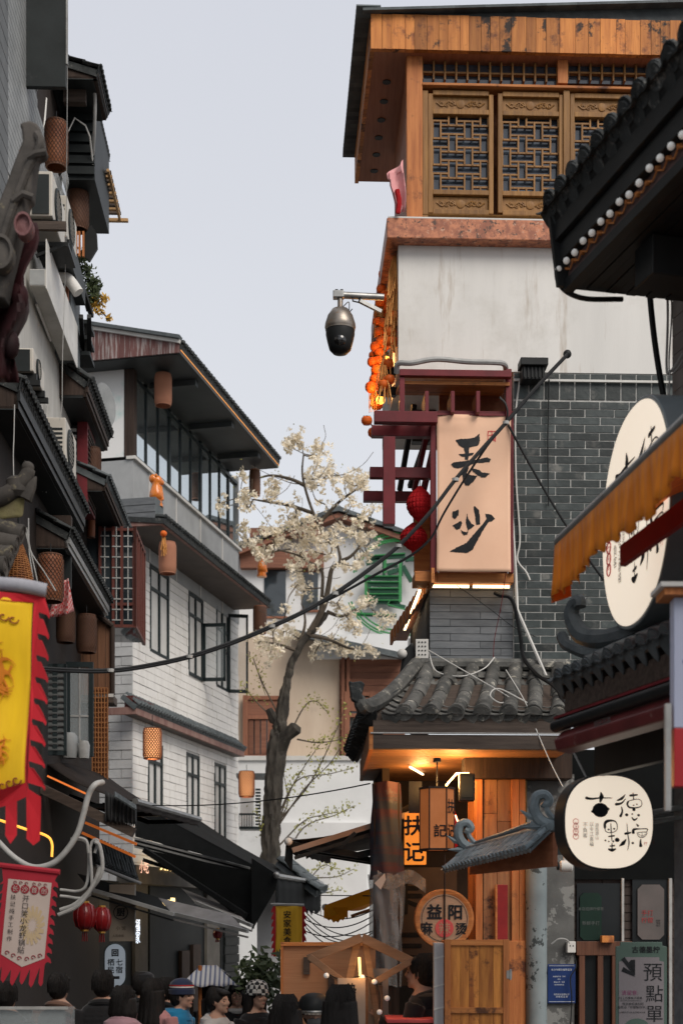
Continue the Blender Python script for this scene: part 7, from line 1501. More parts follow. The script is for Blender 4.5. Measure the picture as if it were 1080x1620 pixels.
bx('box', m_wfr, e, -18*s, 16*s, 0, .5, -22*s, -18*s); bx('back', m_gab, e, -18*s, 4*s, .3, .34, -18*s, 60*s); bx('roof', m_tile_g, e, -22*s, 24*s, -.05, .5, 60*s, 66*s)
for k in range(12): bx('louvre', m_wfr, e, 8*s, 16*s, -.02+.01*(k % 2), .04, (-16+k*5)*s, (-13+k*5)*s)
for k in range(6): bx('rail_bar', m_wfr, e, -18*s+k*4*s, -17*s+k*4*s, -.02, .0, -18*s, 0)
bx('rail', m_wfr, e, -18*s, 8*s, -.02, .02, 0, 3*s)
# ------------------------------------------------------------------ near roof corner, lamp basket and flags on the left
m_stone = M('weathered_clay', (.085,.076,.068), (.045,.041,.037), .85, 6, bump=.4, bs=25, spot=((.22,.19,.12), 9, .6, .1)); m_mar2 = M('dark_maroon_cloth', (.035,.006,.008), (.012,.004,.005), .7, 4)
e = fin_a = empty('ridge_finial', P(20,560,7.4), 'weathered clay ridge finial rising at the left edge', 'roof ornament'); o0 = e.location.copy()
def q7(a, b, dd=0): return P(a, b, 7.4+dd)-o0
ol = [(-40,480),(-25,400),(0,335),(14,300),(28,262),(40,232),(38,214),(35,206),(42,203),(52,201),(62,205),(68,214),(70,228),(74,240),(68,247),(60,249),(56,275),(53,302),(52,316),(45,322),(41,348),(30,392),(18,440),(10,480)]
b = MB(); V = [q7(a,b2) for a,b2 in ol]; b.prism([(v.x,v.z) for v in V], -.07, .07); b.build('horn', m_stone, e, bevel=.028, smooth=True, ang=60)
MB().tube(smooth_pts([q7(58,212,-.06),q7(64,222,-.08),q7(60,240,-.08),q7(46,262,-.08),q7(30,300,-.08),q7(14,345,-.08),q7(0,390,-.08)], 4), .022, 7).build('horn_rib', m_stone, e, True)
MB().tube([q7(72,240,-.09), q7(55,243,-.1), q7(44,250,-.09)], .02, 7).build('horn_rib', m_stone, e, True); MB().tube([q7(52,312,-.09), q7(36,306,-.1), q7(20,318,-.09)], .02, 7).build('horn_rib', m_stone, e, True)
for a, b, r in ((4,405,.08),(40,362,.055)): 
    b_ = MB().lathe([(r,-.02),(r,.06),(r*.8,.06),(r*.72,.04),(.01,.04)], 18); c = q7(a,b,-.1); b_.v = [(x*.8+c.x, c.y-z, y*1.1+c.z) for x, y, z in b_.v]; b_.build('tile_end', m_stone if r > .06 else M('pinkish_tile_end', (.20,.10,.10), (.14,.06,.06), .7, 20, bump=.8, bs=60), e, True)
b = MB()
e2 = empty('maroon_drape', P(20,600,7.5), 'dark maroon gathered cloth hanging under the clay finial', 'drape'); o1 = e2.location.copy(); gr = []
for j in range(19):
    v = j/18; row = []
    for i in range(15):
        u = i/14; a = lerp(-20, lerp(58,22,v)+8*math.sin(v*14), u); row.append(P(a, lerp(352,605,v), 7.55+.07*math.sin(u*8+v*9)-.08*math.sin(math.pi*u))-o1)
    gr.append(row)
MB().sheet(gr).build('folds', m_mar2, e2, True, solid=.004); 
for (a, b_, r) in ((30,470,.05),(16,545,.05)): MB().ball(P(a,b_,7.5)-o1, r, 12, 8, sz=1.5).build('gather', m_mar2, e2, True)
# lower ridge end over barrel tiles
e = fin_b = empty('ridge_finial', P(20,830,8.6), 'clay ridge end with a bird-like curl above barrel tiles', 'roof ornament'); o0 = e.location.copy()
def q8(a, b, dd=0): return P(a, b, 8.6+dd)-o0
pp = smooth_pts([q8(-40,800),q8(0,788),q8(22,775),q8(36,762),q8(44,748),(q8(46,742))], 4); MB().tube(pp, [lerp(.06,.035,i/len(pp)) for i in range(len(pp))], 10).build('horn', m_stone, e, True)
MB().ball(q8(44,740), .038, 12, 8).build('horn_tip', m_stone, e, True); MB().tube([q8(42,736),q8(36,738)], [.03,.012], 8).build('beak', m_stone, e, True); MB().tube([q8(40,790),q8(50,768),q8(57,754)], [.04,.03,.006], 8).build('fin', m_stone, e, True)
b_ = MB(); b_.lathe([(.05,-.06),(.075,-.03),(.07,.04),(.05,.06)], 12, q8(28,772,.02)); b_.build('scroll', m_stone, e, True)
MB().hexa([q8(-30,825),q8(36,818),q8(36,818,.2),q8(-30,825,.2),q8(-30,790),q8(40,786),q8(40,786,.2),q8(-30,790,.2)]).build('ridge_block', M('mossy_clay', (.20,.18,.08), (.14,.12,.07), .9, 7, bump=.5), e, bevel=.015)
b_, pn_, en_, dr_ = tile_meshes(m_stone)
for k in range(5):
    a = q8(-14-k*2,832+k*22,-.1*k); c = q8(34-k*9,846+k*17,-.1*k); y = (c-a).normalized(); z = Vector((0,-.6,.8)); x = y.cross(z).normalized(); z = x.cross(y)
    put('tile', b_, e, basis(a, x*.06, y*(c-a).length, z*.06)); put('tile_end', en_, e, basis(c, x*.062, y*.06, z*.062))
MB().hexa([q8(-60,850,.1),q8(30,870,.1),q8(0,940,-.4),q8(-60,940,-.4),q8(-60,835,.1),q8(30,856,.1),q8(0,925,-.4),q8(-60,925,-.4)]).build('roof_deck', m_stone, e)
# bell-shaped wicker shade
m_wick = M('orange_wicker', (.34,.14,.045), (.20,.075,.025), .7, 18, lo=.4, hi=.6)
e = empty('wicker_shade', P(29,935,8.9), 'bell shaped orange wicker lampshade above the yellow flag', 'lampshade'); s = 8.9/F; b_ = MB(); H = 75*s
def wr_(t): return lerp(25,6,t**1.6)*s
for k in range(22): a = 2*math.pi*k/22; b_.tube([(wr_(t)*math.cos(a), wr_(t)*math.sin(a), H*t) for t in [i/10 for i in range(11)]], .0035, 4)
for k in range(20): t = k/20; b_.tube([(wr_(t)*math.cos(a)*(1.02 if (i+k) % 2 else .97), wr_(t)*math.sin(a)*(1.02 if (i+k) % 2 else .97), H*t) for i, a in enumerate([2*math.pi*i/22 for i in range(23)])], .0045, 4, cap=False)
b_.build('weave', m_wick, e); MB().lathe([(wr_(t)*.93, H*t) for t in [i/10 for i in range(11)]], 22, close=False).build('lining', m_lant, e, True); MB().lathe([(.02,H),(.035,H+.02),(.015,H+.05)], 10).build('cap', m_lant, e); MB().tube([(0,0,H),(0,0,H+.4)], .006, 5).build('hanging_wire', m_black, e)
for k, q in enumerate(([(42,835),(48,870),(58,915),(60,935)],[(40,840),(50,875),(70,905),(88,935)],[(45,820),(46,870),(50,900),(56,940)])): line_thing('thin_wire', ('pale wire beside the wicker lampshade','long pale wire slanting across the large basket lantern','fine wire bundle above the yellow flag')[k], 'wire', smooth_pts([P(a,b,9.2) for a,b in q]), .004, m_pipe)
# yellow flag with red flame edge
m_yf2 = M('golden_cloth', (.88,.58,.012), (.76,.47,.01), .7, 2.5, st=(3,3,.6), sheen=.1, transl=.2); m_rf2 = M('scarlet_cloth', (.58,.016,.028), (.48,.012,.022), .7, 3, st=(3,3,.6), sheen=.1, transl=.2); m_dragon = M('orange_print', (.55,.18,.015), (.48,.15,.012), .8, 9); m_prd = M('maroon_print', (.22,.03,.02), (.18,.025,.02), .8, 9)
D7 = 6.9; e = empty('golden_flag', P(0,935,D7), 'large golden flag with scarlet flame border and tails', 'flag', rz=0); o0 = e.location.copy()
def f7(a, b, dy=0):
    p = P(a, b, D7)-o0; p.y += dy+.03*math.sin(a*.05+b*.012)+.015*math.sin(b*.03); return p
def patch(nm, poly, m, dy):
    pts = []
    for i in range(len(poly)):
        a, b_ = poly[i], poly[(i+1) % len(poly)]; k_ = max(1, int(math.hypot(a[0]-b_[0], a[1]-b_[1])/14)); pts += [(lerp(a[0],b_[0],k/k_), lerp(a[1],b_[1],k/k_)) for k in range(k_)]
    me = MB().add([f7(a,b_,dy) for a,b_ in pts], [tuple(range(len(pts)))]).mesh(nm, m); bm = bmesh.new(); bm.from_mesh(me); bmesh.ops.triangulate(bm, faces=bm.faces[:], ngon_method='EAR_CLIP'); bm.to_mesh(me); bm.free(); o = put(nm, me, e)
    q = o.modifiers.new('t','SOLIDIFY'); q.thickness = .003; return o
MB().sheet([[f7(lerp(-150,lerp(50,42,j/24),i/24), lerp(945+i*.1,lerp(1300,1243,i/24),j/24)) for i in range(25)] for j in range(25)]).build('cloth', m_yf2, e, True, solid=.003)
bd = [(-150,935),(60,940),(70,944)]; y = 944.0; 
for k in range(9):
    xb = lerp(70,56,k/8); pit = xb-7; tipx = lerp(80,73,k/8)
    bd += [(xb,y+2),(lerp(xb,tipx,.6),y+18),(tipx,y+30),(tipx-1,y+36),(tipx-5,y+30),(pit-2,y+24),(pit-3,y+28),(pit-1,y+34)]; y += 34
bd += [(66,1262),(62,1330),(53,1338),(43,1328),(44,1262),(28,1268),(28,1322),(18,1336),(9,1322),(9,1275),(-150,1310),(-150,1296),(43,1240),(52,952),(-150,948)]
patch('flame_border', bd, m_rf2, -.006)
for (cx_, cy_, rx_, ry_, n_) in ((-12,1062,38,54,15),(-14,1190,36,34,9)):    # orange printed flame curls
    for k in range(n_):
        a = R_(-88+k*176/(n_-1))+random.uniform(-.15,.15); r0, r1 = random.uniform(.1,.5), random.uniform(.78,1.05); bend = random.choice((-.55,.55)); L1, L2 = [], []
        for t in range(7):
            u = t/6; rr = lerp(r0, r1, u); aa = a+bend*u*u; wd = .13*math.sin(math.pi*min(u*.9+.1,1))*(1-u*.75)
            L1.append((cx_+rx_*rr*math.cos(aa+wd), cy_+ry_*rr*math.sin(aa+wd))); L2.append((cx_+rx_*rr*math.cos(aa-wd), cy_+ry_*rr*math.sin(aa-wd)))
        patch('printed_flame', L1+L2[::-1], m_dragon, -.008-.0004*k)
    patch('printed_flame', [(cx_+rx_*.5*math.cos(a), cy_+ry_*.5*math.sin(a)) for a in [2*math.pi*q/16 for q in range(16)]], m_dragon, -.0155)
for k in range(4): MB().tube([f7(a, b2, -.010) for a, b2 in [(-20+k*14+8*math.cos(t)*(1-t/8), 972+k*3+7*math.sin(t)*(1-t/8)) for t in [i*.45 for i in range(13)]]], .0035, 4).build('printed_scroll', m_prd, e)
for k in range(3): MB().tube([f7(a, b2, -.010) for a, b2 in [(4+k*12+9*math.cos(t)*(1-t/8), 1244-k*4+8*math.sin(t)*(1-t/8)) for t in [i*.45 for i in range(13)]]], .0035, 4).build('printed_scroll', m_prd, e)
MB().tube(smooth_pts([f7(-150,922,-.01), f7(-40,922,-.01), f7(30,926,-.01), f7(72,933,-.01)]), .033, 10).build('rod_sleeve', M('grey_fleece', (.34,.34,.37), (.26,.26,.29), .9, 12), e, True)
# smaller white flag with red border and printed characters
D9 = 8.8; s = D9/F; e = empty('menu_flag', P(48,1376,D9), 'white menu flag with red flame border and vertical characters', 'flag'); e.rotation_euler = (0, R_(5.5), R_(0)); o0 = Vector((0,0,0))
m_wf = M('offwhite_cloth', (.46,.38,.34), (.41,.335,.30), .8, 3); m_rf3 = M('deep_red_cloth', (.36,.02,.035), (.29,.016,.028), .8, 3)
def f9(x, z, dy=0): return Vector((x*s+ (-z)*.04*s*0, dy, z*s))
W2 = 37
bd = [(-W2-8,0),(W2+10,0)]
for k in range(9):
    z0 = -14-k*15; bd += [(W2+3,z0),(W2+8,z0-4),(W2+10,z0-11),(W2+4,z0-9),(W2+1,z0-12)]
zb_ = -150; bd += [(W2,-150)]
for k in range(6): x1 = W2-k*15; bd += [(x1,-178-(k%2)*3),(x1-3,-183-(k%2)*3),(x1-7,-178-(k%2)*3),(x1-7,-152-4*k if k < 3 else -160+3*(k-3))] if k < 5 else [(x1,-178),(x1-4,-183),(x1-8,-178),(x1-8,-150)]
for k in range(9): z0 = -146+k*15; bd += [(-W2-3,z0),(-W2-8,z0-2),(-W2-10,z0-9 if False else z0-4),(-W2-4,z0+4)]
b_ = MB(); pts = [f9(x,z) for x,z in bd]; me = b_.add(pts, [tuple(range(len(pts)))]).mesh('border', m_rf3); bm = bmesh.new(); bm.from_mesh(me); bmesh.ops.triangulate(bm, faces=bm.faces[:], ngon_method='EAR_CLIP'); bm.to_mesh(me); bm.free(); o = put('flame_border', me, e); q = o.modifiers.new('t','SOLIDIFY'); q.thickness = .003
pl = [(-33,-18),(36,-18),(36,-138),(2,-155),(-33,-138)]; MB().add([f9(x,z,-.006) for x,z in pl], [(0,1,2,3,4)]).build('white_panel', m_wf, e)
def T9(c, x, z, sz, m=m_ink, **k): text(c, sz*s, m, e, f9(x,z,-.012), **k)
m_red9 = M('claret_print', (.26,.02,.03), (.22,.018,.025), .7, 9)
for k, c in enumerate('长沙首创'):
    x = -20+k*15; b_ = MB().lathe([(7*s,0),(7*s,.002)], 18); q = f9(x,-32,-.008); b_.v = [(a+q.x, q.y-d, b2+q.z) for a,b2,d in b_.v]; b_.build('red_disc', m_red9, e); T9(c, x, -32, 10, m_wf)
for k, c in enumerate('开口笑小龙虾锅贴'): T9(c, -2, -47-k*11.6, 11.5)
for k, c in enumerate('扶记纯手工制作'): T9(c, -22, -46-k*11, 8.8)
m_pgold = M('pale_gold_print', (.45,.335,.20), (.43,.33,.21), .8, 9)
for k in range(16):
    a = R_(k*22.5); c0 = (12, -88); pl = [(c0[0]+rr*20*math.cos(a+o), c0[1]+rr*32*math.sin(a+o)) for rr, o in ((.25,.0),(.6,-.22),(1,.05),(.95,.25),(.6,.2))]; MB().add([f9(x,z,-.0075-.0001*k) for x,z in pl], [(0,1,2,3,4)]).build('printed_flourish', m_pgold, e)
for sg in (1,-1):
    for k in range(3): MB().tube([f9(2+sg*(6+k*10)+4*math.cos(t)*(1-t/8), -142+k*3.5+4*math.sin(t)*(1-t/8), -.01) for t in [i*.5 for i in range(12)]], .0025, 4).build('printed_scroll', m_red9, e); MB().tube([f9(2+sg*(6+k*9)+3*math.cos(t)*(1-t/8), -23+3*math.sin(t)*(1-t/8), -.01) for t in [i*.5 for i in range(12)]], .0018, 4).build('printed_scroll', m_red9, e)
MB().tube([f9(-W2-20,2), f9(W2+10,0)], .018, 8).build('rod', m_rf3, e, True)
# dark things inside the left shop
e = empty('glass_case', (P(30,1600,10.4).x, 10.4, 0), 'low glass food case at the left shop', 'display case'); bx('base', m_steel, e, -.3, .35, 0, .4, 0, 1.32, .01); bx('glass', m_glass_c, e, -.28, .33, .02, .38, 1.322, 1.5); bx('top_rail', m_pipe, e, -.3, .35, -.01, .02, 1.5, 1.52)
# what carries the near roof ends and the flags: ridges and rods running back to the house wall
for fo, a, b, d, r in ((fin_a, -30, 450, 7.4, .11), (fin_b, -40, 812, 8.6, .09)):
    p = P(a, b, d); q = Vector((-3.05, d+.1, p.z+.02))
    MB().tube([p-fo.location, q-fo.location], r, 10).build('ridge_cap', m_tile_d, fo, True)
    MB().hexa([p-fo.location+Vector(v) for v in ((0,-.25,-.45),(0,.25,-.45))]+[q-fo.location+Vector(v) for v in ((0,.25,-.45),(0,-.25,-.45))]+[p-fo.location+Vector(v) for v in ((0,-.03,-.05),(0,.03,-.05))]+[q-fo.location+Vector(v) for v in ((0,.03,-.05),(0,-.03,-.05))]).build('ridge_slope', m_tile_d, fo)
fo = bpy.data.objects['golden_flag']; p = P(-150,922,D7)-fo.location; MB().tube([p, Vector((-3.05-fo.location.x, p.y+.05, p.z+.03))], .02, 8).build('rod', m_steel, fo, True)
fo = bpy.data.objects['menu_flag']; MB().tube([f9(-W2-20,2), f9(-W2-20,2)+Vector((-1.35,.1,-.12))], .016, 8).build('rod_tail', m_rf3, fo, True)
for k in range(2):                            # windows along the near, unseen stretch of the left house
    for z0 in (1.2, 4.2):
        x = -12.2+k*1.8; w_ = bx('window', m_glass_d, LR, x, x+1.1, -.01, .015, z0, z0+1.4)
        for a, b in ((x-.05,x),(x+.52,x+.58),(x+1.1,x+1.15)): bx('frame', m_wfr, w_, a, b, -.04, .018, z0-.05, z0+1.45)
        for c in (z0-.05, z0+.9, z0+1.4): bx('frame', m_wfr, w_, x, x+1.1, -.035, .016, c, c+.05)
# ------------------------------------------------------------------ people
m_skin = M('skin', (.44,.275,.20), (.36,.205,.15), .65, 14, spec=.2); m_lip = M('lips', (.33,.13,.105), (.29,.11,.09), .5, 9); m_hair = M('black_hair', (.007,.0065,.0065), (.016,.013,.012), .55, 6, st=(30,30,2), bump=.9, bs=5, spec=.3); m_eye = M('dark_eye', (.02,.016,.014), (.015,.012,.011), .3, 9)
def cloth(n, c): return M(n, c, tuple(x*.75 for x in c), .85, 6, bump=.35, bs=12, sheen=.2)
def remesh(mb, vox, it=3):
    me = mb.mesh('t', m_skin); o = bpy.data.objects.new('t', me); C.objects.link(o)
    r = o.modifiers.new('r', 'REMESH'); r.mode = 'VOXEL'; r.voxel_size = vox; r.use_smooth_shade = True
    s_ = o.modifiers.new('s', 'SMOOTH'); s_.factor = .5; s_.iterations = it
    bpy.context.view_layer.update(); out = bpy.data.meshes.new_from_object(o.evaluated_get(bpy.context.evaluated_depsgraph_get()))
    bpy.data.objects.remove(o); bpy.data.meshes.remove(me); out.polygons.foreach_set('use_smooth', [True]*len(out.polygons)); return out
HZ = 1.535
def ell(b, c, rx, ry, rz_, n=18, k=12):
    st = len(b.v); b.ball((0,0,0), 1.0, n, k); b.v[st:] = [(c[0]+x*rx, c[1]+y*ry, c[2]+z*rz_) for x, y, z in b.v[st:]]
def body_mesh(arms):
    b = MB()
    ell(b, (0,.012,HZ+.022), .079, .094, .098); ell(b, (0,-.018,HZ-.045), .060, .068, .070)          # skull, jaw
    ell(b, (0,-.098,HZ-.012), .013, .020, .024); ell(b, (0,-.086,HZ+.016), .010, .016, .03); ell(b, (0,-.082,HZ-.056), .024, .012, .012); ell(b, (0,-.075,HZ-.090), .022, .018, .018)
    for sx in (-1,1): ell(b, (sx*.080,.012,HZ-.005), .012, .022, .030); ell(b, (sx*.032,-.072,HZ-.018), .022, .02, .02)
    b.tube([(0,.02,1.50),(0,.03,1.40),(0,.035,1.34)], [.050,.053,.068], 14)
    V = [(.075,.06,1.395),(.13,.085,1.365),(.185,.105,1.33),(.195,.115,1.25),(.185,.12,1.15),(.165,.115,1.02),(.175,.12,.90),(.17,.12,.82)]
    for i in range(len(V)-1):
        for t in (0,.5): r = [lerp(V[i][q], V[i+1][q], t) for q in range(3)]; ell(b, (0,.03,r[2]), r[0], r[1], .075, 16, 8)
    for sx in (-1,1):
        if arms == 'down': A_ = [(sx*.18,.03,1.325),(sx*.225,.04,1.18),(sx*.245,.03,1.04),(sx*.235,-.05,.92),(sx*.22,-.10,.82)]
        elif arms == 'up': A_ = [(sx*.18,.03,1.325),(sx*.225,.0,1.18),(sx*.235,-.03,1.06),(sx*.15,-.18,1.14),(sx*.09,-.27,1.22)]
        else: A_ = [(sx*.18,.03,1.325),(sx*.23,.02,1.18),(sx*.235,-.02,1.05),(sx*.15,-.16,1.0),(sx*.06,-.25,1.02)]
        b.tube(A_, [.075,.06,.052,.042,.032], 12); h = Vector(A_[-1]); dr = (h-Vector(A_[-2])).normalized(); sd = dr.cross(Vector((0,0,1))).normalized()
        ell(b, tuple(h+dr*.04), .03, .03, .04, 10, 8)
        for f in range(4): o = h+dr*.07+sd*(.022-.0145*f); L = (.06,.068,.062,.05)[f]; b.tube([o, o+dr*L*.5, o+dr*L*.85+Vector((0,.0,-.02))], [.0095,.009,.008], 6)
        o = h+dr*.03+sd*(.03 if sx < 0 else -.03); b.tube([o, o+dr*.03+sd*(.02 if sx < 0 else -.02), o+dr*.055+sd*(.022 if sx < 0 else -.022)], [.012,.011,.009], 6)
        b.tube([(sx*.09,.03,.86),(sx*.10,.02,.48),(sx*.105,.035,.09)], [.095,.065,.045], 12); b.tube([(sx*.105,.06,.05),(sx*.11,-.02,.045),(sx*.115,-.13,.03)], [.045,.042,.032], 10)
    return remesh(b, .0115, 4)
BODY = {k: body_mesh(k) for k in ('down', 'fold', 'up')}
def hairm(style):
    b = MB(); ell(b, (0,.025,HZ+.035), .092, .102, .098); ell(b, (0,.05,HZ-.02), .084, .075, .08)
    # clear the face: hair stays behind the brow line by construction of the shift
    if style == 'long':
        for k in range(9):
            a = R_(-100+k*25+90-0); x, y = .085*math.cos(R_(-20+k*27.5)), .045+.06*math.sin(R_(-20+k*27.5))
            b.tube([(x*.9,y,HZ+.03),(x*1.1,y+.01,HZ-.12),(x*1.25,y+.035,HZ-.26),(x*1.15,y+.05,HZ-.38+.03*(k % 3))], [.04,.038,.034,.012], 8)
    if style == 'bob':
        for k in range(9): x, y = .085*math.cos(R_(-25+k*29)), .03+.06*math.sin(R_(-25+k*29)); b.tube([(x*.9,y,HZ+.03),(x*1.12,y+.01,HZ-.09),(x*1.1,y+.0,HZ-.15)], [.04,.036,.016], 8)
    if style == 'tied': b.tube([(0,.11,HZ+.03),(0,.17,HZ+.0),(0,.17,HZ-.12),(0,.14,HZ-.22)], [.03,.035,.03,.01], 10); 
    if style in ('short','tied','bob'):
        for k in range(7): x = -.054+k*.018; b.tube([(x,-.02,HZ+.112-6*x*x),(x*1.1,-.072,HZ+.088-3*x*x),(x*1.15,-.086,HZ+.064+.008*(k % 2)-2*x*x)], [.016,.014,.006], 6)
    me = remesh(b, .010, 2)
    s_ = MB(); L0 = {'long': .34, 'bob': .14, 'short': .07, 'tied': .06}[style]; rg = random.Random(3)
    for k in range(260):                       # loose strands laid over the cap
        a = rg.uniform(-.35, math.pi+.35); e_ = rg.uniform(.6,1.0); pts = []
        for t in range(6):
            u = t/5; z = lerp(.11, -L0*e_, u**1.15); w_ = math.sqrt(max(1-(max(z,-.02)/.135)**2, .05)); bulge = 1.0+(.12*u if style == 'long' else 0)
            pts.append((.097*w_*math.cos(a+rg.uniform(-.09,.09))*bulge, .03+.108*w_*math.sin(a)*bulge*.98, HZ+.03+z))
        s_.tube(pts, [.002,.003,.003,.0028,.0022,.001], 4)
    s_.add([v.co for v in me.vertices], [tuple(p.vertices) for p in me.polygons]); return s_.mesh('hair', m_hair, True, 80)
HAIR = {k: hairm(k) for k in ('short', 'long', 'tied', 'bob')}
def person(px, top, d, rz, label, coat, legs=None, hair='short', arms='down', hat=None, hatm=None, extra=None, hatrise=.02, face=True):
    x = (px-CX)*d/F; ztop = ZC+(HY-top)*d/F-(hatrise if hat else 0); k = ztop/1.655
    e = empty('person', (x, d, 0), label, 'person', rz=R_(rz)); e.scale = (k*.98, k*.98, k)
    me = BODY[arms].copy(); me.materials.clear()
    for m in (m_skin, coat, legs or m_dkcl, m_shoe): me.materials.append(m)
    mi = []
    for p in me.polygons:
        c = p.center; hand = (arms == 'down' and c.z < .85 and abs(c.x) > .17) or (arms == 'up' and c.y < -.26) or (arms == 'fold' and c.y < -.235)
        mi.append(0 if (c.z > 1.385+.35*max(0,-c.y-.02) and abs(c.x) < .12) or hand else 1 if c.z > .82 else 2 if c.z > .085 else 3)
    me.polygons.foreach_set('material_index', mi); put('body', me, e)
    if hair: hm = HAIR[hair].copy(); hm.materials.clear(); hm.materials.append(m_hair); put('hair', hm, e)
    if face:
        for sx in (-1,1):
            b = MB(); ell(b, (sx*.033,-.0755,HZ+.004), .013, .008, .0042, 10, 6); b.build('eye', m_eye, e, True)
            MB().tube([(sx*.016,-.084,HZ+.024),(sx*.034,-.083,HZ+.030),(sx*.052,-.073,HZ+.024)], [.002,.003,.0018], 5).build('brow', m_hair, e)
        b = MB(); ell(b, (0,-.0905,HZ-.056), .020, .006, .006, 12, 6); b.build('lips', m_lip, e, True)
    b = MB(); b.tube([(.105*math.cos(a), .03+.085*math.sin(a), 1.375-.03*math.sin(a)*-1-.02*(math.sin(a) < -.5)) for a in [2*math.pi*i/20 for i in range(21)]], .027, 8); b.build('collar', coat, e, True)
    if hat == 'beanie':
        b = MB(); b.lathe([(.100,0),(.106,.025),(.104,.06),(.092,.10),(.06,.13),(.01,.142)], 22, (0,.012,HZ+.028), sy=1.12); b.lathe([(.105,-.005),(.112,.0),(.112,.04),(.106,.045)], 22, (0,.012,HZ+.025), close=False, sy=1.12); b.build('beanie', hatm, e, True)
    if hat == 'cap':
        b = MB(); b.lathe([(.100,0),(.104,.03),(.09,.08),(.05,.105),(.01,.11)], 20, (0,.012,HZ+.035), sy=1.1); b.tube([(-.07,-.09,HZ+.045),(0,-.16,HZ+.04),(.07,-.09,HZ+.045)], .012, 6); b.add([(-.075,-.085,HZ+.05),(.075,-.085,HZ+.05),(.05,-.155,HZ+.038),(0,-.17,HZ+.036),(-.05,-.155,HZ+.038)], [(0,1,2,3,4)]); b.build('cap', hatm, e, True)
    if hat == 'helmet':
        b = MB(); b.lathe([(.122,-.03),(.126,.02),(.122,.06),(.10,.10),(.06,.125),(.01,.132)], 24, (0,.012,HZ+.03), sy=1.15); b.build('helmet', hatm, e, True, ang=60); b = MB(); b.lathe([(.124,0),(.130,.012),(.126,.022)], 24, (0,.012,HZ+.01), close=False, sy=1.15); b.build('helmet_rim', m_steel, e, True)
    if hat == 'beret':
        b = MB(); b.lathe([(.09,0),(.14,.03),(.13,.06),(.07,.085),(.01,.09)], 20, (.02,.02,HZ+.045)); b.build('beret', hatm, e, True)
    if extra: extra(e)
    return e
m_dkcl = cloth('charcoal_cloth', (.02,.021,.024)); m_shoe = cloth('dark_shoe', (.03,.028,.026)); c_blk = cloth('black_coat', (.014,.014,.016)); c_blue = cloth('blue_jacket', (.01,.17,.34)); c_wht = cloth('white_hoodie', (.48,.47,.46)); c_pink = cloth('pink_puffer', (.38,.22,.25)); c_rose = cloth('rose_stripes', (.42,.20,.20)); c_tan = cloth('tan_coat', (.28,.20,.14)); c_teal = cloth('teal_collar', (.02,.20,.17)); c_navy = cloth('navy_knit', (.016,.025,.06)); c_brn = cloth('brown_sleeves', (.16,.085,.06))
# checkered knit
m_chk = bpy.data.materials.new('checkered_knit'); m_chk.use_nodes = True; n_ = m_chk.node_tree.nodes; ck = n_.new('ShaderNodeTexChecker'); ck.inputs['Scale'].default_value = 26; ck.inputs['Color1'].default_value = (.015,.015,.017,1); ck.inputs['Color2'].default_value = (.5,.5,.48,1); tcn = n_.new('ShaderNodeTexCoord'); m_chk.node_tree.links.new(tcn.outputs['Object'], ck.inputs['Vector']); m_chk.node_tree.links.new(ck.outputs['Color'], n_['Principled BSDF'].inputs['Base Color']); n_['Principled BSDF'].inputs['Roughness'].default_value = .9
m_strw = M('white_knit_stripe', (.6,.58,.56), (.55,.53,.5), .9, 9); m_strr = M('red_knit_stripe', (.4,.03,.03), (.35,.025,.025), .9, 9)
def stripes(e):
    for z, m in ((.062,m_strw),(.076,m_strr)): MB().lathe([(.1055,0),(.1065,.006),(.1050,.012)], 22, (0,.012,HZ+.02+z), close=False, sy=1.12).build('hat_stripe', m, e, True)
    b = MB(); b.lathe([(.15,-.02),(.17,.02),(.16,.07),(.12,.10)], 18, (0,.07,1.33), sy=.75); b.build('hood', c_blue, e, True)
def hoodw(c): 
    def f(e): b = MB(); b.lathe([(.14,-.03),(.16,.01),(.15,.05),(.11,.075)], 18, (0,.07,1.33), sy=.7); b.build('hood', c, e, True)
    return f
def puffer(e):
    for k in range(4): MB().lathe([(.20,-.035),(.225,0),(.20,.035)], 20, (0,.035,1.30-k*.075), sy=.68).build('quilt_band', c_pink, e, True)
    hoodw(c_pink)(e)
def mask(e):
    b = MB(); ell(b, (0,-.062,HZ-.06), .062, .05, .05, 14, 8); b.build('face_mask', cloth('grey_mask', (.09,.09,.095)), e, True); b = MB(); b.lathe([(.115,0),(.12,.02),(.112,.035)], 22, (0,.0,HZ+.0), close=False, sy=1.12); b.build('cap_band', cloth('cream_band', (.5,.44,.38)), e, True)
def tealc(e): b = MB(); b.lathe([(.12,-.03),(.135,.01),(.12,.04)], 18, (0,.03,1.375), sy=.85); b.build('scarf', c_teal, e, True)
def scarfw(e): b = MB(); b.lathe([(.10,-.04),(.115,.0),(.10,.03)], 18, (0,.015,1.37), sy=.85); b.build('inner_shirt', c_wht, e, True)
GP = None
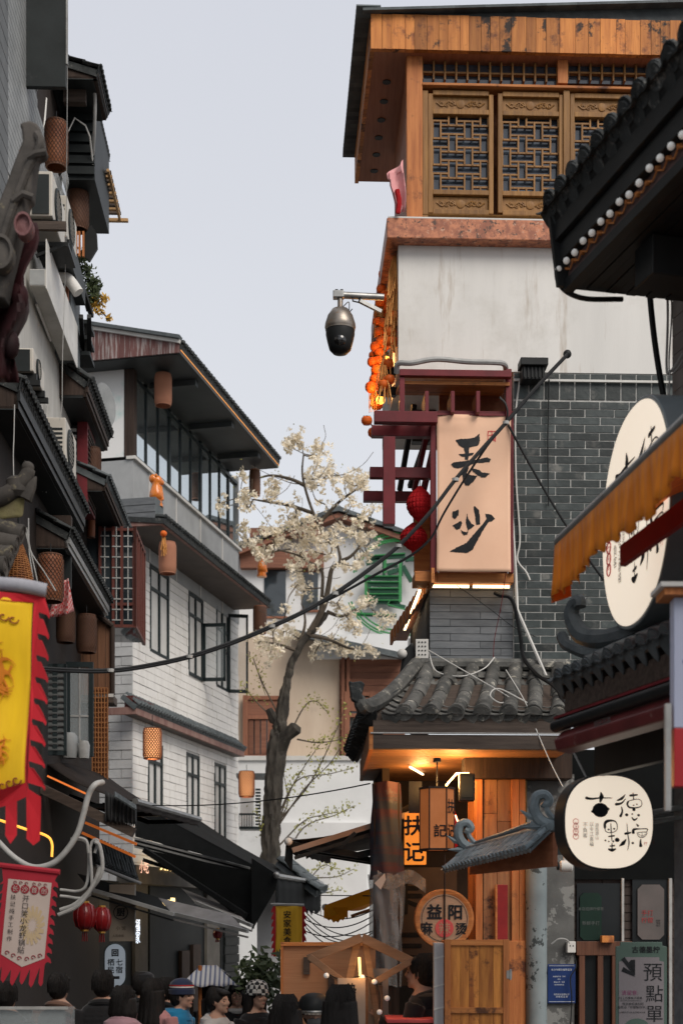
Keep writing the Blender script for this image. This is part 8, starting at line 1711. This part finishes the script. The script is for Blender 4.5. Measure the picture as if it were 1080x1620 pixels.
person(289, 1550, 12.72, 72, 'man in a navy striped beanie and bright blue hooded jacket looking right', c_blue, hat='beanie', hatm=c_navy, extra=stripes, hatrise=.035)
person(347, 1565, 12.6, 62, 'woman with tied black hair in a white hoodie looking right', c_wht, hair='tied', extra=hoodw(c_wht))
person(374, 1560, 14.76, 8, 'woman with loose hair facing the viewer in a black coat', c_blk, hair='bob', extra=scarfw)
person(408, 1553, 13.08, 42, 'woman in a black and white checkered beanie and dark coat', c_blk, hair='long', hat='beanie', hatm=m_chk, hatrise=.03)
person(452, 1577, 9.9, 178, 'person with black hair seen from behind wearing a teal scarf', c_blk, hair='bob', extra=tealc)
person(497, 1569, 10.5, 6, 'person in a black riding helmet and grey face mask', c_blk, hat='helmet', hatm=m_black, extra=mask, hatrise=.05)
person(540, 1562, 9.6, 168, 'woman with long straight black hair and a tan coat seen from behind', c_tan, hair='long')
person(197, 1563, 11.52, 165, 'person in a quilted pink hooded puffer jacket seen from behind', c_pink, hair='bob', extra=puffer)
person(246, 1551, 12.6, 150, 'woman with long black hair over a rose pink top', c_rose, hair='long')
person(229, 1538, 14.28, 110, 'person in a dark cap behind the pink puffer jacket', c_blk, hat='cap', hatm=c_blk)
person(163, 1538, 12.72, 185, 'dark haired person in black seen from behind near the inn sign', c_blk, hair='short')
person(95, 1543, 12.96, 165, 'person in a black vest with brown sleeves beside the menu flag', c_brn, hair='short', extra=lambda e: MB().lathe([(.17,.88),(.19,1.0),(.195,1.15),(.20,1.28),(.15,1.36)], 20, (0,.03,0), sy=.66).build('vest', c_blk, e, True))
person(268, 1549, 14.16, 140, 'black haired person half hidden behind the navy beanie', c_blk, hair='short')
person(334, 1552, 14.64, 130, 'person in a black beret behind the woman in white', c_blk, hat='beret', hatm=c_blk)
person(12, 1556, 12.24, 175, 'dim figure at the far left edge by the food case', c_blk, hair='short')
person(664, 1513, 11.35, -112, 'man in a black hoodie with short hair at the shop counter', c_blk, hair='short', arms='up', extra=hoodw(c_blk))
